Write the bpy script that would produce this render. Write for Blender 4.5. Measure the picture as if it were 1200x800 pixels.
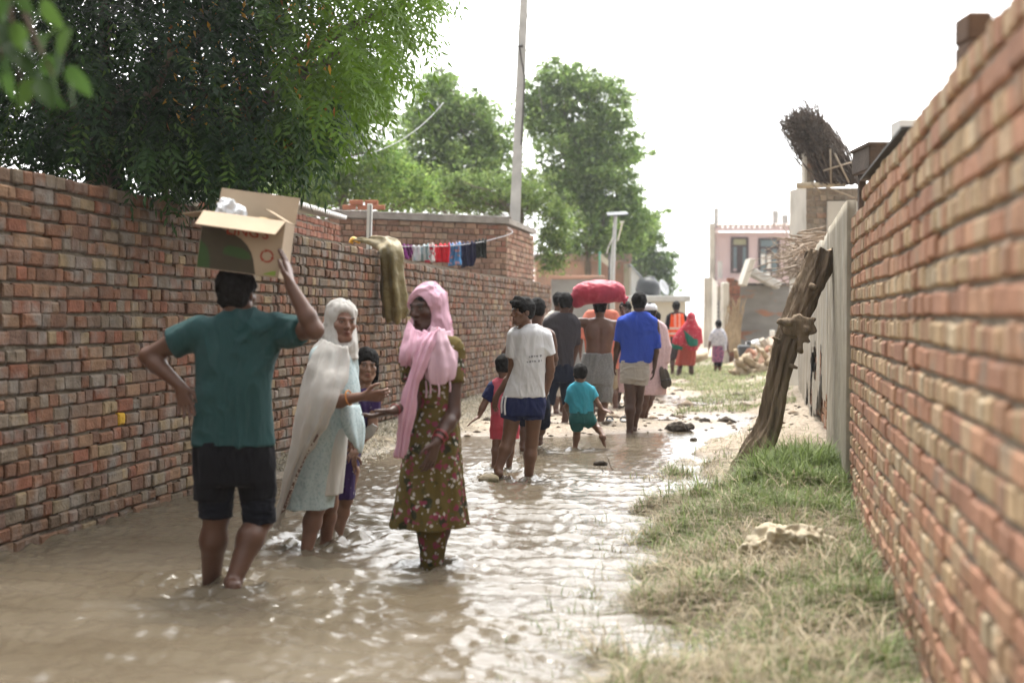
import bpy, math, random
import numpy as np
from mathutils import Vector

for _o in list(bpy.data.objects):
    bpy.data.objects.remove(_o, do_unlink=True)
SC = bpy.context.scene
R = math.radians

# ------------------------------------------------------------------ camera, sky, sun, exposure
H = 1.4                     # eye height above the water
F = 1667.0                  # focal length in photo pixels (50 mm on a 36 mm sensor)
HOR = 371.0                 # photo row of the horizon
PITCH = math.atan((400.0 - HOR) / F)
cam_data = bpy.data.cameras.new('camera')
cam_data.lens = 50.0
cam_data.sensor_width = 36.0
cam_data.clip_start = 0.05
cam_data.clip_end = 2000.0
cam_data.dof.use_dof = True
cam_data.dof.focus_distance = 12.2
cam_data.dof.aperture_fstop = 1.7
cam = bpy.data.objects.new('camera', cam_data)
SC.collection.objects.link(cam)
cam.location = (0, 0, H)
cam.rotation_euler = (R(90) - PITCH, 0, 0)
SC.camera = cam

SUN = np.array([0.02, 0.36, 0.90]); SUN /= np.linalg.norm(SUN)
world = bpy.data.worlds.new('World')
SC.world = world
world.use_nodes = True
wn, wl = world.node_tree.nodes, world.node_tree.links
sky = wn.new('ShaderNodeTexSky')
sky.sky_type = 'NISHITA'
sky.sun_disc = False
sky.sun_elevation = math.asin(SUN[2])
sky.sun_rotation = math.atan2(SUN[0], SUN[1])
sky.dust_density = 6.0
sky.air_density = 1.5
hsv = wn.new('ShaderNodeHueSaturation')
hsv.inputs['Saturation'].default_value = 0.16     # a white, overcast sky
wl.new(sky.outputs[0], hsv.inputs['Color'])
cloud = wn.new('ShaderNodeMix'); cloud.data_type = 'RGBA'       # even cloud cover over the clear sky
cloud.inputs[0].default_value = 0.68
cloud.inputs[7].default_value = (5.5, 5.5, 5.5, 1)
wl.new(hsv.outputs[0], cloud.inputs[6])
# hazy brightness of the cloud on the side where the sun stands
wtc = wn.new('ShaderNodeTexCoord')
wdot = wn.new('ShaderNodeVectorMath'); wdot.operation = 'DOT_PRODUCT'; wdot.inputs[1].default_value = (0.16, 0.90, 0.40)
wl.new(wtc.outputs['Generated'], wdot.inputs[0])
wmr = wn.new('ShaderNodeMapRange'); wmr.interpolation_type = 'SMOOTHSTEP'
wmr.inputs['From Min'].default_value = -0.2; wmr.inputs['From Max'].default_value = 1.0
wmr.inputs['To Min'].default_value = 0.46; wmr.inputs['To Max'].default_value = 2.3
wl.new(wdot.outputs['Value'], wmr.inputs['Value'])
wsc = wn.new('ShaderNodeVectorMath'); wsc.operation = 'SCALE'
wl.new(cloud.outputs[2], wsc.inputs[0]); wl.new(wmr.outputs[0], wsc.inputs['Scale'])
wl.new(wsc.outputs[0], wn['Background'].inputs[0])
wn['Background'].inputs[1].default_value = 0.145

sun_data = bpy.data.lights.new('sun', 'SUN')
sun_data.energy = 1.5
sun_data.angle = R(11)
sun_data.color = (1.0, 0.94, 0.85)
sun = bpy.data.objects.new('sun', sun_data)
SC.collection.objects.link(sun)
sun.rotation_euler = Vector(SUN).to_track_quat('Z', 'Y').to_euler()
sun.location = (0, 0, 30)

SC.view_settings.view_transform = 'Standard'
SC.view_settings.look = 'None'
SC.view_settings.exposure = 1.42
SC.view_settings.gamma = 1.0
SC.cycles.use_denoising = True
SC.cycles.use_adaptive_sampling = True
SC.cycles.adaptive_threshold = 0.02
SC.cycles.max_bounces = 7
SC.cycles.transparent_max_bounces = 8
SC.cycles.caustics_reflective = False
SC.cycles.caustics_refractive = False

# ------------------------------------------------------------------ helpers
rng = np.random.default_rng(7)
ORG = {}

def P(px, py, D):
    """World point seen at photo pixel (px, py) at forward distance D."""
    x = (px - 600.0) / F
    z = (400.0 - py) / F
    c, s = math.cos(PITCH), math.sin(PITCH)
    y2 = c + z * s
    z2 = z * c - s
    return np.array([x * D / y2, D, H + z2 * D / y2])

def px2x(px, D): return (px - 600.0) / F * D
def py2z(py, D): return P(600, py, D)[2]

def V(*a): return np.array(a, float)
def nrm(v):
    v = np.asarray(v, float)
    return v / max(1e-9, np.linalg.norm(v))

def tag(o, label, cat, group=None, kind=None):
    if label: o['label'] = label
    if cat: o['category'] = cat
    if group: o['group'] = group
    if kind: o['kind'] = kind
    return o

def thing(name, loc, label, cat, group=None):
    o = bpy.data.objects.new(name, None)
    o.empty_display_size = 0.1
    SC.collection.objects.link(o)
    o.location = tuple(float(v) for v in loc)
    ORG[o.name] = np.array(loc, float)
    return tag(o, label, cat, group)

def mesh(name, verts, faces, mats, parent=None, col=None, smooth=True, origin=None, mat_idx=None):
    """verts (n,3) in world space; faces: array (m,3|4) or a list of lists."""
    verts = np.asarray(verts, float).reshape(-1, 3)
    if parent is not None:
        org = ORG[parent.name]
    elif origin is not None:
        org = np.array(origin, float)
    else:
        lo, hi = verts.min(0), verts.max(0)
        org = V((lo[0] + hi[0]) / 2, (lo[1] + hi[1]) / 2, lo[2])
    me = bpy.data.meshes.new(name)
    v = (verts - org).astype(np.float32)
    if isinstance(faces, np.ndarray):
        k = faces.shape[1]
        nf = len(faces)
        me.vertices.add(len(v)); me.vertices.foreach_set('co', v.ravel())
        me.loops.add(nf * k); me.loops.foreach_set('vertex_index', faces.astype(np.int32).ravel())
        me.polygons.add(nf)
        me.polygons.foreach_set('loop_start', np.arange(0, nf * k, k, dtype=np.int32))
        me.update(calc_edges=True)
    else:
        me.from_pydata([tuple(map(float, p)) for p in v], [], [list(map(int, f)) for f in faces])
        nf = len(faces)
    for m in (mats if isinstance(mats, (list, tuple)) else [mats]):
        me.materials.append(m)
    if mat_idx is not None:
        me.polygons.foreach_set('material_index', np.asarray(mat_idx, dtype=np.int32))
    me.polygons.foreach_set('use_smooth', np.full(nf, bool(smooth)))
    if col is not None:
        c = np.asarray(col, np.float32)
        if c.shape[1] == 3:
            c = np.concatenate([c, np.ones((len(c), 1), np.float32)], 1)
        a = me.color_attributes.new('Col', 'FLOAT_COLOR', 'POINT')
        a.data.foreach_set('color', c.ravel())
    me.update()
    o = bpy.data.objects.new(name, me)
    SC.collection.objects.link(o)
    if parent is not None:
        o.parent = parent
        ORG[o.name] = org          # children sit at the parent's origin
    else:
        o.location = tuple(org)
        ORG[o.name] = org
    return o

class MB:
    """Collects vertices and faces of ONE mesh."""
    def __init__(s): s.v, s.f, s.c, s.n = [], [], [], 0
    def add(s, v, f, c=None):
        v = np.asarray(v, float)
        s.v.append(v)
        s.f += [[i + s.n for i in q] for q in (f.tolist() if isinstance(f, np.ndarray) else f)]
        s.c.append(np.tile(np.array(c if c is not None else (1, 1, 1), float), (len(v), 1)) if (c is None or np.ndim(c) == 1) else np.asarray(c, float))
        s.n += len(v)
        return s
    def box(s, c, size, ax=None, col=None, bev=0.0):
        v, f = box_vf(c, size, ax, bev)
        return s.add(v, f, col)
    def tube(s, pts, rad, n=8, col=None, cap=True):
        v, f = sweep(pts, rad, n, cap)
        return s.add(v, f, col)
    def build(s, name, m, parent=None, smooth=False, origin=None, color=False):
        return mesh(name, np.concatenate(s.v), s.f, m, parent, np.concatenate(s.c) if color else None, smooth, origin)

def box_vf(c, size, ax=None, bev=0.0):
    c = np.asarray(c, float); h = np.asarray(size, float) / 2
    ax = np.eye(3) if ax is None else np.asarray(ax, float)
    if bev <= 0:
        u = np.array([[x, y, z] for z in (-1, 1) for y in (-1, 1) for x in (-1, 1)], float) * h
        f = [[0, 2, 3, 1], [4, 5, 7, 6], [0, 1, 5, 4], [2, 6, 7, 3], [0, 4, 6, 2], [1, 3, 7, 5]]
        return c + u @ ax, f
    b = min(bev, h.min() * 0.9)
    vs, idx = [], {}
    for sx in (-1, 1):
        for sy in (-1, 1):
            for sz in (-1, 1):
                for k in range(3):
                    p = np.array([sx, sy, sz]) * (h - b); p[k] = (sx, sy, sz)[k] * h[k]
                    idx[(sx, sy, sz, k)] = len(vs); vs.append(p)
    f = []
    S = (-1, 1)
    for s in S:
        q = [idx[(s, -1, -1, 0)], idx[(s, 1, -1, 0)], idx[(s, 1, 1, 0)], idx[(s, -1, 1, 0)]]; f.append(q if s > 0 else q[::-1])
        q = [idx[(-1, s, -1, 1)], idx[(1, s, -1, 1)], idx[(1, s, 1, 1)], idx[(-1, s, 1, 1)]]; f.append(q if s < 0 else q[::-1])
        q = [idx[(-1, -1, s, 2)], idx[(1, -1, s, 2)], idx[(1, 1, s, 2)], idx[(-1, 1, s, 2)]]; f.append(q if s > 0 else q[::-1])
    for a in S:
        for b_ in S:
            q = [idx[(-1, a, b_, 1)], idx[(1, a, b_, 1)], idx[(1, a, b_, 2)], idx[(-1, a, b_, 2)]]; f.append(q if a * b_ < 0 else q[::-1])
            q = [idx[(a, -1, b_, 0)], idx[(a, 1, b_, 0)], idx[(a, 1, b_, 2)], idx[(a, -1, b_, 2)]]; f.append(q if a * b_ > 0 else q[::-1])
            q = [idx[(a, b_, -1, 0)], idx[(a, b_, 1, 0)], idx[(a, b_, 1, 1)], idx[(a, b_, -1, 1)]]; f.append(q if a * b_ < 0 else q[::-1])
    for a in S:
        for b_ in S:
            for c_ in S:
                q = [idx[(a, b_, c_, 0)], idx[(a, b_, c_, 1)], idx[(a, b_, c_, 2)]]; f.append(q if a * b_ * c_ > 0 else q[::-1])
    return c + np.array(vs) @ ax, f

def sweep(pts, rad, n=8, cap=True, squash=None):
    pts = np.asarray(pts, float)
    m = len(pts)
    rad = np.broadcast_to(np.asarray(rad, float), (m,))
    t = np.gradient(pts, axis=0); t /= np.linalg.norm(t, axis=1)[:, None] + 1e-9
    ref = V(0, 0, 1) if abs(t[0][2]) < 0.9 else V(1, 0, 0)
    a = nrm(np.cross(t[0], ref))
    vs = []
    for i in range(m):
        a = nrm(a - t[i] * a.dot(t[i])); b = np.cross(t[i], a)
        th = np.arange(n) * 2 * math.pi / n
        vs.append(pts[i] + rad[i] * (np.cos(th)[:, None] * a + np.sin(th)[:, None] * b))
    v = np.concatenate(vs)
    f = [[i * n + j, i * n + (j + 1) % n, (i + 1) * n + (j + 1) % n, (i + 1) * n + j] for i in range(m - 1) for j in range(n)]
    if cap:
        f.append(list(range(n))[::-1]); f.append([(m - 1) * n + j for j in range(n)])
    return v, f

def catmull(pts, k=6):
    pts = np.asarray(pts, float)
    p = np.concatenate([[2 * pts[0] - pts[1]], pts, [2 * pts[-1] - pts[-2]]])
    out = []
    for i in range(1, len(p) - 2):
        for t in np.linspace(0, 1, k, endpoint=False):
            a, b, c, d = p[i - 1], p[i], p[i + 1], p[i + 2]
            out.append(0.5 * (2 * b + (c - a) * t + (2 * a - 5 * b + 4 * c - d) * t * t + (3 * b - a - 3 * c + d) * t ** 3))
    out.append(pts[-1])
    return np.array(out)

_lat = np.random.default_rng(11).random((32, 32, 32)).astype(np.float32) * 2 - 1
def vnoise(p):
    p = np.asarray(p, float)
    i = np.floor(p).astype(int); f = p - i; f = f * f * (3 - 2 * f)
    r = 0
    for dx in (0, 1):
        for dy in (0, 1):
            for dz in (0, 1):
                w = (f[..., 0] if dx else 1 - f[..., 0]) * (f[..., 1] if dy else 1 - f[..., 1]) * (f[..., 2] if dz else 1 - f[..., 2])
                r = r + w * _lat[(i[..., 0] + dx) % 32, (i[..., 1] + dy) % 32, (i[..., 2] + dz) % 32]
    return r
def fbm(p, o=3):
    p = np.asarray(p, float); r, a = 0, 1.0
    for k in range(o):
        r = r + a * vnoise(p * 2 ** k + 7.3 * k); a *= 0.5
    return r

# ------------------------------------------------------------------ materials
def node_mat(name):
    m = bpy.data.materials.new(name); m.use_nodes = True
    nt = m.node_tree
    return m, nt.nodes, nt.links, nt.nodes['Principled BSDF']

def pmat(name, col=(.5, .5, .5), rough=.85, var=.2, scale=6, bump=.3, bscale=40, attr=False, spec=.3, dist=.01,
         transl=0.0, stretch=None, sheen=0.0, col2=None, c2scale=3, c2lo=.5, c2hi=.6, metal=0.0, sss=0.0):
    m, n, l, b = node_mat(name)
    tc = n.new('ShaderNodeTexCoord'); src = tc.outputs['Object']
    if stretch:
        mp = n.new('ShaderNodeMapping'); mp.inputs['Scale'].default_value = stretch
        l.new(src, mp.inputs[0]); src = mp.outputs[0]
    if attr:
        at = n.new('ShaderNodeAttribute'); at.attribute_name = 'Col'; base = at.outputs['Color']
    else:
        rgb = n.new('ShaderNodeRGB'); rgb.outputs[0].default_value = (*col, 1); base = rgb.outputs[0]
    if col2 is not None:
        t = n.new('ShaderNodeTexNoise'); t.inputs['Scale'].default_value = c2scale; t.inputs['Detail'].default_value = 6
        l.new(src, t.inputs['Vector'])
        mr = n.new('ShaderNodeMapRange'); mr.inputs['From Min'].default_value = c2lo; mr.inputs['From Max'].default_value = c2hi
        l.new(t.outputs['Fac'], mr.inputs['Value'])
        mx = n.new('ShaderNodeMix'); mx.data_type = 'RGBA'
        l.new(mr.outputs[0], mx.inputs[0]); l.new(base, mx.inputs[6]); mx.inputs[7].default_value = (*col2, 1)
        base = mx.outputs[2]
    if var > 0:
        t = n.new('ShaderNodeTexNoise'); t.inputs['Scale'].default_value = scale; t.inputs['Detail'].default_value = 5
        l.new(src, t.inputs['Vector'])
        mr = n.new('ShaderNodeMapRange'); mr.inputs['From Min'].default_value = .25; mr.inputs['From Max'].default_value = .75
        mr.inputs['To Min'].default_value = 1 - var; mr.inputs['To Max'].default_value = 1 + var
        l.new(t.outputs['Fac'], mr.inputs['Value'])
        mu = n.new('ShaderNodeVectorMath'); mu.operation = 'SCALE'
        l.new(base, mu.inputs[0]); l.new(mr.outputs[0], mu.inputs['Scale']); base = mu.outputs[0]
    l.new(base, b.inputs['Base Color'])
    b.inputs['Roughness'].default_value = rough
    b.inputs['Specular IOR Level'].default_value = spec
    b.inputs['Metallic'].default_value = metal
    if sheen: b.inputs['Sheen Weight'].default_value = sheen
    if sss:
        b.inputs['Subsurface Weight'].default_value = sss
        b.inputs['Subsurface Radius'].default_value = (.02, .008, .004)
    if bump > 0:
        t = n.new('ShaderNodeTexNoise'); t.inputs['Scale'].default_value = bscale; t.inputs['Detail'].default_value = 6
        l.new(src, t.inputs['Vector'])
        bp = n.new('ShaderNodeBump'); bp.inputs['Strength'].default_value = bump; bp.inputs['Distance'].default_value = dist
        l.new(t.outputs['Fac'], bp.inputs['Height']); l.new(bp.outputs[0], b.inputs['Normal'])
    if transl > 0:
        tr = n.new('ShaderNodeBsdfTranslucent'); l.new(base, tr.inputs['Color'])
        ms = n.new('ShaderNodeMixShader'); ms.inputs[0].default_value = transl
        l.new(b.outputs[0], ms.inputs[1]); l.new(tr.outputs[0], ms.inputs[2])
        l.new(ms.outputs[0], n['Material Output'].inputs['Surface'])
    return m
# ------------------------------------------------------------------ the lane: lines of its two walls
KL, UL = 0.1674, -4.41          # left wall  x = UL + KL*y
KR, UR = 0.1767, 0.588          # right wall x = UR + KR*y
def xl(y): return UL + KL * y
def xr(y): return UR + KR * y

def ground_z(x, y):
    x = np.asarray(x, float); y = np.asarray(y, float)
    p = np.stack([x, y, 0 * x], -1)
    n1 = fbm(p * 0.7, 3); n2 = fbm(p * 3.1 + 5, 3)
    rr = (xr(y) - x) * 0.985                       # distance to the right wall
    rl = (x - xl(y)) * 0.985
    far = np.clip((y - 14.4) / 3.3, 0, 1); far = far * far * (3 - 2 * far)
    bed = -0.17 + far * 0.205 + 0.035 * n1 * (0.4 + far) + 0.012 * n2
    # shallow trough that keeps a puddle open on the right of the track
    bed -= 0.055 * np.exp(-((x - 1.95) / 0.75) ** 2 - ((y - 16.6) / 1.1) ** 2)
    edge = 1.06 + 0.34 * n1 + 0.20 * n2 - 0.2 * np.clip((y - 11) / 6, 0, 1) - 0.10 * np.clip((8 - y) / 2, 0, 1)
    t = np.clip((edge - rr) / 0.95, -0.8, 1.1)
    bank = np.where(t > 0, t ** 0.8 * 0.21, t * 0.32) + 0.02 * n2
    bank = np.where(bank > 0, bank * np.clip((y - 3.6) / 5.6, .12, 1), bank)
    z = np.maximum(bed, np.where(rr > -0.5, bank, 0.15))
    tl = np.clip((0.66 - rl + 0.2 * n1) / 0.6, -1, 1)
    lb = np.where(y > 12.2, 0.13 * tl * np.clip((y - 12.2) / 2, 0, 1) + 0.02 * n2, -1)
    z = np.maximum(z, np.where(rl > -0.3, lb, 0.1))
    grow = np.clip((y - 30) / 40, 0, 1)
    return z + 0.05 * grow

def axis(segs):
    out = [segs[0][0]]
    for a, b, d in segs:
        out += list(np.linspace(a, b, max(1, int(round((b - a) / d))) + 1)[1:])
    return np.array(out)

# ground: one sheet to the horizon
gu = axis([(-400, -40, 30), (-40, -8, 2), (-8, -5, .3), (-5, 1.5, .045), (1.5, 6, .3), (6, 40, 2), (40, 400, 30)])
gy = axis([(-60, 0, 6), (0, 3, .3), (3, 14, .05), (14, 26, .08), (26, 50, .3), (50, 120, 3), (120, 900, 60)])
GU, GY = np.meshgrid(gu, gy)
gx = GU + 0.172 * np.clip(GY, -20, 140)
gz = ground_z(gx, GY)
ni, nj = GU.shape
ii = np.arange(ni * nj).reshape(ni, nj)
gf = np.stack([ii[:-1, :-1], ii[:-1, 1:], ii[1:, 1:], ii[1:, :-1]], -1).reshape(-1, 4)

def ground_mat():
    m, n, l, b = node_mat('ground_earth')
    geo = n.new('ShaderNodeNewGeometry')
    sep = n.new('ShaderNodeSeparateXYZ'); l.new(geo.outputs['Position'], sep.inputs[0])
    t1 = n.new('ShaderNodeTexNoise'); t1.inputs['Scale'].default_value = 1.3; t1.inputs['Detail'].default_value = 8
    t2 = n.new('ShaderNodeTexNoise'); t2.inputs['Scale'].default_value = 22; t2.inputs['Detail'].default_value = 8
    for t in (t1, t2): l.new(geo.outputs['Position'], t.inputs['Vector'])
    # wet near the waterline: an earth stain that follows height above the water
    ad = n.new('ShaderNodeMath'); ad.operation = 'MULTIPLY_ADD'; ad.inputs[1].default_value = 0.10
    l.new(t1.outputs['Fac'], ad.inputs[0]); l.new(sep.outputs['Z'], ad.inputs[2])
    mr = n.new('ShaderNodeMapRange'); mr.inputs['From Min'].default_value = 0.045; mr.inputs['From Max'].default_value = 0.105
    l.new(ad.outputs[0], mr.inputs['Value'])
    wet = n.new('ShaderNodeMix'); wet.data_type = 'RGBA'
    wet.inputs[6].default_value = (.16, .115, .075, 1); wet.inputs[7].default_value = (.38, .32, .245, 1)
    l.new(mr.outputs[0], wet.inputs[0])
    mu = n.new('ShaderNodeMix'); mu.data_type = 'RGBA'; mu.blend_type = 'MULTIPLY'; mu.inputs[0].default_value = .75
    cr = n.new('ShaderNodeValToRGB'); cr.color_ramp.elements[0].position = .35; cr.color_ramp.elements[0].color = (.45, .42, .38, 1)
    cr.color_ramp.elements[1].position = .62; cr.color_ramp.elements[1].color = (1, 1, 1, 1)
    l.new(t2.outputs['Fac'], cr.inputs[0]); l.new(wet.outputs[2], mu.inputs[6]); l.new(cr.outputs[0], mu.inputs[7])
    at = n.new('ShaderNodeAttribute'); at.attribute_name = 'Col'
    th = n.new('ShaderNodeValToRGB'); e = th.color_ramp.elements; e[0].position = .38; e[0].color = (.07, .055, .036, 1); e[1].position = .62; e[1].color = (.25, .205, .135, 1)
    l.new(t2.outputs['Fac'], th.inputs[0])
    bm = n.new('ShaderNodeMix'); bm.data_type = 'RGBA'; l.new(at.outputs['Fac'], bm.inputs[0]); l.new(mu.outputs[2], bm.inputs[6]); l.new(th.outputs[0], bm.inputs[7])
    l.new(bm.outputs[2], b.inputs['Base Color'])
    r2 = n.new('ShaderNodeMapRange'); r2.inputs['To Min'].default_value = .3; r2.inputs['To Max'].default_value = .95
    l.new(mr.outputs[0], r2.inputs['Value']); l.new(r2.outputs[0], b.inputs['Roughness'])
    bp = n.new('ShaderNodeBump'); bp.inputs['Strength'].default_value = .8; bp.inputs['Distance'].default_value = .03
    l.new(t2.outputs['Fac'], bp.inputs['Height']); l.new(bp.outputs[0], b.inputs['Normal'])
    return m
_rr = (xr(GY) - gx) * .985
_n = fbm(np.stack([gx * 1.4, GY * 1.4, 0 * gx], -1), 3)
bankm = np.clip((1.55 + .4 * _n - _rr) / .35, 0, 1) * np.clip((13.2 + .8 * _n - GY) / 1.2, 0, 1) * (_rr > -.3)
bankm = np.maximum(bankm, np.clip((1.15 + .3 * _n - (gx - xl(GY)) * .985) / .35, 0, 1) * np.clip((GY - 11) / 2, 0, 1) * np.clip((27 - GY) / 4, 0, 1))
gcol = np.repeat(bankm.reshape(-1, 1), 3, 1)                 # where matted soil and thatch lie instead of sandy earth
gob = mesh('ground', np.stack([gx, GY, gz], -1).reshape(-1, 3), gf, ground_mat(), origin=(0, 0, 0), col=gcol)
gob['kind'] = 'structure'

# water
LEGS = [(250, 676, 7.6), (268, 688, 7.35), (362, 640, 8.7), (384, 626, 8.95), (395, 632, 9.1), (505, 660, 8.02),
        (584, 552, 12.6), (619, 560, 12.3), (581, 545, 13.3), (596, 550, 13.1), (675, 526, 15), (574, 562, 12.1)]
wu = axis([(-4.6, .45, .018)])
yy = [2.0]
while yy[-1] < 26: yy.append(yy[-1] + max(.012, .0042 * yy[-1]))
WU, WY = np.meshgrid(wu, np.array(yy))
wx = WU + 0.172 * WY
pp = np.stack([wx, WY, 0 * wx], -1)
def waves(p):
    w = 0
    r = np.random.default_rng(3)
    warp = np.stack([fbm(p * 1.1 + 3, 2), fbm(p * 1.1 + 9, 2), 0 * p[..., 0]], -1)
    q = p + 0.16 * warp
    for k in range(22):
        lam = .075 * 5.5 ** r.random(); th = r.normal(1.3, .6)
        d = V(math.cos(th), math.sin(th), 0)
        ph = r.uniform(0, 6.28)
        w = w + lam ** .8 * 0.0060 * np.sin((q @ d) * 6.283 / lam + ph)
    return w * (0.55 + 0.45 * np.clip(1 + fbm(p * .8 + 20, 2), 0, 2))
wz = waves(pp)
wz += 0.006 * fbm(pp * V(6, 9, 1), 3)
for (lx, ly, D) in LEGS:
    c = P(lx, ly, D)
    d = np.hypot(wx - c[0], (WY - c[1]))
    dn = d + 0.05 * fbm(pp * 5, 2)
    wz += 0.013 * np.cos(dn * 34) * np.exp(-d * 3.2) * (d > .04) + 0.028 * fbm(pp * 13, 3) * np.exp(-(d / .26) ** 2)
dl = (wx - xl(WY))
wz += 0.022 * fbm(pp * 11, 3) * np.exp(-(dl / .26) ** 2) * np.clip(.4 + fbm(pp * .7 + 40, 2), 0, 1)
calm = np.clip((WY - 13.5) / 3, 0, 1)
wz = wz * (1 - .78 * calm)
ni, nj = WU.shape
ii = np.arange(ni * nj).reshape(ni, nj)
wf = np.stack([ii[:-1, :-1], ii[:-1, 1:], ii[1:, 1:], ii[1:, :-1]], -1).reshape(-1, 4)
def water_mat():
    m, n, l, b = node_mat('muddy_water')
    geo = n.new('ShaderNodeNewGeometry')
    mp = n.new('ShaderNodeMapping'); mp.inputs['Scale'].default_value = (1, 1.5, 1); l.new(geo.outputs['Position'], mp.inputs[0])
    t1 = n.new('ShaderNodeTexNoise'); t1.inputs['Scale'].default_value = .8; t1.inputs['Detail'].default_value = 5
    l.new(mp.outputs[0], t1.inputs['Vector'])
    cr = n.new('ShaderNodeValToRGB'); e = cr.color_ramp.elements
    e[0].position = .35; e[0].color = (.104, .084, .057, 1); e[1].position = .68; e[1].color = (.145, .121, .087, 1)
    l.new(t1.outputs['Fac'], cr.inputs[0]); l.new(cr.outputs[0], b.inputs['Base Color'])
    b.inputs['Roughness'].default_value = .09
    b.inputs['IOR'].default_value = 1.33
    b.inputs['Specular IOR Level'].default_value = .5
    t2 = n.new('ShaderNodeTexNoise'); t2.inputs['Scale'].default_value = 20; t2.inputs['Detail'].default_value = 5
    l.new(mp.outputs[0], t2.inputs['Vector'])
    bp = n.new('ShaderNodeBump'); bp.inputs['Strength'].default_value = .7; bp.inputs['Distance'].default_value = .008
    l.new(t2.outputs['Fac'], bp.inputs['Height']); l.new(bp.outputs[0], b.inputs['Normal'])
    return m
wob = mesh('water', np.stack([wx, WY, wz], -1).reshape(-1, 3), wf, water_mat(), origin=(0, 0, 0))
wob['kind'] = 'structure'

# ------------------------------------------------------------------ brick walls, brick by brick
M_brick = pmat('brick', attr=True, rough=.92, var=.34, scale=11, bump=.8, bscale=48, dist=.016, col2=(.20, .175, .15), c2scale=4.2, c2lo=.50, c2hi=.70, spec=.15)
M_brick_r = pmat('brick_light', attr=True, rough=.9, var=.2, scale=16, bump=.6, bscale=60, dist=.012, col2=(.26, .21, .165), c2scale=6, c2lo=.58, c2hi=.75, spec=.15)
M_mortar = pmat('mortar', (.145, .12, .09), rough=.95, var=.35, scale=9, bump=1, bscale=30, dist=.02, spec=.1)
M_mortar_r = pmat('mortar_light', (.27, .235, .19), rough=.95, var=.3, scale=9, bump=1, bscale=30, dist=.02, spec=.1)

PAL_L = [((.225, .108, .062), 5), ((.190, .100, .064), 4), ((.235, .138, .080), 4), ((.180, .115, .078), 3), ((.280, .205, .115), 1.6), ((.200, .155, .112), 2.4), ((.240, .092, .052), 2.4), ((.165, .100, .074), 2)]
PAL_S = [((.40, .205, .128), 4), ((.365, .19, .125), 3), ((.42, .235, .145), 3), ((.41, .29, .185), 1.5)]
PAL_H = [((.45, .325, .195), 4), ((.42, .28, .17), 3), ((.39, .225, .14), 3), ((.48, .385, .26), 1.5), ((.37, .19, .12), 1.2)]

def pick(pal, r):
    w = np.array([p[1] for p in pal], float); w /= w.sum()
    return np.array(pal[r.choice(len(pal), p=w)][0])

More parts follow.
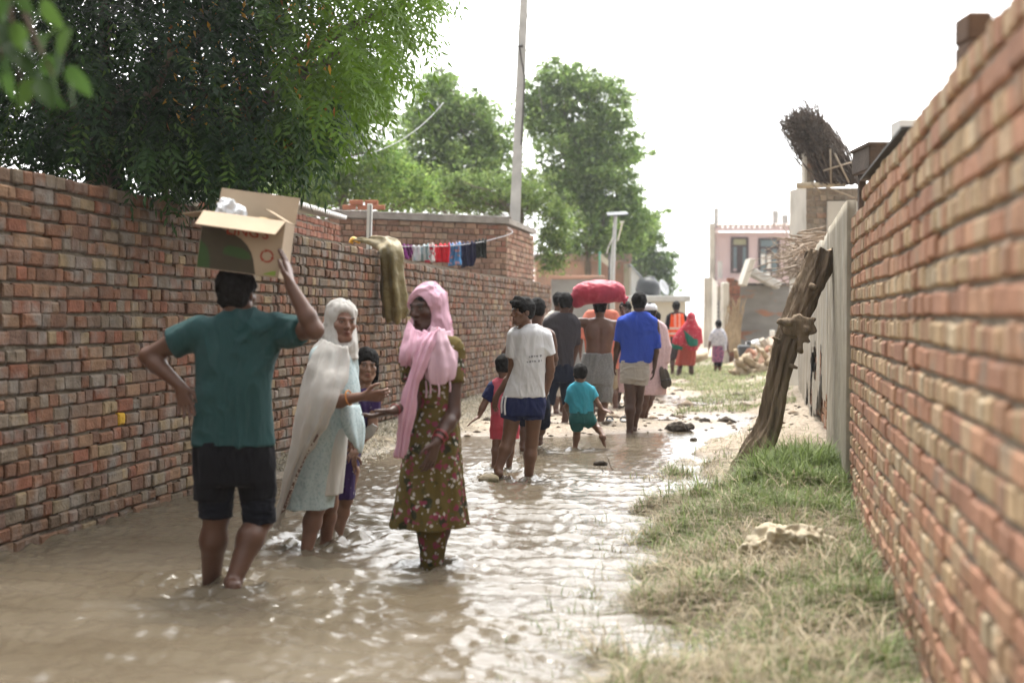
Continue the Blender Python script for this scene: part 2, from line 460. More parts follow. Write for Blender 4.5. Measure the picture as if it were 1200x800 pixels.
def bricks(p0, p1, nside, z0, top, r, h=.0975, joint=.014, recess=.022, depth=.11, mode='left', pal=(PAL_L, PAL_L), jit=1.0, gaps=0.0, thick=None, holes=(), vj=.010, odd=None):
    """Vertices, faces and colours of a brick skin from p0 to p1 (xy), facing nside; top(s) is the height profile."""
    p0 = np.array(p0, float); p1 = np.array(p1, float)
    L = np.linalg.norm(p1 - p0); d = (p1 - p0) / L
    n = np.array(nside, float); n = n - d * n.dot(d); n /= np.linalg.norm(n)
    VS, FS, CS = [], [], []
    base = 0
    k = 0
    zmax = max(top(s) for s in np.linspace(0, L, 40))
    z = z0
    while z < zmax:
        hh = h * r.uniform(.96, 1.04)
        s = -r.uniform(0, .2)
        header_course = (k % 2 == 0)
        wob_a, wob_p = r.uniform(0, .010) * jit, r.uniform(0, 6)
        while s < L:
            if mode == 'left':
                ln = r.uniform(.10, .125) if r.random() < (.72 if header_course else .38) else r.uniform(.20, .235)
                if r.random() < .12: ln = r.uniform(.07, .16)
                pl = pal[0]
            else:
                ln = (r.uniform(.095, .115) if header_course else r.uniform(.205, .235))
                if r.random() < .1: ln *= r.uniform(.6, 1.0)
                pl = pal[0] if header_course else pal[1]
            a, b = max(s, 0), min(s + ln, L)
            s2 = s + ln + vj * r.uniform(.2, 1.6)
            m_ = (a + b) / 2
            if b - a > .04 and z + hh * .8 <= top(m_) and r.random() >= gaps and not any(h0 < m_ < h1 and g0 < z + hh / 2 < g1 for h0, h1, g0, g1 in holes):
                is_top = z + hh * 1.8 > top(m_)
                dz = wob_a * math.sin(m_ * 1.7 + wob_p)
                jj = joint * r.uniform(.6, 1.5)
                zb, zt = z + dz + r.normal(0, .0025) * jit, z + hh - jj + dz + r.normal(0, .003) * jit
                pr = r.normal(0, .005) * jit
                dp = (thick if (thick and is_top) else depth)
                ch = .010 * r.uniform(.7, 1.4)
                yaw = r.normal(0, .012) * jit
                q = []
                for (cs, cz) in ((a, zb), (b, zb), (b, zt), (a, zt)):
                    sg = 1 if cs == b else -1; zg = 1 if cz == zt else -1
                    j = r.normal(0, .0022, 3) * jit
                    o = pr + yaw * sg * (b - a)
                    q.append((cs - sg * ch + j[0], o, cz - zg * ch + j[2]))
                for (cs, cz) in ((a, zb), (b, zb), (b, zt), (a, zt)):
                    sg = 1 if cs == b else -1
                    j = r.normal(0, .002, 3) * jit
                    q.append((cs + j[0], pr - ch + yaw * sg * (b - a), cz + j[2]))
                for (cs, cz) in ((a, zb), (b, zb), (b, zt), (a, zt)):
                    q.append((cs, -dp, cz))
                q = np.array(q)
                w = np.empty((12, 3))
                w[:, :2] = p0 + q[:, :1] * d + q[:, 1:2] * n
                w[:, 2] = q[:, 2]
                VS.append(w)
                f = [[0, 1, 2, 3]] + [[4 + i, 4 + (i + 1) % 4, (i + 1) % 4, i] for i in range(4)] + [[8 + i, 8 + (i + 1) % 4, 4 + (i + 1) % 4, 4 + i] for i in range(4)]
                if dp != depth: f.append([11, 10, 9, 8])
                FS += [[i + base for i in ff] for ff in f]
                base += 12
                c = pick(pl, r) * r.uniform(.82, 1.16)
                c = (c * .86 + c.mean() * .14) * np.array((1.01, .98, .93))
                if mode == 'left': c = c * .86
                if odd and a < odd[0] < b and z < odd[1] < z + hh: c = np.array((.50, .30, .035))
                damp = .11 + .09 * math.sin(m_ * 1.1 + 1) + .05 * math.sin(m_ * 4.3)      # tide mark of the flood
                if z < damp: c = c * .62 + np.array((.03, .024, .015))
                CS.append(np.tile(c, (12, 1)))
            s = s2
        z += hh; k += 1
    return np.concatenate(VS), FS, np.concatenate(CS), d, n, L

def brick_wall(name, mats, p0, p1, nside, z0, top, seed, label=None, cat='wall', parent=None, thick=.20, recess=.022, zcore=None, **kw):
    r = np.random.default_rng(seed)
    v, f, c, d, n, L = bricks(p0, p1, nside, z0, top, r, thick=thick, **kw)
    # mortar core behind the faces
    p0 = np.array(p0, float)
    ss = np.arange(0, L + .12, .12); ss[-1] = L
    cv, cf = [], []
    zc = z0 if zcore is None else zcore
    for s in ss:
        t = top(s) - .035
        for off in (-recess, -thick + .012):
            xy = p0 + d * s + n * off
            cv += [(xy[0], xy[1], zc), (xy[0], xy[1], t)]
    for i in range(len(ss) - 1):
        a, b = 4 * i, 4 * (i + 1)
        cf += [[a, b, b + 1, a + 1], [a + 1, b + 1, b + 3, a + 3], [b + 2, a + 2, a + 3, b + 3]]
    e = 4 * (len(ss) - 1)
    cf += [[0, 1, 3, 2], [e, e + 2, e + 3, e + 1]]
    nb = len(v); nfb = len(f)
    vv = np.concatenate([v, np.array(cv)])
    ff = f + [[i + nb for i in q] for q in cf]
    cc = np.concatenate([c, np.full((len(cv), 3), .2)])
    o = mesh(name, vv, ff, mats, parent, cc, smooth=False, origin=(p0[0], p0[1], z0) if parent is None else None,
             mat_idx=[0] * nfb + [1] * len(cf))
    if label: tag(o, label, cat)
    return o

# left wall: runs along the lane from beside the camera to the far corner of the brick house
def left_top(s):
    y = 3.0 + s * math.cos(math.atan(KL))
    t = 2.335 - .185 * np.clip((y - 9) / 11, 0, 1) + .012 * math.sin(y * 1.3) 
    if y > 30.2: t -= .06
    return t
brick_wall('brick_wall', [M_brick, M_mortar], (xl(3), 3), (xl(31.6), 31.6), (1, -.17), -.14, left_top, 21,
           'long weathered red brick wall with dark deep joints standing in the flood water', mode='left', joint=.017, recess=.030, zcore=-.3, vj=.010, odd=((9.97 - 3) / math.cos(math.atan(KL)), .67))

# right wall: courses of long red bricks and of tan headers in turn
def right_top(s):
    y = -.6 + s * math.cos(math.atan(KR))
    t = 2.195 + .012 * math.sin(y * 2.1)
    if y > 8.55: t -= .085
    if y > 7.2 and y < 7.5: t += .02
    return t
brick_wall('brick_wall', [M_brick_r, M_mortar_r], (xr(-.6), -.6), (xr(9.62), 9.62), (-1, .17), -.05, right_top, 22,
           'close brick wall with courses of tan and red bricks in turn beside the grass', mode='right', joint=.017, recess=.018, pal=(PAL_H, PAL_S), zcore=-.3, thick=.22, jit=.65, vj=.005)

# plastered wall that goes on from it
M_plaster = pmat('old_plaster', (.31, .275, .22), rough=.95, var=.3, scale=2.2, bump=.7, bscale=14, dist=.02, col2=(.36, .335, .29), c2scale=3.5, c2lo=.5, c2hi=.62, spec=.1, stretch=(1, 1, .6))
M_cement = pmat('grey_cement', (.31, .272, .215), rough=.95, var=.3, scale=3, bump=.6, bscale=17, dist=.015, spec=.1, col2=(.38, .345, .285), c2scale=2.5, c2lo=.52, c2hi=.66)
pw = thing('plastered_wall', (xr(9.66), 9.66, 0), 'cracked grey plastered wall with bare bricks low down behind the leaning log', 'wall')
def wall_sheet(name, m, y0, y1, zb, ztop, off, thick, seed, amp=.012, parent=None, hole=None):
    ys = np.arange(y0, y1 + .1, .1); zs = np.linspace(zb, 1, 26)
    Y, Zt = np.meshgrid(ys, np.linspace(0, 1, 30), indexing='ij')
    top = np.array([ztop(y) for y in ys])[:, None]
    Z = zb + Zt * (top - zb)
    X = xr(Y) - off
    nz = fbm(np.stack([Y * 1.5, Z * 1.5, Y * 0 + seed], -1), 4)
    X = X + amp * nz
    a, b = Y.shape
    i0 = np.arange(a * b).reshape(a, b)
    f = np.stack([i0[:-1, :-1], i0[1:, :-1], i0[1:, 1:], i0[:-1, 1:]], -1).reshape(-1, 4)
    if hole is not None:
        yc = (Y[:-1, :-1] + .05).ravel(); zc = ((Z[:-1, :-1] + Z[1:, 1:]) / 2).ravel()
        f = f[~hole(yc, zc)]
    v1 = np.stack([X, Y, Z], -1).reshape(-1, 3); v2 = v1.copy(); v2[:, 0] += thick - 0
    n = len(v1)
    rim = np.concatenate([i0[:, -1]]); cap = np.stack([rim[:-1], rim[1:], rim[1:] + n, rim[:-1] + n], -1)
    e0 = i0[0]; c0 = np.stack([e0[:-1], e0[1:], e0[1:] + n, e0[:-1] + n], -1)
    e1 = i0[-1]; c1 = np.stack([e1[:-1], e1[1:], e1[1:] + n, e1[:-1] + n], -1)
    return mesh(name, np.concatenate([v1, v2]), np.concatenate([f, f[:, ::-1] + n, cap, c0, c1]), m, parent, smooth=True)
def ptop(y): return 2.17 + .025 * float(vnoise(np.array([y * 1.7, 3.3, 1.1]))) + .012 * float(vnoise(np.array([y * 5.1, 8.3, 4.1])))
def phole(y, z):
    q = np.stack([y * 1.6, z * 2.2, 0 * y], -1)
    return (fbm(q, 3) * .5 + (1.05 - z) * .75 - .25 * np.abs(y - 14.5) / 2.2 > .05) & (z < 1.15) & (y > 12.7)
wall_sheet('plaster_coat', M_plaster, 12.66, 23.6, .0, ptop, .0, .05, 4, amp=.007, parent=pw, hole=phole)
brick_wall('brick_core', [M_brick_r, M_mortar_r], (xr(9.7) + .07, 9.7), (xr(23.6) + .07, 23.6), (-1, .17), -.05, lambda s: 2.1, 31, parent=pw,
           mode='right', pal=(PAL_S, PAL_S), thick=.2, zcore=-.2)
wall_sheet('cement_pier', M_cement, 9.66, 12.62, .0, lambda y: 2.185 + .012 * math.sin(y * 2), .02, .06, 9, amp=.003, parent=pw)
# ------------------------------------------------------------------ brick house behind the left wall
PAL_HOUSE = [((.29, .17, .12), 4), ((.25, .145, .10), 3), ((.33, .21, .145), 3), ((.27, .125, .085), 2), ((.36, .26, .18), 1)]
M_coping = pmat('coping_cement', (.27, .25, .225), rough=.95, var=.25, scale=5, bump=.6, bscale=20, dist=.02)
hx0, hy0 = px2x(387, 24.9), 24.9
hx1, hy1 = xl(26.7) - .16, 26.7
hx2, hy2 = xl(30.1) - .16, 30.1
hb = thing('brick_house', ((hx0 + hx1) / 2, (hy0 + hy1) / 2, 0), 'tall bare brick house with cement roof edge behind the washing line', 'house')
HTOP = 3.14
brick_wall('front_wall', [M_brick_r, M_mortar], (hx0, hy0), (hx1, hy1), (.1, -1), .2, lambda s: HTOP, 41, parent=hb, mode='right', pal=(PAL_HOUSE, PAL_HOUSE), h=.105, joint=.016, thick=.22)
brick_wall('side_wall', [M_brick_r, M_mortar], (hx1, hy1), (hx2, hy2), (1, -.1), .2, lambda s: HTOP, 42, parent=hb, mode='right', pal=(PAL_HOUSE, PAL_HOUSE), h=.105, joint=.016, thick=.22)
mb = MB()
back0 = V(hx0 - .3, hy0 + 5, 0)
rim = [(hx0 - .05, hy0 - .05), (hx1 + .05, hy1 - .05), (hx2 + .05, hy2 + .05), (hx0, hy2 + .4)]
v = [(x, y, HTOP + .0) for x, y in rim] + [(x, y, HTOP + .1) for x, y in rim]
mb.add(np.array(v), [[3, 2, 1, 0], [4, 5, 6, 7]] + [[i, (i + 1) % 4, 4 + (i + 1) % 4, 4 + i] for i in range(4)])
mb.build('roof', M_coping, hb)
r = np.random.default_rng(5)
mb = MB()
for t in np.linspace(0, .97, 26):      # loose rubble and sheet edges weighing the roof edge down
    x = hx0 + (hx1 - hx0) * t; y = hy0 + (hy1 - hy0) * t
    mb.box((x, y + .15, HTOP + .11 + r.uniform(0, .01)), (r.uniform(.15, .36), .22, r.uniform(.03, .06)), bev=.012)
mb.build('roof_edging', M_coping, hb)

# outbuilding with a corrugated roof
ob = thing('outbuilding', (px2x(300, 20.5), 21.5, 0), 'red brick outbuilding with white corrugated sheet roof under the dark tree', 'shed')
PAL_RED = [((.33, .135, .085), 4), ((.29, .12, .08), 3), ((.38, .18, .11), 2), ((.30, .17, .12), 1)]
OT = 2.98
oc = (px2x(318, 19.6), 19.6); oe = (px2x(399, 23.7), 23.7); ow = (px2x(180, 19.9), 19.9)
brick_wall('front_wall', [M_brick_r, M_mortar], ow, oc, (0, -1), .2, lambda s: OT + .08, 43, parent=ob, mode='right', pal=(PAL_RED, PAL_RED), joint=.016, thick=.2)
brick_wall('side_wall', [M_brick_r, M_mortar_r], oc, oe, (1, -.3), .2, lambda s: OT, 44, parent=ob, mode='right', pal=(PAL_RED, PAL_RED), gaps=.025, joint=.016, thick=.2)
M_sheet = pmat('corrugated_white', (.72, .71, .69), rough=.6, var=.12, scale=3, bump=.1)
d = nrm(V(oe[0] - oc[0], oe[1] - oc[1], 0)); L = math.hypot(oe[0] - oc[0], oe[1] - oc[1]); nn = V(d[1], -d[0], 0)
ns = int(L / .022); vs = []
for i in range(ns + 1):
    s = i * L / ns
    z = OT + .05 + .028 * math.sin(s * 2 * math.pi / .15)
    for w in (.12, -1.6):
        vs.append(V(oc[0], oc[1], 0) + d * s + nn * w + V(0, 0, z + (.25 if w < 0 else 0)))
vs = np.array(vs); vs2 = vs + V(0, 0, .018); n0 = len(vs)
ff = []
for i in range(ns):
    a = 2 * i; ff += [[a, a + 1, a + 3, a + 2], [n0 + a + 2, n0 + a + 3, n0 + a + 1, n0 + a], [a, a + 2, n0 + a + 2, n0 + a]]
mesh('roof', np.concatenate([vs, vs2]), ff, M_sheet, ob, smooth=True)
# small stack of bricks on the shed roof corner
mb = MB()
for k, (dx, dy, dz) in enumerate([(0, 0, 0), (.25, .02, 0), (.5, 0, 0), (.12, 0, .085), (.38, .02, .085)]):
    mb.box((px2x(405, 24) + dx, 24.6 + dy, HTOP + .145 + dz + .0), (.23, .11, .078), bev=.008)
tag(mb.build('loose_bricks', pmat('red_brick_plain', (.42, .17, .10), var=.25)), 'few orange bricks stacked at the left end of the brick house roof', 'bricks')

# ------------------------------------------------------------------ far left side of the lane
M_salmon = pmat('salmon_plaster', (.55, .33, .25), rough=.95, var=.15, scale=1.5, bump=.3, col2=(.38, .30, .26), c2scale=1.1, c2lo=.52, c2hi=.68)
M_greyw = pmat('grey_render', (.33, .325, .315), rough=.95, var=.15, scale=1.2, bump=.3, col2=(.25, .24, .23), c2scale=2, c2lo=.5, c2hi=.7)
M_cream = pmat('cream_paint', (.62, .58, .49), rough=.9, var=.12, scale=1.5, bump=.2)
M_white = pmat('white_paint', (.75, .74, .71), rough=.8, var=.1, scale=3, bump=.15)
M_dark = pmat('dark_metal', (.06, .055, .05), rough=.6, var=.3, scale=6, bump=.2)
M_tank = pmat('black_plastic', (.045, .05, .055), rough=.5, var=.2, scale=4, bump=.1, spec=.5)
M_conc = pmat('concrete', (.50, .50, .49), rough=.95, var=.2, scale=3, bump=.4, bscale=20)
M_galv = pmat('galvanised', (.50, .51, .52), rough=.5, var=.1, metal=.5, bump=.05)

D = 50
sh = thing('salmon_house', (px2x(690, D), D, 0), 'low salmon plastered house with streaked parapet beyond the brick walls', 'house')
x0, x1 = px2x(628, D), px2x(739, D); zt = py2z(297, D)
MB().box(((x0 + x1) / 2, D + 2.2, (zt - .28) / 2), (x1 - x0, 4.4, zt - .28)).build('wall', M_salmon, sh)
MB().box(((x0 + x1) / 2, D + 2.2, zt - .14), (x1 - x0 + .1, 4.5, .27), bev=.02).build('parapet', pmat('salmon_stained', (.52, .36, .29), var=.3, scale=2.5, col2=(.3, .26, .23), c2scale=1.6, c2lo=.45, c2hi=.6), sh)
MB().box((x1 - .12, D - .03, zt * .45), (.24, .12, zt * .9)).build('corner_pier', M_cream, sh)
MB().box((px2x(724, D), D + .3, zt + .12), (.22, .3, .5)).build('chimney', M_dark, sh)

D = 36.5
gw = thing('grey_wall', (px2x(675, D), D, 0), 'smooth grey rendered yard wall behind the man in dark grey', 'wall')
x0, x1 = px2x(646, D), px2x(707, D); zt = py2z(325, D)
MB().box(((x0 + x1) / 2, D + .1, zt / 2 - .1), (x1 - x0, .2, zt + .1)).build('wall', M_greyw, gw)
MB().box(((x0 + x1) / 2, D + .1, zt + .005), (x1 - x0 + .06, .28, .09), bev=.015).build('coping', M_salmon, gw)

D = 46
cb = thing('cream_outhouse', (px2x(775, D), D, 0), 'low cream outhouse with flat slab roof at the end of the lane', 'house')
x0, x1 = px2x(738, D), px2x(808, D); zt = py2z(348, D)
MB().box(((x0 + x1) / 2 - .05, D + 1.6, zt / 2 - .08), (x1 - x0 - .12, 3, zt - .16)).build('wall', M_cream, cb)
MB().box(((x0 + x1) / 2, D + 1.55, zt - .055), (x1 - x0 + .06, 3.3, .20), bev=.02).build('roof', M_conc, cb)
mb = MB(); mb.box((px2x(800, D), D + .08, zt * .42), (.22, .12, zt * .82)); mb.build('corner_pier', M_cream, cb)

tk = thing('water_tank', (px2x(759, 46.5), 47.2, zt + .045), 'black plastic water tank tilted on the cream outhouse roof', 'water tank')
prof = [(.0, -.02), (.36, 0), (.40, .06), (.41, .34), (.36, .46), (.20, .56), (.13, .58), (.13, .64), (.0, .65)]
def lathe(prof, c, n=24, ax=None):
    ax = np.eye(3) if ax is None else ax
    vs = []
    for rr, z in prof:
        th = np.arange(n) * 2 * math.pi / n
        vs.append(np.stack([rr * np.cos(th), rr * np.sin(th), 0 * th + z], -1))
    v = np.concatenate(vs) @ ax + np.asarray(c, float)
    f = [[i * n + j, i * n + (j + 1) % n, (i + 1) * n + (j + 1) % n, (i + 1) * n + j] for i in range(len(prof) - 1) for j in range(n)]
    return v, f
ta = nrm(V(.25, 0, 1)); tb = nrm(np.cross(V(0, 1, 0), ta)); TA = np.array([tb, np.cross(ta, tb), ta])
v, f = lathe(prof[:6], (px2x(760, 46.5), 47.2, zt + .09), 24, TA); mesh('body', v, f, M_tank, tk)
v, f = lathe([(.20, .55), (.17, .56), (.16, .62), (0, .65)], (px2x(760, 46.5), 47.2, zt + .09), 20, TA); mesh('lid', v, f, M_tank, tk)

ds = thing('satellite_dish', (px2x(776, 46.3), 46.5, zt + .045), 'small pale grey satellite dish on the cream outhouse roof', 'dish')
da = nrm(V(.75, -.55, .35)); db = nrm(np.cross(V(0, 0, 1), da)); DA = np.array([db, np.cross(da, db), da])
dc = V(px2x(777, 46.3), 46.5, zt + .30)
v, f = lathe([(0, 0), (.1, .008), (.2, .035), (.27, .07), (.275, .075), (.2, .045), (0, .012)], dc, 24, DA); mesh('dish', v, f, pmat('dish_grey', (.5, .52, .54), rough=.5), ds)
mb = MB(); mb.tube([dc, dc - da * .1 - V(0, 0, .05), V(dc[0] - .05, dc[1] + .05, zt + .045)], .018); mb.tube([dc - V(0, 0, .2), dc + da * .28], .01); mb.build('mast', M_galv, ds, smooth=True)

D = 49
lr = thing('lean_to', (px2x(746, D), D, 0), 'white lean-to shed with sloping sheet roof beside the salmon house', 'shed')
x0, x1 = px2x(739.5, D), px2x(757, D); z1, z2 = py2z(312, D), py2z(334, D)
mb = MB(); v = np.array([(x0, D, 0), (x1, D, 0), (x1, D, z2), (x0, D, z1), (x0, D + 3, 0), (x1, D + 3, 0), (x1, D + 3, z2), (x0, D + 3, z1)])
mb.add(v, [[0, 1, 2, 3], [5, 4, 7, 6], [1, 5, 6, 2], [4, 0, 3, 7]]); mb.build('wall', M_white, lr)
v = np.array([(x0 - .05, D - .2, z1 + .03), (x1 + .35, D - .2, z2 - .32), (x1 + .35, D + 3.1, z2 - .32), (x0 - .05, D + 3.1, z1 + .03)])
v = np.concatenate([v, v + V(0, 0, .07)])
mesh('roof', v, [[3, 2, 1, 0], [4, 5, 6, 7]] + [[i, (i + 1) % 4, 4 + (i + 1) % 4, 4 + i] for i in range(4)], pmat('blue_grey_sheet', (.40, .42, .45), rough=.6), lr, smooth=False)

# ------------------------------------------------------------------ poles
pl = thing('utility_pole', (P(602, 371, 31)[0], 31, .0), 'tall slightly leaning concrete utility pole rising behind the brick house', 'pole')
pt = [P(601.5, 371 + 70, 31), P(603.5, 255, 31), P(614, 0, 31), P(616, -70, 31)]
pt[0][2] = -.1
mb = MB()
for (a, ra), (b, rb) in zip(zip(pt[:-1], (.13, .115, .085)), zip(pt[1:], (.115, .085, .078))):
    ax = nrm(b - a); e1 = nrm(np.cross(V(0, 1, 0), ax)); e2 = np.cross(ax, e1)
    q = [a + e1 * sx * ra + e2 * sy * ra for sx, sy in ((-1, -1), (1, -1), (1, 1), (-1, 1))] + [b + e1 * sx * rb + e2 * sy * rb for sx, sy in ((-1, -1), (1, -1), (1, 1), (-1, 1))]
    mb.add(np.array(q), [[i, (i + 1) % 4, 4 + (i + 1) % 4, 4 + i] for i in range(4)])
mb.build('post', M_conc, pl)
mb = MB(); mb.tube(catmull([P(609, 56, 30.85), P(611, 70, 30.82), P(614.5, 90, 30.85), P(613.5, 120, 30.86), P(611, 170, 30.86)]), .02, 6); mb.build('cable', M_dark, pl, smooth=True)
mb = MB(); mb.tube([P(607, 55, 30.85), P(613, 54, 30.85)], .03, 6); mb.build('bracket', M_dark, pl)

D = 41
sl = thing('solar_street_lamp', (px2x(718, D), D, 0.05), 'thin grey street lamp post with flat solar panel on top', 'street lamp')
mb = MB(); mb.tube([V(px2x(717, D), D, 0), P(717.5, 320, D), P(721, 256, D), P(721.5, 252, D)], [.085, .075, .05, .05], 10); mb.build('post', M_galv, sl, smooth=True)
pc = P(723.5, 250.5, D); ax = nrm(V(1, .1, .07)); mb = MB(); mb.box(pc, (.58, .42, .035), np.array([ax, nrm(V(-.1, 1, .25)), nrm(np.cross(ax, nrm(V(-.1, 1, .25))))])); mb.build('solar_panel', pmat('panel_back', (.16, .17, .19), rough=.4), sl)
mb = MB(); mb.tube(catmull([P(724, 282, D - .1), P(727, 270, D - .3), P(729, 262, D - .6)]), .022, 6); mb.box(P(729, 260, D - .7), (.10, .2, .04)); mb.build('lamp_head', M_white, sl)
mb = MB(); mb.tube(catmull([P(718, 278, D - .09), P(713, 290, D - .12), P(711, 297, D - .1)]), .018, 6); mb.build('cable', M_white, sl, smooth=True)
fr = thing('sign_frame', (px2x(708, 40), 40, 0), 'green pole with slack white cloth strip beside the solar lamp', 'frame')
mb = MB(); mb.tube([V(px2x(702, 40), 40, 0), P(703, 295, 40)], .035, 8); mb.build('post', pmat('green_paint', (.05, .2, .13), rough=.5), fr, smooth=True)
mb = MB(); mb.tube([V(px2x(713, 40), 40, 0), P(714, 296, 40)], .03, 8); mb.build('post', M_dark, fr, smooth=True)
v = np.array([P(703.5, 296, 39.98), P(714, 306, 39.98), P(714, 313, 39.98), P(703.5, 305, 39.98)]); v = np.concatenate([v, v + V(0, .02, 0)])
mesh('cloth', v, [[0, 1, 2, 3], [7, 6, 5, 4]] + [[i, (i + 1) % 4, 4 + (i + 1) % 4, 4 + i] for i in range(4)], M_cream, fr, smooth=False)

wp = thing('white_post', P(430, 300, 19.6), 'short white square post standing behind the brick wall', 'post')
a = P(432, 300, 19.6); b = P(433.5, 239, 19.6)
mb = MB(); ax = nrm(b - a); e1 = nrm(np.cross(V(0, 1, 0), ax)); e2 = np.cross(ax, e1)
a = a - ax * 1.4
c = (a + b) / 2; mb.box(c, (.07, .07, np.linalg.norm(b - a)), np.array([e1, e2, ax]), bev=.006); mb.build('post_body', M_white, wp)
mb = MB(); mb.box(c - V(-.014, .038, 0), (.018, .006, np.linalg.norm(b - a) * .98), np.array([e1, e2, ax])); mb.build('groove_strip', pmat('grey_strip', (.35, .35, .36)), wp)

# ------------------------------------------------------------------ right end of the lane
D = 76
ph = thing('pink_house', (px2x(880, D), D, 0), 'two storey pale pink house with dark doors and tiled roof edge', 'house')
M_pink = pmat('pink_paint', (.62, .49, .50), rough=.9, var=.08, scale=1, bump=.1)
M_pale = pmat('pale_side', (.56, .53, .47), rough=.9, var=.2, scale=1.3, bump=.2, col2=(.42, .39, .34), c2scale=1.6, c2lo=.52, c2hi=.7)
M_wood = pmat('dark_door', (.05, .03, .028), rough=.6, var=.2)
M_glass = pmat('blue_glass', (.16, .22, .24), rough=.2, var=.1, spec=.6, bump=0)
x0, x1 = px2x(838, D), px2x(925, D); zt = py2z(272, D); zf = py2z(331, D)
SHX = np.array([[1, 0, 0], [.172, 1, 0], [0, 0, 1]], float)      # depth runs along the lane
MB().box(((x0 + x1) / 2 + .69, D + 4, (zf + zt) / 2), (x1 - x0, 8, zt - zf), SHX).build('upper_wall', M_pink, ph)
MB().box(((x0 + x1) / 2 + .72, D + 4.2, zf / 2 - .1), (x1 - x0, 8, zf + .2), SHX).build('lower_wall', M_pale, ph)
MB().box((x0 - .16 + .65, D + 3.8, (py2z(262, D)) / 2), (.3, 8.2, py2z(262, D)), SHX).build('side_wall', M_pale, ph)
mb = MB(); mb.box(((x0 + x1) / 2 + .1, D - .15, py2z(269, D)), (x1 - x0 + .3, .6, .16)); mb.build('roof_slab', M_pink, ph)
mb = MB()
for i in range(14): mb.tube([V(x0 + .2 + i * (x1 - x0 - .3) / 13, D - .4, py2z(265.5, D)), V(x0 + .2 + i * (x1 - x0 - .3) / 13, D + .4, py2z(265.5, D) + .12)], .11, 8)
mb.build('roof_tiles', pmat('pale_tile', (.6, .5, .45), var=.2), ph)
for (a, b, y0, y1) in ((838, 843, 243, 265), (907, 913.5, 246, 266), (918, 925, 251, 266)):
    MB().box((px2x((a + b) / 2, D), D + .5, (py2z(y0, D) + py2z(y1 + 2, D)) / 2), (px2x(b, D) - px2x(a, D), .3, py2z(y0, D) - py2z(y1 + 2, D))).build('roof_post', M_conc, ph)
mb = MB(); mb.tube([P(841, 248, D + .5), P(880, 249, D + .5), P(910, 249, D + .5)], .02, 5); mb.tube([P(872, 248, D + .5), P(872, 264, D + .5)], .02, 5); mb.build('roof_rail', M_galv, ph)
def door(px0, px1, py0, py1, fp):
    xa, xb, za, zb = px2x(px0, D), px2x(px1, D), py2z(py1, D), py2z(py0, D)
    w = xb - xa
    dmb = MB()
    tz = zb - (zb - za) * .24
    for xx in (xa + .05, (xa + xb) / 2, xb - .05): dmb.box((xx, D - .03, (za + zb) / 2 if xx != (xa + xb) / 2 else (za + tz) / 2), (.12 if xx != (xa + xb) / 2 else .3, .12, (zb - za) if xx != (xa + xb) / 2 else tz - za))
    for zz in (za + .05, tz, zb - .05): dmb.box(((xa + xb) / 2, D - .02, zz), (w, .11, .1))
    o = dmb.build('door', M_wood, ph)
    MB().box(((xa + xb) / 2, D + .005, (tz + zb) / 2), (w - .1, .04, zb - tz - .06)).build('pane', pmat('transom_glass', fp, rough=.3, bump=0), o)
    for s in (-1, 1):
        MB().box(((xa + xb) / 2 + s * w * .26, D + .005, (za + tz) / 2 + .1), (w * .26, .04, (tz - za) * .8)).build('pane', M_glass, o)
    return o
door(856.5, 876.5, 278, 320, (.35, .34, .2)); 
d2 = door(888.5, 913, 279, 326, (.16, .22, .24))
mb = MB()
for (a, b, y0, y1) in ((891, 896, 298, 310), (898, 903, 298, 315), (897, 902, 318, 325)): mb.box((px2x((a + b) / 2, D), D - .11, (py2z(y0, D) + py2z(y1, D)) / 2), (px2x(b, D) - px2x(a, D), .03, py2z(y0, D) - py2z(y1, D)), bev=.01)
mb.build('poster', M_white, d2)
mb = MB(); mb.box((px2x(849, D), D - .5, py2z(334, D)), (1.0, 1.2, .16)); mb.box((px2x(849, D), D - 1.05, py2z(330, D)), (1.0, .1, .3)); mb.build('balcony', M_pink, ph)
mb = MB(); mb.box((px2x(841, D), D - .8, py2z(320, D)), (.22, .22, 1.2)); mb.build('balcony_post', M_conc, ph)
w = MB().box((px2x(838, D), D + .17, py2z(366, D)), (.45, .1, 1.25)).build('window', M_dark, ph)
mb = MB()
for k in range(6): mb.box((px2x(838, D), D + .1, py2z(354 + k * 4.6, D)), (.45, .05, .04))
mb.build('grille', M_conc, w)
D = 62
MBW = MB(); x0, x1 = px2x(824.5, D), px2x(834.5, D)
MBW.box(((x0 + x1) / 2 + .69, D + 4, py2z(325, D) / 2), (x1 - x0, 8, py2z(325, D)), SHX, bev=.02)
MBW.box(((x0 + x1) / 2, D - .1, py2z(325, D) * .5), (.12, .1, py2z(326, D) * .98))
tag(MBW.build('boundary_wall', M_pale), 'tall narrow cream boundary wall end left of the pink house', 'wall')

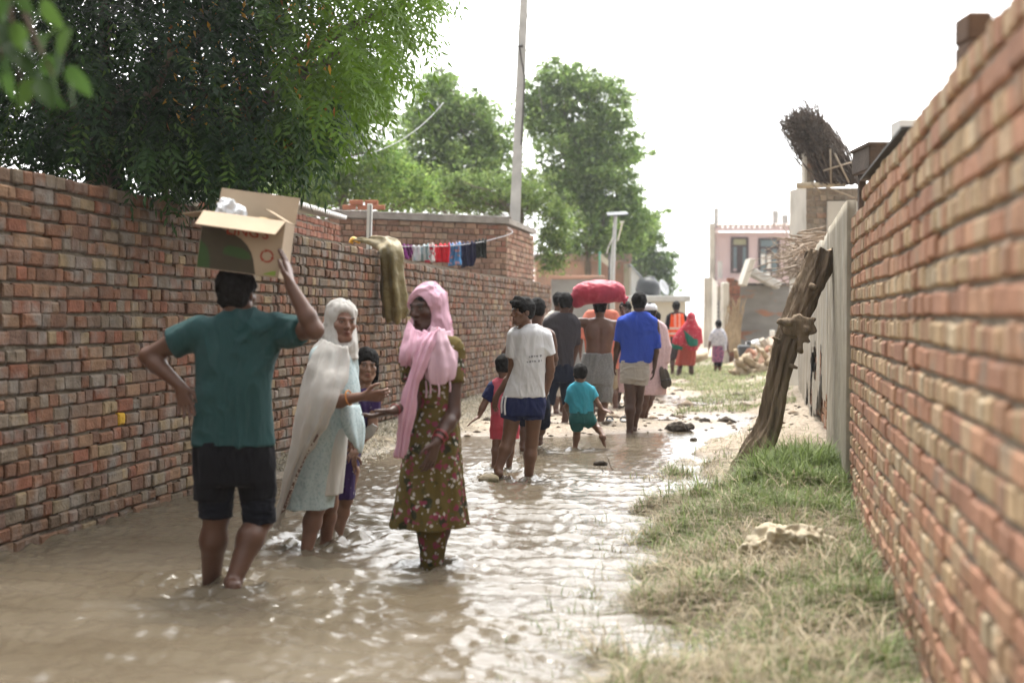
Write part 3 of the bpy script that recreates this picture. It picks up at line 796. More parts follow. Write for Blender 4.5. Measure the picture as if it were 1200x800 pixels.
# grey wall with bare brick patch, pier and leaning slabs
D = 42
gp = thing('yard_wall', (px2x(900, D), D, 0), 'grey cement yard wall with a patch of bare red brick behind the rubble', 'wall')
x0, x1 = px2x(867, D), px2x(940, D); zt = py2z(334, D)
M_gpatch = pmat('grey_patch', (.25, .245, .235), rough=.95, var=.3, scale=1.1, bump=.4, col2=(.36, .19, .13), c2scale=.9, c2lo=.56, c2hi=.6, stretch=(1, 1, 2.6))
MB().box(((x0 + x1) / 2, D + .12, zt / 2 - .1), (x1 - x0, .24, zt + .2)).build('wall', M_gpatch, gp)
MB().box(((x0 + x1) / 2, D + .1, zt + .025), (x1 - x0 + .05, .36, .06), bev=.01).build('coping', M_dark, gp)
brick_wall('brick_pier', [M_brick_r, M_mortar], (px2x(853, D - .6), D - .6), (px2x(867.5, D - .6), D - .6), (0, -1), -.1, lambda s: py2z(326, D) - .9 * max(0, s - .22) , 51, parent=gp, mode='right', pal=(PAL_RED, PAL_RED), h=.12, thick=.3)
MB().box((px2x(850, D - .5), D - .4, 1.2), (.18, .5, 2.4), bev=.03).build('pier_plaster', M_pale, gp)
def slab(name, px0, py0, px1, py1, D, th, dep, m, label):
    a, b = P(px0, py0, D), P(px1, py1, D); ax = nrm(b - a); e2 = V(0, 1, 0); e3 = np.cross(ax, e2)
    tag(MB().box((a + b) / 2, (np.linalg.norm(b - a), dep, th), np.array([ax, e2, e3]), bev=.02).build(name, m), label, 'slab')
slab('leaning_slab', 869, 335, 880, 304, 41.2, .16, .9, M_pale, 'pale slab tilted steeply on top of the brick pier')
slab('leaning_slab', 879, 318, 912, 335, 41.5, .22, .8, M_conc, 'grey slab lying askew on the grey yard wall')

# roofless brick building on the right with the brushwood on it
D = 24.6
rb = thing('brick_store', (px2x(980, D), D, 0), 'unfinished grey brick store carrying the brushwood bundle', 'building')
PAL_G = [((.30, .25, .20), 4), ((.26, .21, .165), 3), ((.34, .28, .22), 3), ((.28, .19, .14), 1)]
zt = py2z(218, D)
x0, x1 = px2x(945, D), px2x(1024, D)
brick_wall('front_wall', [M_brick_r, M_mortar_r], (x0, D), (x1, D), (0, -1), 0, lambda s: zt, 52, parent=rb, mode='right', pal=(PAL_G, PAL_G), h=.1, thick=.2, recess=.01, holes=((.30, .46, py2z(247, D), py2z(234, D)),))
v = [(x0 + .004, D + .03, 0), (x0 - .12, D + .9, 0), (x0 - .12, D + .9, zt), (x0 + .004, D + .03, zt)]
v = np.array(v); v = np.concatenate([v, v + V(.08, .02, 0)])
mesh('side_wall', v, [[0, 1, 2, 3], [7, 6, 5, 4]] + [[i, (i + 1) % 4, 4 + (i + 1) % 4, 4 + i] for i in range(4)], M_pale, rb, smooth=False)
MB().box((px2x(991, D), D - .035, (py2z(236, D) + 0.2) / 2), (px2x(1012, D) - px2x(966, D), .05, py2z(236, D) - .2), bev=.01).build('plaster_panel', M_pale, rb)
brick_wall('corner_pier', [M_brick_r, M_mortar_r], (px2x(945.5, D), D), (px2x(954, D), D), (0, -1), zt + .0, lambda s: py2z(176, D), 53, parent=rb, mode='right', pal=(PAL_G, PAL_G), h=.1, thick=.24)
MB().box((px2x(943.5, D), D + .12, (zt + py2z(176, D)) / 2), (.05, .24, py2z(176, D) - zt), bev=.01).build('pier_plaster', M_pale, rb)
mb = MB(); mb.tube([P(934, 217.5, D - .25), P(952, 217, D - .2), P(990, 216, D + .2)], [.05, .05, .045], 8); tag(mb.build('roof_beam', pmat('pale_wood', (.5, .42, .3), var=.25), smooth=True), 'round pale timber sticking out of the brick store wall', 'beam')

# brown tank and bits above the right wall
D = 9.9
bt = thing('rusty_tank', (px2x(1042, D), D + .3, 0), 'dark brown square steel tank on a stand behind the close brick wall', 'tank')
x0 = px2x(1020, D); z1, z0 = py2z(168, D), py2z(197, D)
M_rust = pmat('rusty_steel', (.085, .06, .045), rough=.8, var=.4, scale=6, bump=.4)
MB().box((x0 + .22, D + .3, (z0 + z1) / 2), (.44, .5, z1 - z0), bev=.01).build('body', M_rust, bt)
MB().box((x0 + .22, D + .3, z1 + .002), (.47, .53, .025), bev=.006).build('rim', M_rust, bt)
mb = MB()
for sx in (.06, .38):
    for sy in (.1, .5): mb.box((x0 + sx, D + sy, z0 / 2), (.05, .05, z0))
mb.build('stand', M_rust, bt)
D = 10.6
bx = thing('white_crate', (px2x(1044, D), D, py2z(168, D)), 'white plastic crate with small holes on the rusty tank', 'crate')
za, zb = py2z(168, 9.9) + .016, py2z(152, D)
mb = MB(); c0 = (px2x(1044, D), 10.2)
mb.box((c0[0], c0[1] - .11, (za + zb) / 2), (.16, .012, zb - za)); mb.box((c0[0], c0[1] + .11, (za + zb) / 2), (.16, .012, zb - za)); mb.box((c0[0] - .074, c0[1], (za + zb) / 2), (.012, .207, zb - za)); mb.box((c0[0] + .074, c0[1], (za + zb) / 2), (.012, .207, zb - za)); mb.box((c0[0], c0[1], za + .006), (.135, .2, .012))
mb.build('body', M_white, bx)
for k in range(3): MB().box((c0[0] - .045 + .045 * k, c0[1] - .118, za + .03), (.022, .004, .016)).build('slot', M_dark, bx)
D = 4.6
mb = MB(); zw = 2.19
mb.box((xr(D) + .085, D, zw + .045), (.075, .15, .085), bev=.008); mb.box((xr(D) + .088, D + .01, zw + .135), (.078, .145, .09), bev=.008)
tag(mb.build('wall_block', pmat('brown_block', (.12, .075, .05), var=.3, scale=12)), 'dark brown block left standing on top of the close brick wall', 'block')
# thin dark sheet lying along the wall top
a = V(xr(6.3) + .10, 6.3, 2.235); b = V(xr(8.4) + .06, 8.4, 2.205)
mb = MB(); ax = nrm(b - a); e2 = nrm(np.cross(V(0, 0, 1), ax)); mb.box((a + b) / 2, (np.linalg.norm(b - a), .16, .012), np.array([ax, e2, np.cross(ax, e2)])); tag(mb.build('metal_strip', M_dark), 'thin dark metal strip lying along the close wall top', 'strip')

# overhead wires
def wire(name, a, b, sag, label, rad=.008, n=24):
    t = np.linspace(0, 1, n)[:, None]
    p = np.asarray(a) * (1 - t) + np.asarray(b) * t; p[:, 2] -= sag * 4 * (t * (1 - t))[:, 0]
    mb = MB(); mb.tube(p, rad, 5); tag(mb.build(name, M_wire, smooth=True), label, 'wire')
M_wire = pmat('wire_grey', (.25, .25, .26), rough=.6, bump=0, var=0)
wire('overhead_wire', P(614, -8, 31), P(1046, 152, 24.8), .12, 'thin wire running down from the pole to the brick store')
wire('overhead_wire', P(608, 54, 31), P(330, 96, 24), .25, 'lower thin wire from the pole into the dark tree')
wire('overhead_wire', P(610, 30, 31), P(380, 54, 26), .25, 'upper thin wire from the pole towards the dark tree')
wire('overhead_wire', P(617, 10, 31), P(636, 130, 47), .1, 'thin slack wire from the pole down into the tall right tree', .01)
wire('overhead_wire', P(606, 20, 31), P(608, 56, 31), .0, 'short loop of thin wire hanging beside the pole', .008)
wire('overhead_wire', P(372, 186, 20), P(520, 120, 32), .35, 'pale cable sagging in front of the green trees', .009)
# ------------------------------------------------------------------ leaves
def rand_dirs(n, r):
    v = r.normal(size=(n, 3)); return v / np.linalg.norm(v, axis=1)[:, None]

def leaf_quads(c, d, n, L, W, fold=.15):
    """Rhombic leaves: centre c, long direction d, normal n, length L, width W -> verts, faces."""
    d = d / (np.linalg.norm(d, axis=1)[:, None] + 1e-9)
    s = np.cross(d, n); s /= np.linalg.norm(s, axis=1)[:, None] + 1e-9
    nn = np.cross(s, d)
    L = np.broadcast_to(L, (len(c),))[:, None]; W = np.broadcast_to(W, (len(c),))[:, None]
    a = c - d * L / 2; b = c + s * W / 2 + nn * W * fold - d * L * .08; e = c + d * L / 2; g = c - s * W / 2 + nn * W * fold - d * L * .08
    v = np.stack([a, b, e, g], 1).reshape(-1, 3)
    return v, np.arange(len(v)).reshape(-1, 4)

M_leaf_dark = pmat('leaves_dark', attr=True, rough=.55, var=.15, scale=3, bump=0, transl=.30, spec=.18)
M_leaf = pmat('leaves_green', attr=True, rough=.55, var=.15, scale=2, bump=0, transl=.48, spec=.2)
M_bark = pmat('bark', (.10, .075, .055), rough=.95, var=.4, scale=8, bump=1, bscale=14, dist=.03, stretch=(1, 1, .25))
M_bark_pale = pmat('bark_pale', (.20, .165, .125), rough=.95, var=.35, scale=8, bump=.8, bscale=14, dist=.02, stretch=(1, 1, .3))

def fronds(b, d, nl, flen, ll, lw, r, droop=.5, col=None, yellow=.02):
    """Pinnate leaves: bases b, directions d -> leaflets on both sides of a drooping stalk."""
    n = len(b)
    d = d / np.linalg.norm(d, axis=1)[:, None]
    down = V(0, 0, -1)
    side0 = np.cross(d, np.tile(down, (n, 1))); side0 /= np.linalg.norm(side0, axis=1)[:, None] + 1e-6
    tw = r.normal(0, .35, n)[:, None]
    fl = flen * r.uniform(.7, 1.25, n)[:, None]
    C, Dd, N = [], [], []
    for k in range(nl):
        t = .18 + .82 * k / (nl - 1)
        pos = b + d * fl * t + down * fl * droop * t * t * .7
        tang = d + down * droop * 1.4 * t; tang /= np.linalg.norm(tang, axis=1)[:, None]
        s = side0 + np.cross(tang, side0) * tw
        for sg in ((1, -1) if k < nl - 1 else (0,)):
            ld = (tang * .55 + s * sg * .85 + down * .22) + r.normal(0, .12, (n, 3))
            ld /= np.linalg.norm(ld, axis=1)[:, None]
            C.append(pos + ld * ll * .5); Dd.append(ld); N.append(np.cross(s, tang) + r.normal(0, .25, (n, 3)))
    m = len(C)
    C = np.stack(C, 1).reshape(-1, 3); Dd = np.stack(Dd, 1).reshape(-1, 3); N = np.stack(N, 1).reshape(-1, 3)
    v, f = leaf_quads(C, Dd, N, ll * r.uniform(.8, 1.2, len(C)), lw)
    if col is None: return v, f, m
    c = np.repeat(np.repeat(col, m, 0), 4, 0)
    return v, f, c

def mixcol(n, r, cols, w):
    k = r.choice(len(cols), n, p=np.array(w, float) / sum(w))
    c = np.array(cols)[k] * r.uniform(.7, 1.3, (n, 1))
    return c

def cat(parts):
    V_, F_, C_ = [], [], []; n = 0
    for v, f, c in parts:
        V_.append(v); F_.append(f + n); C_.append(c); n += len(v)
    return np.concatenate(V_), np.concatenate(F_), np.concatenate(C_)

def in_poly(px, py, poly):
    poly = np.asarray(poly, float); x0, y0 = poly[-1]; ins = np.zeros(len(px), bool)
    for x1, y1 in poly:
        c = ((y1 > py) != (y0 > py)) & (px < (x0 - x1) * (py - y1) / (y0 - y1 + 1e-12) + x1)
        ins ^= c; x0, y0 = x1, y1
    return ins

def limb(mb, a, b, ra, rb, r, k=5, wig=.08):
    t = np.linspace(0, 1, k)[:, None]
    p = np.asarray(a) * (1 - t) + np.asarray(b) * t
    L = np.linalg.norm(np.asarray(b) - np.asarray(a))
    p[1:-1] += r.normal(0, wig * L / 3, (k - 2, 3))
    p = catmull(p, 3)
    mb.tube(p, np.linspace(ra, rb, len(p)), 7)
    return p

# big dark tree over the left wall -----------------------------------------------------------------
r = np.random.default_rng(77)
tr = thing('neem_tree', (P(127, 300, 12.4)[0], 12.4, .1), 'huge dark neem tree spreading over the left brick wall', 'tree')
base = V(P(127, 300, 12.4)[0], 12.4, -.1)
fork = P(122, 170, 12.5)
mb = MB()
mb.tube(catmull([base, P(128, 260, 12.4), P(124, 215, 12.45), fork]), np.linspace(.22, .15, 19), 10)
tips = [P(300, 95, 11.2), P(420, 45, 12.2), P(380, 70, 13), P(200, 60, 10.2), P(30, 110, 11), P(-120, 60, 12.5), P(120, -120, 12.5), P(330, -110, 12.6), P(0, -60, 11), P(240, 0, 13.6), P(480, 5, 12.4), P(60, 40, 13.6)]
for t in tips: limb(mb, fork, t, .085, .02, r, 6, .16)
# the boughs that show against the leaves
mb.tube(catmull([P(205, 165, 12.1), P(262, 148, 11.7), P(318, 108, 11.6), P(372, 85, 11.7), P(404, 58, 11.9)]), np.linspace(.05, .012, 25), 7)
mb.tube(catmull([P(250, 150, 11.8), P(300, 122, 11.5), P(345, 115, 11.5)]), np.linspace(.03, .01, 13), 6)
mb.build('trunk', M_bark, tr, smooth=True)
poly = [(-260, -330), (460, -330), (520, -60), (500, 2), (478, 30), (452, 62), (446, 95), (420, 118), (392, 120), (388, 150), (362, 165), (322, 172), (268, 186), (170, 172), (150, 176), (60, 175), (-40, 165), (-260, 180)]
parts = []
def sample(poly, n, d0, d1, r):
    poly = np.array(poly, float); lo, hi = poly.min(0), poly.max(0)
    out = []
    while sum(len(o) for o in out) < n:
        q = r.uniform(lo, hi, (n * 2, 2)); q = q[in_poly(q[:, 0], q[:, 1], poly)]; out.append(q)
    q = np.concatenate(out)[:n]; D = r.uniform(d0, d1, n)
    return np.array([P(a, b, c) for (a, b), c in zip(q, D)]), q, D
nF = 12500
b, q, D = sample(poly, nF, 9.9, 15.4, r)
ctr = P(150, -40, 12.5)
out = b - ctr; out[:, 2] *= .4
d = out / np.linalg.norm(out, axis=1)[:, None] + rand_dirs(nF, r) * .9 + V(0, 0, -.35)
col = mixcol(nF, r, [(.013, .036, .008), (.009, .026, .007), (.022, .054, .010), (.06, .11, .016)], [5, 5, 3, .6])  # greens deepened so the shade inside the crown is in the leaf colour
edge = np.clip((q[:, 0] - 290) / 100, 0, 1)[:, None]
col = col * (1 - .8 * edge) + np.array([.15, .27, .022]) * .8 * edge  # sunlit right side of the crown painted into the leaves as bright yellow green
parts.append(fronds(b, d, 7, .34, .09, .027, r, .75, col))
# hanging sprays along the lower rim
low = [(150, 170), (170, 130), (300, 130), (392, 105), (388, 135), (350, 148), (322, 160), (270, 182), (225, 184), (190, 178)]
n2 = 750
b2, q2, D2 = sample(low, n2, 9.9, 13.5, r)
parts.append(fronds(b2, V(.25, -.2, -.8) + rand_dirs(n2, r) * .6, 7, .34, .09, .024, r, .7, mixcol(n2, r, [(.025, .060, .018), (.04, .085, .02), (.09, .17, .03)], [4, 3, 1.2])))
# yellowing leaflets
n3 = 240
b3, q3, _ = sample([(190, 0), (400, 0), (400, 160), (300, 190), (190, 150)], n3, 10, 12, r)
v3, f3 = leaf_quads(b3, rand_dirs(n3, r) + V(0, 0, -1), rand_dirs(n3, r), .08, .026)
parts.append((v3, f3, np.repeat(mixcol(n3, r, [(.45, .25, .03), (.35, .12, .03)], [3, 1]), 4, 0)))
v, f, c = cat(parts)
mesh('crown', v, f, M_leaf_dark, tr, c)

# thin second stem beside it
tr = thing('sapling', (P(194, 300, 14.2)[0], 14.2, .1), 'thin bare sapling trunk between the dark tree and the shed', 'tree')
mb = MB(); mb.tube(catmull([V(P(194, 300, 14.2)[0], 14.2, -.1), P(194, 240, 14.2), P(195, 190, 14.2), P(203, 150, 14.3)]), np.linspace(.05, .028, 19), 8)
mb.tube(catmull([P(195, 200, 14.2), P(206, 165, 14), P(215, 150, 14)]), np.linspace(.02, .01, 13), 6); mb.build('trunk', M_bark, tr, smooth=True)
n = 130; b, q, _ = sample([(160, 150), (230, 150), (225, 205), (170, 205)], n, 13.8, 15, r)
v, f, c = fronds(b, rand_dirs(n, r) + V(0, 0, -.4), 7, .3, .08, .022, r, .6, mixcol(n, r, [(.05, .11, .03), (.12, .22, .04)], [2, 1])); mesh('crown', v, f, M_leaf_dark, tr, c)

# close, out of focus twig with broad leaves in the upper left corner
r = np.random.default_rng(8)
tw = thing('leafy_branch', P(20, -150, 3.7), 'close pale green broad leaved branch hanging in the upper left corner', 'branch')
mb = MB()
mb.tube(catmull([P(-60, -420, 3.9), P(-20, -200, 3.75), P(5, -60, 3.7), P(30, 20, 3.65), P(62, 88, 3.62)]), np.linspace(.02, .004, 25), 6)
mb.tube(catmull([P(5, -60, 3.7), P(15, 30, 3.72), P(25, 95, 3.7)]), np.linspace(.008, .003, 13), 5)
mb.tube(catmull([P(-20, -200, 3.75), P(-15, -20, 3.75), P(2, 70, 3.75)]), np.linspace(.01, .003, 13), 5)
mb.build('stem', M_bark, tw, smooth=True)
pts = [(10, 12), (30, 5), (38, 30), (22, 45), (48, 52), (5, 40), (8, 75), (30, 78), (55, 78), (70, 72), (45, 95), (66, 98), (92, 95), (85, 112), (12, 100), (30, 112), (70, 118), (2, 12), (60, 40), (75, 50), (20, -15), (40, -20), (62, 18), (-12, 30), (-15, 60), (-10, 90), (5, -40), (30, -50), (-20, -10), (52, 110), (98, 100), (15, 60), (36, 62)]
VV = []; FF = []; CC = []; n0 = 0
for (a, b_) in pts:
    c = P(a, b_, r.uniform(3.5, 3.9)); L = r.uniform(.07, .10); W = L * r.uniform(.55, .7)
    d = nrm(V(r.normal(.15, .4), r.normal(0, .4), -1)); nn = nrm(np.cross(d, rand_dirs(1, r)[0] + V(.8, -.6, 0))); s = nrm(np.cross(d, nn))
    o = [(-.5, 0), (-.42, .3), (-.2, .48), (.1, .4), (.35, .16), (.5, 0), (.35, -.16), (.1, -.4), (-.2, -.48), (-.42, -.3)]
    v = [c] + [c + d * L * u + s * W * w + nn * (abs(w) * W * .25 - (u * u) * L * .2) for u, w in o]
    VV += v; FF += [[n0, n0 + 1 + i, n0 + 1 + (i + 1) % 10] for i in range(10)]; n0 += 11
    CC += [np.array([(.040, .078, .018), (.058, .105, .022), (.028, .058, .014)][r.integers(3)]) * r.uniform(.8, 1.2)] * 11
mesh('leaves', np.array(VV), np.array(FF), M_leaf, tw, np.array(CC))

# lighter trees ----------------------------------------------------------------------------------
def crown_tree(name, label, D, blobs, stems, n, cols, w, leaf=(.10, .038), clump=.42, seed=1, dd=None, bark=M_bark_pale, rb=.13, mat=None, hang=.2, fill=1.0):
    """blobs: photo ellipses (cx, cy, rx, ry) that the crown fills, given real depth about D."""
    r = np.random.default_rng(seed)
    bx, by = stems[0]
    root = thing(name, (px2x(bx, D), D, 0), label, 'tree')
    pts = []; small = []
    area = np.array([b[2] * b[3] for b in blobs], float)
    for b, a in zip(blobs, area / area.sum()):
        k = max(5, int(a * n / 60 * fill))
        u = rand_dirs(k, r) * (r.random((k, 1)) ** (1 / 2.2))
        rx, ry = b[2] * D / F, b[3] * D / F
        c = P(b[0], b[1], D)
        out = r.random((k, 1)) < .36
        sp = np.where(out, r.uniform(1.0, 1.45, (k, 1)), .88)
        pts.append(c + u * V(rx, (dd or rx), ry) * sp); small.append(np.where(out[:, 0], .6, 1.0))
    cl = np.concatenate(pts)
    mb = MB()
    top = P(stems[-1][0], stems[-1][1], D)
    tp = catmull([V(px2x(bx, D), D, -.1)] + [P(a, b, D) for a, b in stems[1:]], 4)
    mb.tube(tp, np.linspace(rb, rb * .3, len(tp)), 8)
    for p in cl[r.choice(len(cl), min(46, len(cl)), replace=False)]:
        j = tp[int(len(tp) * r.uniform(.35, .95))] if p[2] > tp[len(tp) // 2][2] else tp[int(len(tp) * r.uniform(.3, .6))]
        limb(mb, j, p, rb * .28, .012, r, 5, .12)
    mb.build('trunk', bark, root, smooth=True)
    per = max(4, n // len(cl))
    cr = clump * r.uniform(.4, 1.3, len(cl)) * np.concatenate(small)
    tone = r.uniform(.65, 1.3, len(cl))
    flat = V(1, 1, .62)
    c = np.repeat(cl, per, 0) + rand_dirs(len(cl) * per, r) * np.abs(r.normal(0, .68, (len(cl) * per, 1))) * np.repeat(cr, per)[:, None] * flat
    m = len(c)
    outw = c - np.repeat(cl, per, 0)
    d = nrm_rows(outw) * .8 + rand_dirs(m, r) * .8 + V(0, 0, -hang)
    nr = rand_dirs(m, r) + V(0, 0, .9)
    v, f = leaf_quads(c, d, nr, leaf[0] * r.uniform(.7, 1.3, m), leaf[1] * r.uniform(.8, 1.2, m))
    col = mixcol(m, r, cols, w) * np.repeat(tone, per)[:, None]
    mesh('crown', v, f, mat or M_leaf, root, np.repeat(col, 4, 0))
    return root
def nrm_rows(a): return a / (np.linalg.norm(a, axis=1)[:, None] + 1e-9)

G1 = [(.17, .28, .06), (.23, .35, .08), (.12, .21, .055), (.30, .40, .10)]
G2 = [(.18, .29, .08), (.24, .36, .10), (.13, .21, .06), (.31, .42, .13)]
crown_tree('leafy_tree', 'mid green feathery tree rising behind the corrugated shed', 33, [(405, 140, 56, 56), (432, 205, 50, 42), (360, 215, 52, 38), (443, 112, 26, 26), (395, 100, 34, 22)], [(400, 371), (402, 240), (408, 150), (415, 110)], 26000, G1, [3, 3, 2, 2], (.13, .042), .55, 101)
crown_tree('leafy_tree', 'open crowned tree with a bare notch left of the utility pole', 44, [(518, 104, 34, 26), (545, 132, 46, 28), (494, 142, 30, 24), (520, 165, 50, 28), (574, 172, 34, 38), (545, 195, 62, 30), (490, 205, 38, 38), (525, 228, 58, 28), (470, 215, 26, 34)], [(528, 371), (530, 260), (526, 170), (520, 100)], 40000, G2, [3, 3, 2, 2], (.17, .062), .62, 102, fill=1.0)
crown_tree('leafy_tree', 'tall light green tree right of the utility pole', 50, [(655, 92, 30, 26), (690, 106, 38, 26), (640, 138, 34, 40), (708, 146, 42, 28), (674, 165, 46, 32), (722, 185, 34, 28), (694, 205, 60, 30), (660, 225, 48, 34), (716, 240, 52, 30), (700, 275, 66, 32), (628, 112, 18, 26), (728, 112, 16, 16), (744, 262, 28, 26)], [(690, 371), (688, 290), (680, 190), (660, 85)], 60000, G2, [3, 3, 2, 2], (.18, .068), .68, 103, fill=1.0)
crown_tree('leafy_bush', 'bright yellow green bush crowding behind the brick house corner', 37, [(645, 262, 26, 38), (612, 228, 36, 34), (575, 228, 38, 30), (648, 300, 18, 24), (535, 228, 40, 24), (500, 225, 30, 22)], [(612, 371), (612, 290), (610, 240)], 22000, [(.19, .28, .075), (.25, .33, .10), (.13, .21, .06)], [3, 3, 2], (.11, .038), .46, 104, rb=.08, fill=.8)
crown_tree('leafy_tree', 'far rounded green tree above the cream outhouse', 68, [(757, 288, 26, 24), (772, 316, 22, 26), (740, 300, 28, 30), (722, 282, 28, 22), (780, 336, 14, 14)], [(752, 371), (752, 320), (755, 290)], 17000, [(.15, .24, .08), (.20, .30, .10), (.12, .19, .07)], [3, 2, 2], (.22, .085), .75, 105)
crown_tree('leafy_tree', 'low dense green tree between the shed roof and the brick house', 34.5, [(470, 222, 40, 34), (455, 190, 28, 24), (350, 232, 45, 22), (300, 226, 45, 16)], [(440, 371), (445, 260), (455, 210)], 16000, G1, [2, 3, 2, 2], (.12, .042), .5, 106, rb=.09)

# ------------------------------------------------------------------ grass on the right bank
def blades(x, y, h, w, col, r, bend=.5, zofs=0.0, lie=0.0):
    n = len(x)
    z = ground_z(x, y) - .01 + zofs
    th = r.uniform(0, 2 * math.pi, n)
    d = np.stack([np.cos(th), np.sin(th), np.zeros(n)], -1)
    s = np.stack([-np.sin(th), np.cos(th), np.zeros(n)], -1)
    b = np.stack([x, y, z], -1)
    k = r.uniform(.2, 1.3, n)[:, None] * bend + lie
    up = V(0, 0, 1)
    h = h[:, None]; w = w[:, None]
    inv = 1 / np.sqrt(1 + k * k * .6)
    p1 = b + (up * .5 + d * k * .25) * h * inv
    p2 = b + (up * (.88 - .18 * np.minimum(k, 2)) + d * k * .85) * h * inv
    v = np.stack([b - s * w / 2, b + s * w / 2, p1 + s * w * .4, p1 - s * w * .4, p2 + s * w * .06, p2 - s * w * .06], 1).reshape(-1, 3)
    i = np.arange(n)[:, None] * 6
    f = np.concatenate([i + np.array([[0, 1, 2, 3]]), i + np.array([[3, 2, 4, 5]])], 0)
    return v, f, np.repeat(col, 6, 0)
M_grass = pmat('grass_blades', attr=True, rough=.6, var=.1, scale=4, bump=0, transl=.3, spec=.25)
r = np.random.default_rng(15)
parts = []
n = 175000
y = 3.2 + 12.3 * r.random(n) ** 1.5
rr = r.uniform(.02, 1.75, n)
x = xr(y) - rr
p = np.stack([x, y, 0 * x], -1)
n1 = fbm(p * 2.2 + 30, 3); n2 = fbm(p * .9 + 60, 2); n3 = fbm(p * 6 + 11, 2)
gz_ = ground_z(x, y)
keep = (gz_ > -.05 - .10 * np.clip((8.5 - y) / 3, 0, 1) + .07 * n1) & (r.random(n) < np.clip(.85 + .6 * n1 + .35 * n3, .25, 1)) & (r.random(n) < np.clip(1.1 - .12 * (y - 9), .25, 1))
keep &= ~((y > 12.3) & (r.random(n) < .8))            # trampled bare mud towards the far end of the bank
x, y, n1, n2, n3, rr, gz_ = x[keep], y[keep], n1[keep], n2[keep], n3[keep], rr[keep], gz_[keep]
m = len(x)
lush = np.exp(-((y - 10.4) / 1.6) ** 2 - ((rr - .35) / .55) ** 2)
gr = np.clip(.05 + .24 * n2 + .50 * lush + .25 * n3 - .06 * (y < 7) + .35 * np.exp(-(rr / .12) ** 2), .06, .85)
isg = r.random(m) < gr
cg = mixcol(m, r, [(.16, .22, .07), (.22, .28, .10), (.12, .16, .05)], [3, 2, 2])
cs = mixcol(m, r, [(.40, .335, .225), (.32, .26, .17), (.47, .41, .30), (.20, .16, .105)], [3, 3, 2, 2])
col = np.where(isg[:, None], cg, cs)
h = np.where(isg, r.uniform(.06, .17, m) * (1 + 1.3 * lush), r.uniform(.06, .19, m)) * np.clip(1.0 + .5 * n1, .5, 1.5)
w = np.where(isg, r.uniform(.004, .009, m) * (1 + .9 * lush), r.uniform(.003, .006, m))
lie = np.where(isg, r.uniform(0, .9, m), r.uniform(.6, 3.0, m))[:, None]
parts.append(blades(x, y, h, w, col, r, .8, 0, lie))
# ragged tufts standing out of the trampled mat
nt = 270
ty = 3.9 + 9.2 * r.random(nt) ** 1.25; tr_ = .05 + 1.5 * r.random(nt); tx = xr(ty) - tr_
ok = ground_z(tx, ty) > -.04; tx, ty, tr_ = tx[ok], ty[ok], tr_[ok]; nt = len(tx)
kk = np.repeat(np.arange(nt), r.integers(25, 80, nt)); m = len(kk)
rad = r.uniform(.02, .09, nt)[kk]
x = tx[kk] + r.normal(0, 1, m) * rad; y = ty[kk] + r.normal(0, 1, m) * rad
green = r.random(nt) < np.clip(.42 + .5 * np.exp(-((ty - 10.2) / 1.8) ** 2), 0, .9)
cg = mixcol(m, r, [(.15, .21, .06), (.22, .28, .10), (.11, .15, .045)], [3, 2, 2]); cs = mixcol(m, r, [(.40, .34, .23), (.31, .25, .16), (.47, .41, .30)], [3, 2, 2])
isg = np.where(r.random(m) < .25, ~green[kk], green[kk])
parts.append(blades(x, y, r.uniform(.10, .26, m) * r.uniform(.7, 1.35, nt)[kk], r.uniform(.004, .009, m), np.where(isg[:, None], cg, cs), r, 1.3, 0, r.uniform(0, .9, (m, 1))))
# long dead stalks lying across
m = 2600; y = 3.8 + 8.5 * r.random(m); x = xr(y) - .1 - 1.35 * r.random(m); ok = ground_z(x, y) > -.03; x, y = x[ok], y[ok]; m = len(x)
parts.append(blades(x, y, r.uniform(.25, .5, m), r.uniform(.004, .007, m), mixcol(m, r, [(.45, .38, .26), (.34, .27, .17)], [1, 1]), r, .6, .03, r.uniform(2.0, 5.0, (m, 1))))
# tufts reaching into the water
n = 2000
tc = np.array([P(a, b, 2334 / (b - 371.)) for a, b in [(735, 625), (748, 610), (765, 620), (780, 640), (712, 700), (690, 745), (668, 770), (700, 720), (730, 690), (755, 660), (640 + 30, 790), (720, 640)]])
k = r.integers(0, len(tc), n)
x = tc[k, 0] + r.normal(0, .16, n); y = tc[k, 1] + r.normal(0, .30, n)
zz = np.maximum(ground_z(x, y), -.05)
col = mixcol(n, r, [(.12, .17, .05), (.30, .25, .15), (.17, .20, .07)], [3, 3, 2])
v, f, c = blades(x, y, r.uniform(.07, .20, n), r.uniform(.004, .008, n), col, r, 1.2, 0, r.uniform(0, .8, (n, 1)))
v[:, 2] += np.repeat(zz - ground_z(x, y), 6)
parts.append((v, f, c))
v, f, c = cat(parts)
g = mesh('grass', v, f, M_grass, None, c, origin=(1.5, 7, 0)); tag(g, 'trampled green and straw coloured grass along the close right wall', 'grass', kind='stuff')
# grass farther on, by the rubble
n = 90000
y = 17 + 29 * r.random(n) ** 1.3; rr = r.uniform(.1, 4.2, n)
x = xr(y) - rr
p = np.stack([x, y, 0 * x], -1); n1 = fbm(p * .45 + 80, 3)
keep = (rr < 1.0 + .085 * (y - 16) + .9 * n1) & (r.random(n) < .75 + n1) & (y > 19 + 2 * n1)
x, y = x[keep], y[keep]; m = len(x)
col = mixcol(m, r, [(.19, .24, .085), (.25, .29, .12), (.36, .32, .20), (.13, .17, .06)], [3, 3, 3, 2])
v, f, c = blades(x, y, r.uniform(.04, .15, m), r.uniform(.006, .012, m) * (1 + .015 * (y - 17)), col, r, .9, 0, r.uniform(0, .8, (m, 1)))
g = mesh('grass', v, f, M_grass, None, c, origin=(5, 30, 0)); tag(g, 'short pale green grass beside the track near the rubble', 'grass', kind='stuff')
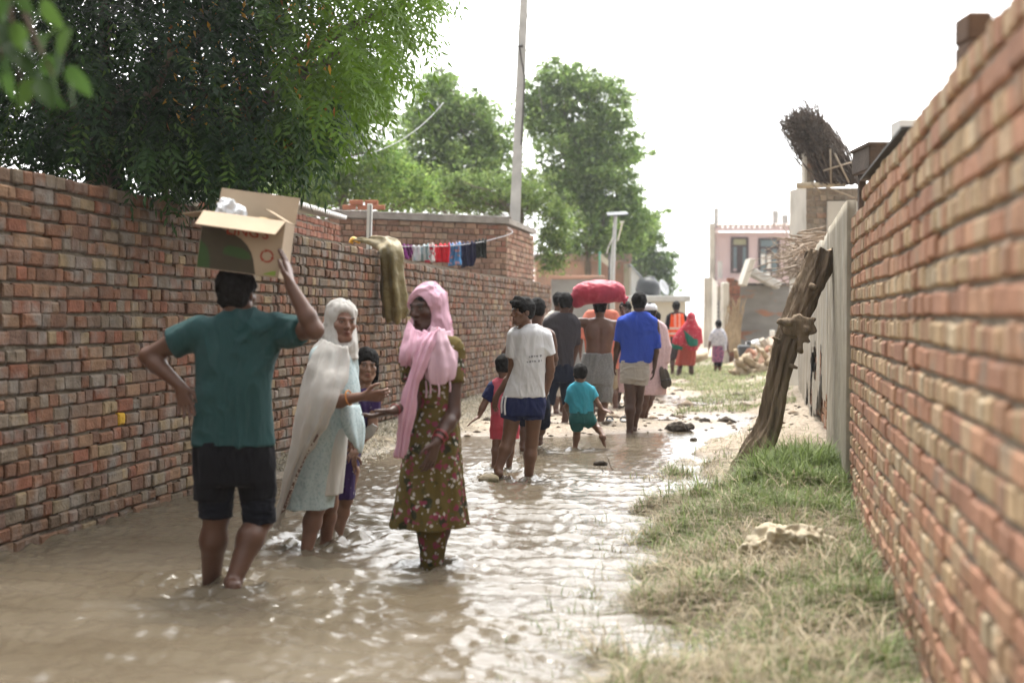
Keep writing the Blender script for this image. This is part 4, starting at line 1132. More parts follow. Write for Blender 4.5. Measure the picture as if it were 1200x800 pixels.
# straw and litter heaped at the foot of the left wall
n = 9000
y = r.uniform(12.6, 26, n); rl = np.abs(r.normal(.1, .42, n))
x = xl(y) + rl
v, f, c = blades(x, y, r.uniform(.07, .2, n), r.uniform(.006, .013, n), mixcol(n, r, [(.30, .27, .20), (.22, .19, .13), (.42, .39, .33), (.14, .13, .08)], [3, 3, 2, 2]), r, 1.2, .0, 1.6)
g = mesh('straw_litter', v, f, M_grass, None, c, origin=(-2, 17, 0)); tag(g, 'greyish straw and litter heaped at the foot of the left wall', 'litter', kind='stuff')
# clods, pebbles and scraps on the drying track
n = 1500
y = r.uniform(15.5, 34, n); x = xl(y) + 1.0 + r.random(n) * 4.1
zz = ground_z(x, y)
k = (zz > -.005); x, y, zz = x[k], y[k], zz[k]; n = len(x)
oct_v = np.array([(1, 0, 0), (-1, 0, 0), (0, 1, 0), (0, -1, 0), (0, 0, 1), (0, 0, -1)], float)
oct_f = np.array([(0, 2, 4), (2, 1, 4), (1, 3, 4), (3, 0, 4), (2, 0, 5), (1, 2, 5), (3, 1, 5), (0, 3, 5)])
sz = r.lognormal(-3.75, .55, n)[:, None, None] * r.uniform(.6, 1.3, (n, 1, 3)) * V(1.3, 1.3, .6)
vv = (oct_v[None] * sz * r.uniform(.75, 1.25, (n, 6, 1)) + np.stack([x, y, zz + .004], -1)[:, None, :]).reshape(-1, 3)
ff = (oct_f[None] + (np.arange(n) * 6)[:, None, None]).reshape(-1, 3)
cc = np.repeat(mixcol(n, r, [(.13, .10, .07), (.22, .17, .12), (.07, .055, .04), (.35, .3, .24)], [3, 3, 2, 1]), 6, 0)
g = mesh('mud_clods', vv, ff, pmat('clods', attr=True, rough=.95, var=.2, bump=.5), None, cc, smooth=True, origin=(1, 22, 0)); tag(g, 'scattered mud clods and pebbles on the drying track', 'pebbles', kind='stuff')
# ------------------------------------------------------------------ continuous bodies and clothes: smooth blended fields, meshed
class Field:
    def __init__(s, lo, hi, h):
        s.h = h; s.lo = np.asarray(lo, float) - 3 * h
        s.n = np.ceil((np.asarray(hi, float) + 3 * h - s.lo) / h).astype(int) + 1
        s.A = np.full(s.n, 0.5, np.float32)
        s.ax = [(s.lo[i] + np.arange(s.n[i]) * h).astype(np.float32) for i in range(3)]
    def sl(s, lo, hi):
        a = np.clip(np.floor((np.asarray(lo) - s.lo) / s.h).astype(int), 0, s.n - 1)
        b = np.clip(np.ceil((np.asarray(hi) - s.lo) / s.h).astype(int) + 1, 1, s.n)
        b = np.maximum(b, a + 1)
        S = tuple(slice(a[i], b[i]) for i in range(3))
        return S, s.ax[0][S[0]][:, None, None], s.ax[1][S[1]][None, :, None], s.ax[2][S[2]][None, None, :]
    def put(s, S, d, k, mode='u'):
        A = s.A[S]
        d = np.broadcast_to(d, A.shape).astype(np.float32)
        if mode == 'u':
            if k > 0:
                hh = np.clip(.5 + .5 * (A - d) / k, 0, 1)
                s.A[S] = A + (d - A) * hh - k * hh * (1 - hh)
            else: s.A[S] = np.minimum(A, d)
        else:
            d = -d
            if k > 0:
                hh = np.clip(.5 - .5 * (A - d) / k, 0, 1)
                s.A[S] = A + (d - A) * hh + k * hh * (1 - hh)
            else: s.A[S] = np.maximum(A, d)
    def rc(s, a, b, ra, rb, k=.02, cuta=False, cutb=False, mode='u', flat=None):
        a = np.asarray(a, float); b = np.asarray(b, float)
        m = max(ra, rb) + k + 2 * s.h
        S, X, Y, Z = s.sl(np.minimum(a, b) - m, np.maximum(a, b) + m)
        d = b - a; L2 = max(d @ d, 1e-9)
        t = ((X - a[0]) * d[0] + (Y - a[1]) * d[1] + (Z - a[2]) * d[2]) / L2
        tc = np.clip(t, 0, 1)
        q = np.sqrt((X - a[0] - tc * d[0]) ** 2 + (Y - a[1] - tc * d[1]) ** 2 + (Z - a[2] - tc * d[2]) ** 2) - (ra + (rb - ra) * tc)
        L = math.sqrt(L2)
        if cutb: q = np.maximum(q, (t - 1) * L)
        if cuta: q = np.maximum(q, -t * L)
        s.put(S, q, k, mode); return s
    def ell(s, c, r, ax=None, k=.02, mode='u'):
        c = np.asarray(c, float); r = np.asarray(r, float)
        ax = np.eye(3) if ax is None else np.asarray(ax)
        m = r.max() + k + 2 * s.h
        S, X, Y, Z = s.sl(c - m, c + m)
        x, y, z = X - c[0], Y - c[1], Z - c[2]
        k0 = 0; k1 = 0
        for i in range(3):
            u = x * ax[i][0] + y * ax[i][1] + z * ax[i][2]
            k0 = k0 + (u / r[i]) ** 2; k1 = k1 + (u / r[i] ** 2) ** 2
        k0 = np.sqrt(k0); k1 = np.sqrt(k1) + 1e-6
        s.put(S, k0 * (k0 - 1) / k1, k, mode); return s
    def col(s, st, k=.03, p=2.3, folds=None, round_=.0, mode='u'):
        """Upright column through stations (z, cx, cy, a, b), top or bottom first."""
        st = np.array(sorted(map(tuple, st)), float)
        z = np.linspace(st[0, 0], st[-1, 0], 160)
        if len(st) > 2:
            c = catmull(st, 10)
            o = np.argsort(c[:, 0]); c = c[o]
        else: c = st
        v = [np.interp(z, c[:, 0], c[:, i]) for i in range(1, 5)]
        am = max(v[2].max(), v[3].max()) * 1.25 + k + 2 * s.h
        lo = V((v[0] - am).min(), (v[1] - am).min(), z[0] - k - 2 * s.h); hi = V((v[0] + am).max(), (v[1] + am).max(), z[-1] + k + 2 * s.h)
        S, X, Y, Z = s.sl(lo, hi)
        zz = Z.ravel()
        cx, cy, a, b = [np.interp(zz, z, q)[None, None, :] for q in v]
        u = X - cx; w = Y - cy
        if folds:
            n, f0, f1, ph = folds
            th = np.arctan2(w / b, u / a)
            t = np.clip((z[-1] - zz) / (z[-1] - z[0]), 0, 1)[None, None, :]
            amp = f0 + (f1 - f0) * t ** 1.5
            sc = 1 + amp * (np.sin(n * th + ph + 1.3 * np.sin(2 * th)) * .6 + .4 * np.sin((2 * n + 1) * th + 2 * ph))
            a = a * sc; b = b * sc
        k0 = (np.abs(u / a) ** p + np.abs(w / b) ** p) ** (1 / p)
        k1 = np.sqrt((u / a ** 2) ** 2 + (w / b ** 2) ** 2) + 1e-4
        k2 = np.sqrt((u / a) ** 2 + (w / b) ** 2)
        d = (k0 - 1) * k2 / k1
        d = np.maximum(d, np.maximum(zz[None, None, :] - z[-1], z[0] - zz[None, None, :]))
        s.put(S, d, k, mode); return s
    def halfspace(s, p, n, k=0):
        """keep the side n points away from"""
        p = np.asarray(p); n = nrm(n)
        X, Y, Z = s.ax[0][:, None, None], s.ax[1][None, :, None], s.ax[2][None, None, :]
        s.A = np.maximum(s.A, (X - p[0]) * n[0] + (Y - p[1]) * n[1] + (Z - p[2]) * n[2]).astype(np.float32); return s
    def net(s):
        A = s.A; ins = A < 0
        B = ins[:-1, :-1, :-1]
        o = (slice(None, -1), slice(1, None))
        cnt = np.zeros(B.shape, np.uint8)
        for i in (0, 1):
            for j in (0, 1):
                for k in (0, 1): cnt += ins[o[i], o[j], o[k]]
        ci = np.argwhere((cnt > 0) & (cnt < 8))
        if len(ci) == 0: return np.zeros((0, 3)), np.zeros((0, 4), int)
        idx = np.full(B.shape, -1, np.int64); idx[tuple(ci.T)] = np.arange(len(ci))
        acc = np.zeros((len(ci), 3)); n = np.zeros(len(ci))
        for axis_ in range(3):
            for u in (0, 1):
                for w in (0, 1):
                    off = np.zeros(3, int); oth = [q for q in range(3) if q != axis_]
                    off[oth[0]] = u; off[oth[1]] = w
                    a = ci + off; b = a.copy(); b[:, axis_] += 1
                    va = A[tuple(a.T)]; vb = A[tuple(b.T)]
                    m = (va < 0) != (vb < 0)
                    t = np.where(m, va / np.where(m, va - vb, 1), 0)
                    p = off + 0.0 * acc; p[:, axis_] += t
                    acc += np.where(m[:, None], p, 0); n += m
        v = s.lo + (ci + acc / n[:, None]) * s.h
        fs = []
        for axis_ in range(3):
            b = [slice(None)] * 3; c = [slice(None)] * 3
            b[axis_] = slice(None, -1); c[axis_] = slice(1, None)
            ch = ins[tuple(b)] != ins[tuple(c)]
            e = np.argwhere(ch)
            o1, o2 = [(1, 2), (2, 0), (0, 1)][axis_]
            ok = (e[:, o1] > 0) & (e[:, o2] > 0) & (e[:, o1] < B.shape[o1]) & (e[:, o2] < B.shape[o2])
            e = e[ok]
            q = []
            for d1, d2 in ((-1, -1), (0, -1), (0, 0), (-1, 0)):
                g = e.copy(); g[:, o1] += d1; g[:, o2] += d2
                q.append(idx[tuple(g.T)])
            q = np.stack(q, 1)
            flip = ~ins[tuple(e.T)]
            q[flip] = q[flip][:, ::-1]
            fs.append(q)
        f = np.concatenate(fs)
        f = f[(f >= 0).all(1)]
        return v, f

def vnormals(v, f):
    n = np.cross(v[f[:, 2]] - v[f[:, 0]], v[f[:, 3]] - v[f[:, 1]])
    out = np.zeros_like(v)
    for i in range(4): np.add.at(out, f[:, i], n)
    return out / (np.linalg.norm(out, axis=1)[:, None] + 1e-12)

def relax(v, f, it=1, w=.5):
    for _ in range(it):
        acc = np.zeros_like(v); n = np.zeros(len(v))
        for i in range(4):
            np.add.at(acc, f[:, i], v[f[:, (i + 1) % 4]] + v[f[:, (i - 1) % 4]]); np.add.at(n, f[:, i], 2)
        v = v * (1 - w) + w * acc / np.maximum(n, 1)[:, None]
    return v

def frame(fwd, up):
    u = nrm(up); f = nrm(np.asarray(fwd, float) - u * np.dot(fwd, u)); rt = np.cross(f, u)
    return np.array([rt, f, u])        # rows: the figure's right, front, up

def skin_mat(name, sp=.42, rough=.42):
    return pmat(name, attr=True, rough=rough, var=.12, scale=18, bump=.15, bscale=220, dist=.002, spec=sp, sss=.04)
M_skin = skin_mat('skin')
M_hair = pmat('hair', (.008, .007, .006), rough=.75, var=.3, scale=60, bump=.8, bscale=120, dist=.006, spec=.12, stretch=(1, 1, .35))
M_hair_grey = pmat('hair_grey', (.35, .33, .31), rough=.6, var=.3, scale=60, bump=.5, bscale=120, dist=.004, stretch=(1, 1, .35))

def add_hand(Fd, W, d, pn, th, s=1.0, curl=.5, spread=1.0, k=.008):
    """W wrist, d towards the fingers, pn the way the palm faces, th the thumb side."""
    d = nrm(d); th = nrm(th - d * np.dot(th, d)); pn = nrm(np.asarray(pn, float) - d * np.dot(pn, d) - th * np.dot(pn, th))
    s = s * 1.0
    kn = []
    for i, off in enumerate((.030, .0105, -.0095, -.028)):
        lat = off * s
        kp = W + d * (.092, .096, .091, .082)[i] * s + th * lat
        Fd.rc(W + th * lat * .55 + d * .012 * s, kp, .0155 * s, .0115 * s, .012 * s)
        kn.append(kp)
    for i, kp in enumerate(kn):
        L = (.074, .083, .077, .060)[i] * s
        c = curl * (1.0, 1.05, 1.15, 1.25)[i]
        dd = nrm(d + th * (.10, .02, -.06, -.16)[i] * spread)
        p = kp; ang = .25 * c
        for j, (fr, r0, r1) in enumerate(((.45, .0098, .0088), (.31, .0088, .0080), (.24, .0080, .0068))):
            q = p + (dd * math.cos(ang) + pn * math.sin(ang)) * L * fr
            Fd.rc(p, q, r0 * s, r1 * s, k * .5)
            p = q; ang += .75 * c
    p = W + d * .022 * s + th * .024 * s
    q = p + nrm(d * .62 + th * .72 + pn * .25 * curl) * .043 * s
    Fd.rc(p, q, .0145 * s, .0115 * s, .010 * s)
    e = q + nrm(d * .85 + th * .35 + pn * .4 * curl) * .032 * s
    Fd.rc(q, e, .0112 * s, .0100 * s, .004); Fd.rc(e, e + nrm(d * .95 + th * .05 + pn * .55 * curl) * .024 * s, .0098 * s, .0078 * s, .004)

def add_foot(Fd, A, fw, s=1.0, tip=0.0, detail=True):
    """A ankle, fw the way the toes point; tip > 0 lifts the heel."""
    fw = nrm(fw); up = V(0, 0, 1) if abs(fw[2]) < .9 else V(0, 1, 0)
    side = nrm(np.cross(fw, up)); dn = nrm(np.cross(fw, side)); dn = dn if dn[2] < 0 else -dn
    heel = A - fw * .035 * s + dn * .050 * s
    ball = A + fw * .115 * s + dn * .062 * s
    Fd.rc(A, heel, .034 * s, .031 * s, .02 * s)
    Fd.rc(A + dn * .01, ball, .036 * s, .022 * s, .025 * s)
    Fd.rc(heel, ball + side * .018 * s, .028 * s, .020 * s, .02 * s); Fd.rc(heel, ball - side * .02 * s, .028 * s, .019 * s, .02 * s)
    td = nrm(fw - up * .05 + up * tip)
    for i, o in enumerate((-.034, -.017, -.001, .014, .028)):
        for sg in (1,):
            b = ball + side * o * s * .95 - fw * abs(o) * .35 * s
            Fd.rc(b, b + td * (.048, .05, .048, .043, .036)[i] * s, .0125 * s, .0095 * s, .006 * s)

def add_head(Fd, c, fwd, up, s=1.0, child=False, fine=True):
    A = frame(fwd, up); rt, fw, u = A
    def q(x, y, z): return c + (rt * x + fw * y + u * z) * s
    Fd.ell(q(0, -.012, .036), V(.074, .093, .083) * s, A, .03 * s)
    Fd.ell(q(0, .022, -.030), V(.060, .067, .078) * s, A, .03 * s)
    Fd.rc(q(-.018, .064, -.092), q(.018, .064, -.092), .019 * s, .019 * s, .022 * s)            # chin
    for sg in (-1, 1):
        Fd.rc(q(sg * .055, .000, -.055), q(sg * .024, .058, -.090), .020 * s, .017 * s, .02 * s)  # jaw
        Fd.ell(q(sg * .043, .060, -.018), V(.022, .020, .020) * s, A, .018 * s)                   # cheekbone
        Fd.ell(q(sg * .078, -.006, -.004), V(.009, .019, .031) * s, frame(fw + rt * sg * -.35, u), .006 * s)   # ear
    if fine:
        for sg in (-1, 1):
            Fd.ell(q(sg * .031, .094, .006), V(.019, .012, .0125) * s, A, .012 * s, 's')
            Fd.ell(q(sg * .031, .0735, .006), V(.0145, .0125, .0125) * s, A, .003 * s)
            Fd.rc(q(sg * .012, .087, .024), q(sg * .046, .074, .026), .0085 * s, .007 * s, .012 * s)   # brow
            Fd.ell(q(sg * .0125, .094, -.029), V(.0085, .010, .0075) * s, A, .006 * s)                  # nostril wing
        Fd.rc(q(0, .083, .018), q(0, .106, -.024), .0075 * s, .0115 * s, .012 * s)
        Fd.rc(q(-.016, .082, -.0545), q(.016, .082, -.0545), .0068 * s, .0068 * s, .007 * s); Fd.ell(q(0, .090, -.0535), V(.014, .007, .0062) * s, A, .006 * s)
        Fd.rc(q(-.013, .082, -.067), q(.013, .082, -.067), .0078 * s, .0078 * s, .007 * s); Fd.ell(q(0, .089, -.0665), V(.013, .007, .0068) * s, A, .006 * s)
    else:
        Fd.rc(q(0, .080, .015), q(0, .100, -.024), .008 * s, .013 * s, .012 * s)
    return A, q

def face_paint(col, v, q, A, s, skin, brow=(.012, .01, .009), lip=None):
    skin = np.array(skin)
    lip = np.array(lip) if lip is not None else skin * V(.85, .55, .55)
    def ball(x, y, z, r, c, ax=(1, 1, 1)):
        p = (v - q(x, y, z)) @ A.T / s
        m = np.sqrt(((p / np.array(ax)) ** 2).sum(1)) < r
        col[m] = c
    for sg in (-1, 1):
        ball(sg * .031, .086, .0055, .0092, (.34, .31, .28), (1.25, 1, .55))
        ball(sg * .031, .088, .006, .0062, (.012, .008, .006))
        ball(sg * .031, .084, .0125, .0125, skin * .35, (1.2, 1, .28))
        ball(sg * .030, .084, .0275, .0185, brow, (1, 1, .26))
    ball(0, .094, -.0535, .021, lip, (1, .8, .3)); ball(0, .094, -.067, .021, lip * 1.1, (.9, .8, .34)); ball(0, .094, -.0605, .020, skin * .3, (1, .8, .09))

def add_hair(Fd, c, fwd, up, s=1.0, style='short'):
    low = style == 'low'
    A = frame(fwd, up); rt, fw, u = A
    def q(x, y, z): return c + (rt * x + fw * y + u * z) * s
    t = .003 if low else .014
    Fd.ell(q(0, -.016, .040), V(.078 + t, .094 + t, .084 + t) * s, A, .01)
    if style != 'fringe':
        Fd.ell(q(0, -.045, -.02), V(.068 + t * .6, .060, .062) * s, A, .02 * s)
        Fd.ell(q(0, .108, -.035), V(.075, .075, .083) * s, A, .015 * s, 's')
    else:
        Fd.ell(q(0, -.045, -.018), V(.068 + t * .6, .060, .060) * s, A, .02 * s)
        Fd.ell(q(0, .114, -.030), V(.085, .080, .076) * s, A, .012 * s, 's')
        Fd.rc(q(-.05, .066, .080), q(.05, .076, .086), .020 * s, .019 * s, .025 * s)
        Fd.rc(q(-.03, .05, .115), q(.04, .04, .118), .024 * s, .024 * s, .02 * s)
    for sg in (-1, 1):
        Fd.ell(q(sg * .088, .012, -.022), V(.03, .042, .040) * s, A, .01 * s, 's')
    Fd.halfspace(q(0, -.02, -.075), -u + fw * -.25)

def bounds(pts, m):
    p = np.array(pts); return p.min(0) - m, p.max(0) + m

def wrinkle(v, f, amp, sc, seed, st=(1, 1, 1)):
    n = vnormals(v, f)
    q = v * np.array(st) * sc + seed
    q = q + .5 * np.stack([vnoise(q * .7 + 3), vnoise(q * .7 + 9), vnoise(q * .7 + 17)], -1)
    ridg = (1 - np.abs(fbm(q, 2)) * 1.9) + .45 * (1 - np.abs(fbm(q * 2.3 + 5, 2)) * 1.9)
    return v + n * (1.5 * amp * np.maximum(ridg - .45, -.55))[:, None]

def rows(D, rr):
    """(py, pxl, pxr, depth half width, dd) -> stations of an upright column."""
    out = []
    for row in rr:
        py, a, b, t = row[:4]; dd = row[4] if len(row) > 4 else 0
        l, q = P(a, py, D + dd), P(b, py, D + dd)
        out.append((l[2], (l[0] + q[0]) / 2, D + dd, (q[0] - l[0]) / 2, t))
    return out

class Human:
    def __init__(S, label, D, base, skin, s=1.0, hs=None, vox=.006, group=None, cat='person'):
        S.D, S.s, S.vox, S.skin = D, s, vox, np.array(skin)
        S.hs = hs or s
        b = P(base[0], base[1], D); S.base = V(b[0], D, min(b[2], .05))
        S.root = thing('person', S.base, label, cat, group)
        S.pts, S.prims, S.pt_paint = [], [], []
        S.headinfo = None
    def J(S, j): return P(j[0], j[1], S.D + (j[2] if len(j) > 2 else 0))
    def arm(S, sh, el, wr, hand=None, r=1.0):
        a, b, c = S.J(sh), S.J(el), S.J(wr); s = S.s * r
        S.pts += [a, b, c]
        def go(F):
            F.rc(a, b, .056 * s, .039 * s, .03 * s)
            m = a * .55 + b * .45; F.rc(a * .75 + b * .25, m, .05 * s, .047 * s, .03)
            e = b * .7 + c * .3
            F.rc(b, e, .038 * s, .040 * s, .02 * s); F.rc(e, c, .040 * s, .0255 * s, .02 * s)
            if hand is not None:
                add_hand(F, c, hand['d'], hand['n'], hand['t'], S.s * hand.get('s', 1.0), hand.get('curl', .5), hand.get('spread', 1.0))
        if hand is not None: S.pts.append(c + nrm(hand['d']) * .19 * S.s)
        S.prims.append(go)
    def leg(S, hip, kn, an, foot=None, r=1.0, fs=1.0, tip=0.0):
        a, b, c = S.J(hip), S.J(kn), S.J(an); s = S.s * r
        S.pts += [a, b, c]
        fw = V(0, 1, 0) if foot is None else nrm(foot)
        S.pts += [c + fw * .22 * S.s, c - V(0, 0, .1) * S.s, c - fw * .1 * S.s]
        def go(F):
            F.rc(a, b, .082 * s, .056 * s, .012 * s)
            d = nrm(c - b); back = -fw; back = back - d * back.dot(d)
            m = b * .66 + c * .34 + back * .018 * s
            F.rc(b, m, .050 * s, .056 * s, .03 * s); F.rc(m, c, .054 * s, .035 * s, .03 * s)
            F.ell(b - back * .02 * s, V(.042, .042, .05) * s, None, .03 * s)
            add_foot(F, c, fw, S.s * fs, tip)
        S.prims.append(go)
    def head(S, c, fwd, up=(0, 0, 1), neck=None, fine=False, hair='short', tilt=None):
        c = S.J(c); S.pts += [c + V(.14, .14, .15) * S.hs, c - V(.14, .14, .15) * S.hs]
        S.headinfo = (c, np.asarray(fwd, float), np.asarray(up, float), fine, hair)
        nk = S.J(neck) if neck else c - V(0, 0, .2) * S.hs
        S.nk = nk
        A = frame(fwd, up)
        def go(F):
            F.rc(nk - V(0, 0, .04) * S.s, c + (-A[1] * .022 - A[2] * .06) * S.hs, .062 * S.s, .054 * S.hs, .03 * S.s)
            add_head(F, c, fwd, up, S.hs, fine=fine)
        S.prims.append(go)
    def torso(S, rr, shrink=.016, p=2.3, shoulders=None, st=None):
        st = st if st is not None else [(z, x, y, max(a - shrink, .03), max(b - shrink, .03)) for z, x, y, a, b in rows(S.D, rr)]
        for z, x, y, a, b in st: S.pts += [V(x - a, y - b, z), V(x + a, y + b, z)]
        if shoulders:
            l, q = S.J(shoulders[0]), S.J(shoulders[1]); nk = S.nk
        def go(F):
            F.col(st, .04 * S.s, p)
            if shoulders:
                for e in (l, q):
                    F.rc(nk - V(0, 0, .035 * S.s), e, .050 * S.s, .050 * S.s, .05 * S.s)
        S.prims.append(go)
    def extra(S, fn, pts=()):
        S.prims.append(fn); S.pts += list(pts)
    def body(S, relax_n=1, paint=None):
        lo, hi = bounds(S.pts, .13 * S.s)
        F = Field(lo, hi, S.vox)
        for g in S.prims: g(F)
        v, f = F.net(); v = relax(v, f, relax_n, .4)
        col = np.tile(S.skin, (len(v), 1))
        col = col * (1 + .10 * fbm(v * 9, 2))[:, None]
        if S.headinfo:
            c, fwd, up, fine, hair = S.headinfo; A = frame(fwd, up)
            if fine: face_paint(col, v, lambda x, y, z: c + (A[0] * x + A[1] * y + A[2] * z) * S.hs, A, S.hs, S.skin)
        if paint is not None: paint(col, v)
        S.bodyobj = mesh('body', v, f, M_skin, S.root, col)
        if S.headinfo and S.headinfo[4]:
            c, fwd, up, fine, hair = S.headinfo
            m = M_hair
            F = Field(c - .17 * S.hs, c + .17 * S.hs, min(S.vox, .007))
            add_hair(F, c, fwd, up, S.hs, hair)
            v, f = F.net()
            if len(v):
                v = v + vnormals(v, f) * (.006 * S.hs * fbm(v * 34, 3))[:, None]
                mesh('hair', v, f, m, S.root)
        return S
    def cloth(S, name, mat, rr=None, limbs=(), k=.03, folds=None, p=2.3, wr=(.004, 7, (1, 1, .6)), cuts=(), st=None, vox=None, extra=None, relax_n=1, kk=.03, colfn=None, label=None):
        st = st if st is not None else (rows(S.D, rr) if rr else [])
        pts = []
        for z, x, y, a, b in st: pts += [V(x - a * 1.2, y - b * 1.2, z), V(x + a * 1.2, y + b * 1.2, z)]
        L = []
        for (a, b, ra, rb, *c) in limbs:
            a, b = S.J(a), S.J(b); m = max(ra, rb)
            pts += [a - m, a + m, b - m, b + m]; L.append((a, b, ra + .008, rb + .002, c[0] if c else 'b'))
        if extra: pts += list(extra[1])
        F = Field(*bounds(pts, .02), vox or S.vox)
        if st: F.col(st, 0, p, folds)
        for a, b, ra, rb, c in L: F.rc(a, b, ra, rb, kk, 'a' in c, 'b' in c)
        if extra: extra[0](F)
        for pt, n in cuts: F.halfspace(S.J(pt), n)
        v, f = F.net(); v = relax(v, f, relax_n, .4)
        if wr: v = wrinkle(v, f, wr[0], wr[1], S.D * 3.1 + len(name), wr[2])
        col = colfn(v) if colfn else None
        o = mesh(name, v, f, mat, S.root, col)
        if label: o['label'] = label
        return o

def drape(name, mat, grid, parent, th=.004, fold=(0, 1, 0), k=5, label=None, wob=0.0, seed=0, origin=None):
    """A cloth sheet through a grid of points (rows of equal length), smoothed, folded across, with thickness."""
    g = np.array(grid, float)
    g = np.array([catmull(row, k) for row in g]); g = np.array([catmull(g[:, j], k) for j in range(g.shape[1])]).transpose(1, 0, 2)
    a, b, _ = g.shape
    du = np.gradient(g, axis=0); dv = np.gradient(g, axis=1)
    n = np.cross(dv, du); n /= np.linalg.norm(n, axis=2)[..., None] + 1e-9
    u = np.linspace(0, 1, a)[:, None]; w = np.linspace(0, 1, b)[None, :]
    amp, nf, ph = fold
    h = amp * np.sin(2 * math.pi * nf * w + ph + 1.5 * np.sin(3 * u + ph)) * (.35 + .65 * u)
    if wob: h = h + wob * fbm(g * 9 + seed, 3)
    g = g + n * h[..., None]
    v1 = g.reshape(-1, 3); v2 = (g - n * th).reshape(-1, 3); N = len(v1)
    i = np.arange(N).reshape(a, b)
    f = np.stack([i[:-1, :-1], i[:-1, 1:], i[1:, 1:], i[1:, :-1]], -1).reshape(-1, 4)
    loop = np.concatenate([i[0, :-1], i[:-1, -1], i[-1, :0:-1], i[:0:-1, 0]])
    l2 = np.roll(loop, -1)
    side = np.stack([loop, l2, l2 + N, loop + N], -1)
    o = mesh(name, np.concatenate([v1, v2]), np.concatenate([f[:, ::-1], f + N, side]), mat, parent, origin=origin)
    if label: o['label'] = label
    return o
# ------------------------------------------------------------------ cloth materials
def cloth_mat(name, col, rough=.9, var=.08, bump=.25, col2=None, c2=(8, .5, .6), sheen=.04, transl=0, bscale=160, attr=False, sheer=0):
    m = pmat(name, col, rough=rough, var=var, scale=5, bump=bump, bscale=bscale, dist=.002, spec=.15, sheen=sheen, transl=transl, col2=col2, c2scale=c2[0], c2lo=c2[1], c2hi=c2[2], attr=attr)
    crease(m)
    if sheer > 0:
        n, l = m.node_tree.nodes, m.node_tree.links
        out = n['Material Output'].inputs['Surface']; src = out.links[0].from_socket
        tr = n.new('ShaderNodeBsdfTransparent'); ms = n.new('ShaderNodeMixShader'); ms.inputs[0].default_value = sheer
        l.new(src, ms.inputs[1]); l.new(tr.outputs[0], ms.inputs[2]); l.new(ms.outputs[0], out)
    return m
def crease(m, strength=.55, dist=.02):
    """Soft creases in the cloth: a slow, stretched, warped noise under the weave."""
    n, l = m.node_tree.nodes, m.node_tree.links
    b = n['Principled BSDF']
    tc = n.new('ShaderNodeTexCoord'); mp = n.new('ShaderNodeMapping'); mp.inputs['Scale'].default_value = (1, 1, .38); mp.inputs['Rotation'].default_value = (0, .35, 0)
    l.new(tc.outputs['Object'], mp.inputs[0])
    t = n.new('ShaderNodeTexNoise'); t.inputs['Scale'].default_value = 13; t.inputs['Detail'].default_value = 2; t.inputs['Distortion'].default_value = .8
    l.new(mp.outputs[0], t.inputs['Vector'])
    bp = n.new('ShaderNodeBump'); bp.inputs['Strength'].default_value = strength; bp.inputs['Distance'].default_value = dist
    l.new(t.outputs['Fac'], bp.inputs['Height'])
    if b.inputs['Normal'].links: l.new(b.inputs['Normal'].links[0].from_socket, bp.inputs['Normal'])
    l.new(bp.outputs[0], b.inputs['Normal'])
C_teal = cloth_mat('teal_cotton', (.026, .068, .070))
C_black = cloth_mat('black_cloth', (.007, .007, .009))
C_blackrib = cloth_mat('black_knit', (.008, .009, .014))
C_white = cloth_mat('white_cotton', (.66, .66, .68))
C_whitep = cloth_mat('white_printed', (.66, .66, .68), attr=True)
C_navy = cloth_mat('navy_cloth', (.018, .025, .085))
C_stripe = cloth_mat('white_stripe', (.7, .7, .72))
C_palegrn = cloth_mat('pale_aqua_print', (.47, .56, .57), col2=(.34, .45, .47), c2=(70, .52, .6))
C_offwhite = cloth_mat('off_white', (.66, .64, .60), transl=.2)
C_sheer = cloth_mat('sheer_white', (.70, .67, .63), transl=.25, sheer=.32)
C_pinkscarf = cloth_mat('pink_scarf', (.72, .44, .55), transl=.18, col2=(.62, .12, .20), c2=(26, .70, .715))
C_purple = cloth_mat('purple_print', (.045, .025, .095), col2=(.5, .48, .5), c2=(42, .66, .69))
C_pinkshirt = cloth_mat('coral_pink', (.52, .10, .14))
C_pinkshort = cloth_mat('pink_red', (.50, .07, .10))
C_charcoal = cloth_mat('charcoal', (.052, .047, .052))
C_dnavy = cloth_mat('dark_navy', (.010, .014, .030))
C_pale = cloth_mat('pale_cloth', (.55, .52, .47))
C_grey = cloth_mat('grey_marl', (.19, .19, .185), col2=(.26, .26, .25), c2=(90, .45, .6))
C_tealk = cloth_mat('bright_teal', (.045, .30, .40))
C_tealg = cloth_mat('teal_green', (.02, .115, .115))
C_salmon = cloth_mat('salmon_shirt', (.62, .20, .14))
C_blue = cloth_mat('royal_blue', (.030, .070, .40))
C_lgrey = cloth_mat('light_grey', (.40, .37, .34))
C_palepink = cloth_mat('pale_pink', (.60, .44, .45), col2=(.52, .36, .38), c2=(60, .5, .6))
C_orange = cloth_mat('orange_cloth', (.75, .18, .03))
C_vest = cloth_mat('vest_orange', (.85, .11, .025), attr=True)
C_red = cloth_mat('red_cloth', (.42, .035, .06), col2=(.6, .25, .25), c2=(22, .6, .66))
C_rust = cloth_mat('rust_cloth', (.30, .055, .035))
C_green = cloth_mat('bottle_green', (.012, .12, .085), col2=(.55, .5, .5), c2=(14, .66, .7))
C_shawl = cloth_mat('grey_white_shawl', (.50, .50, .54), col2=(.33, .34, .40), c2=(16, .5, .58))
C_purp = cloth_mat('mauve_print', (.30, .12, .20), col2=(.12, .07, .14), c2=(16, .5, .58))

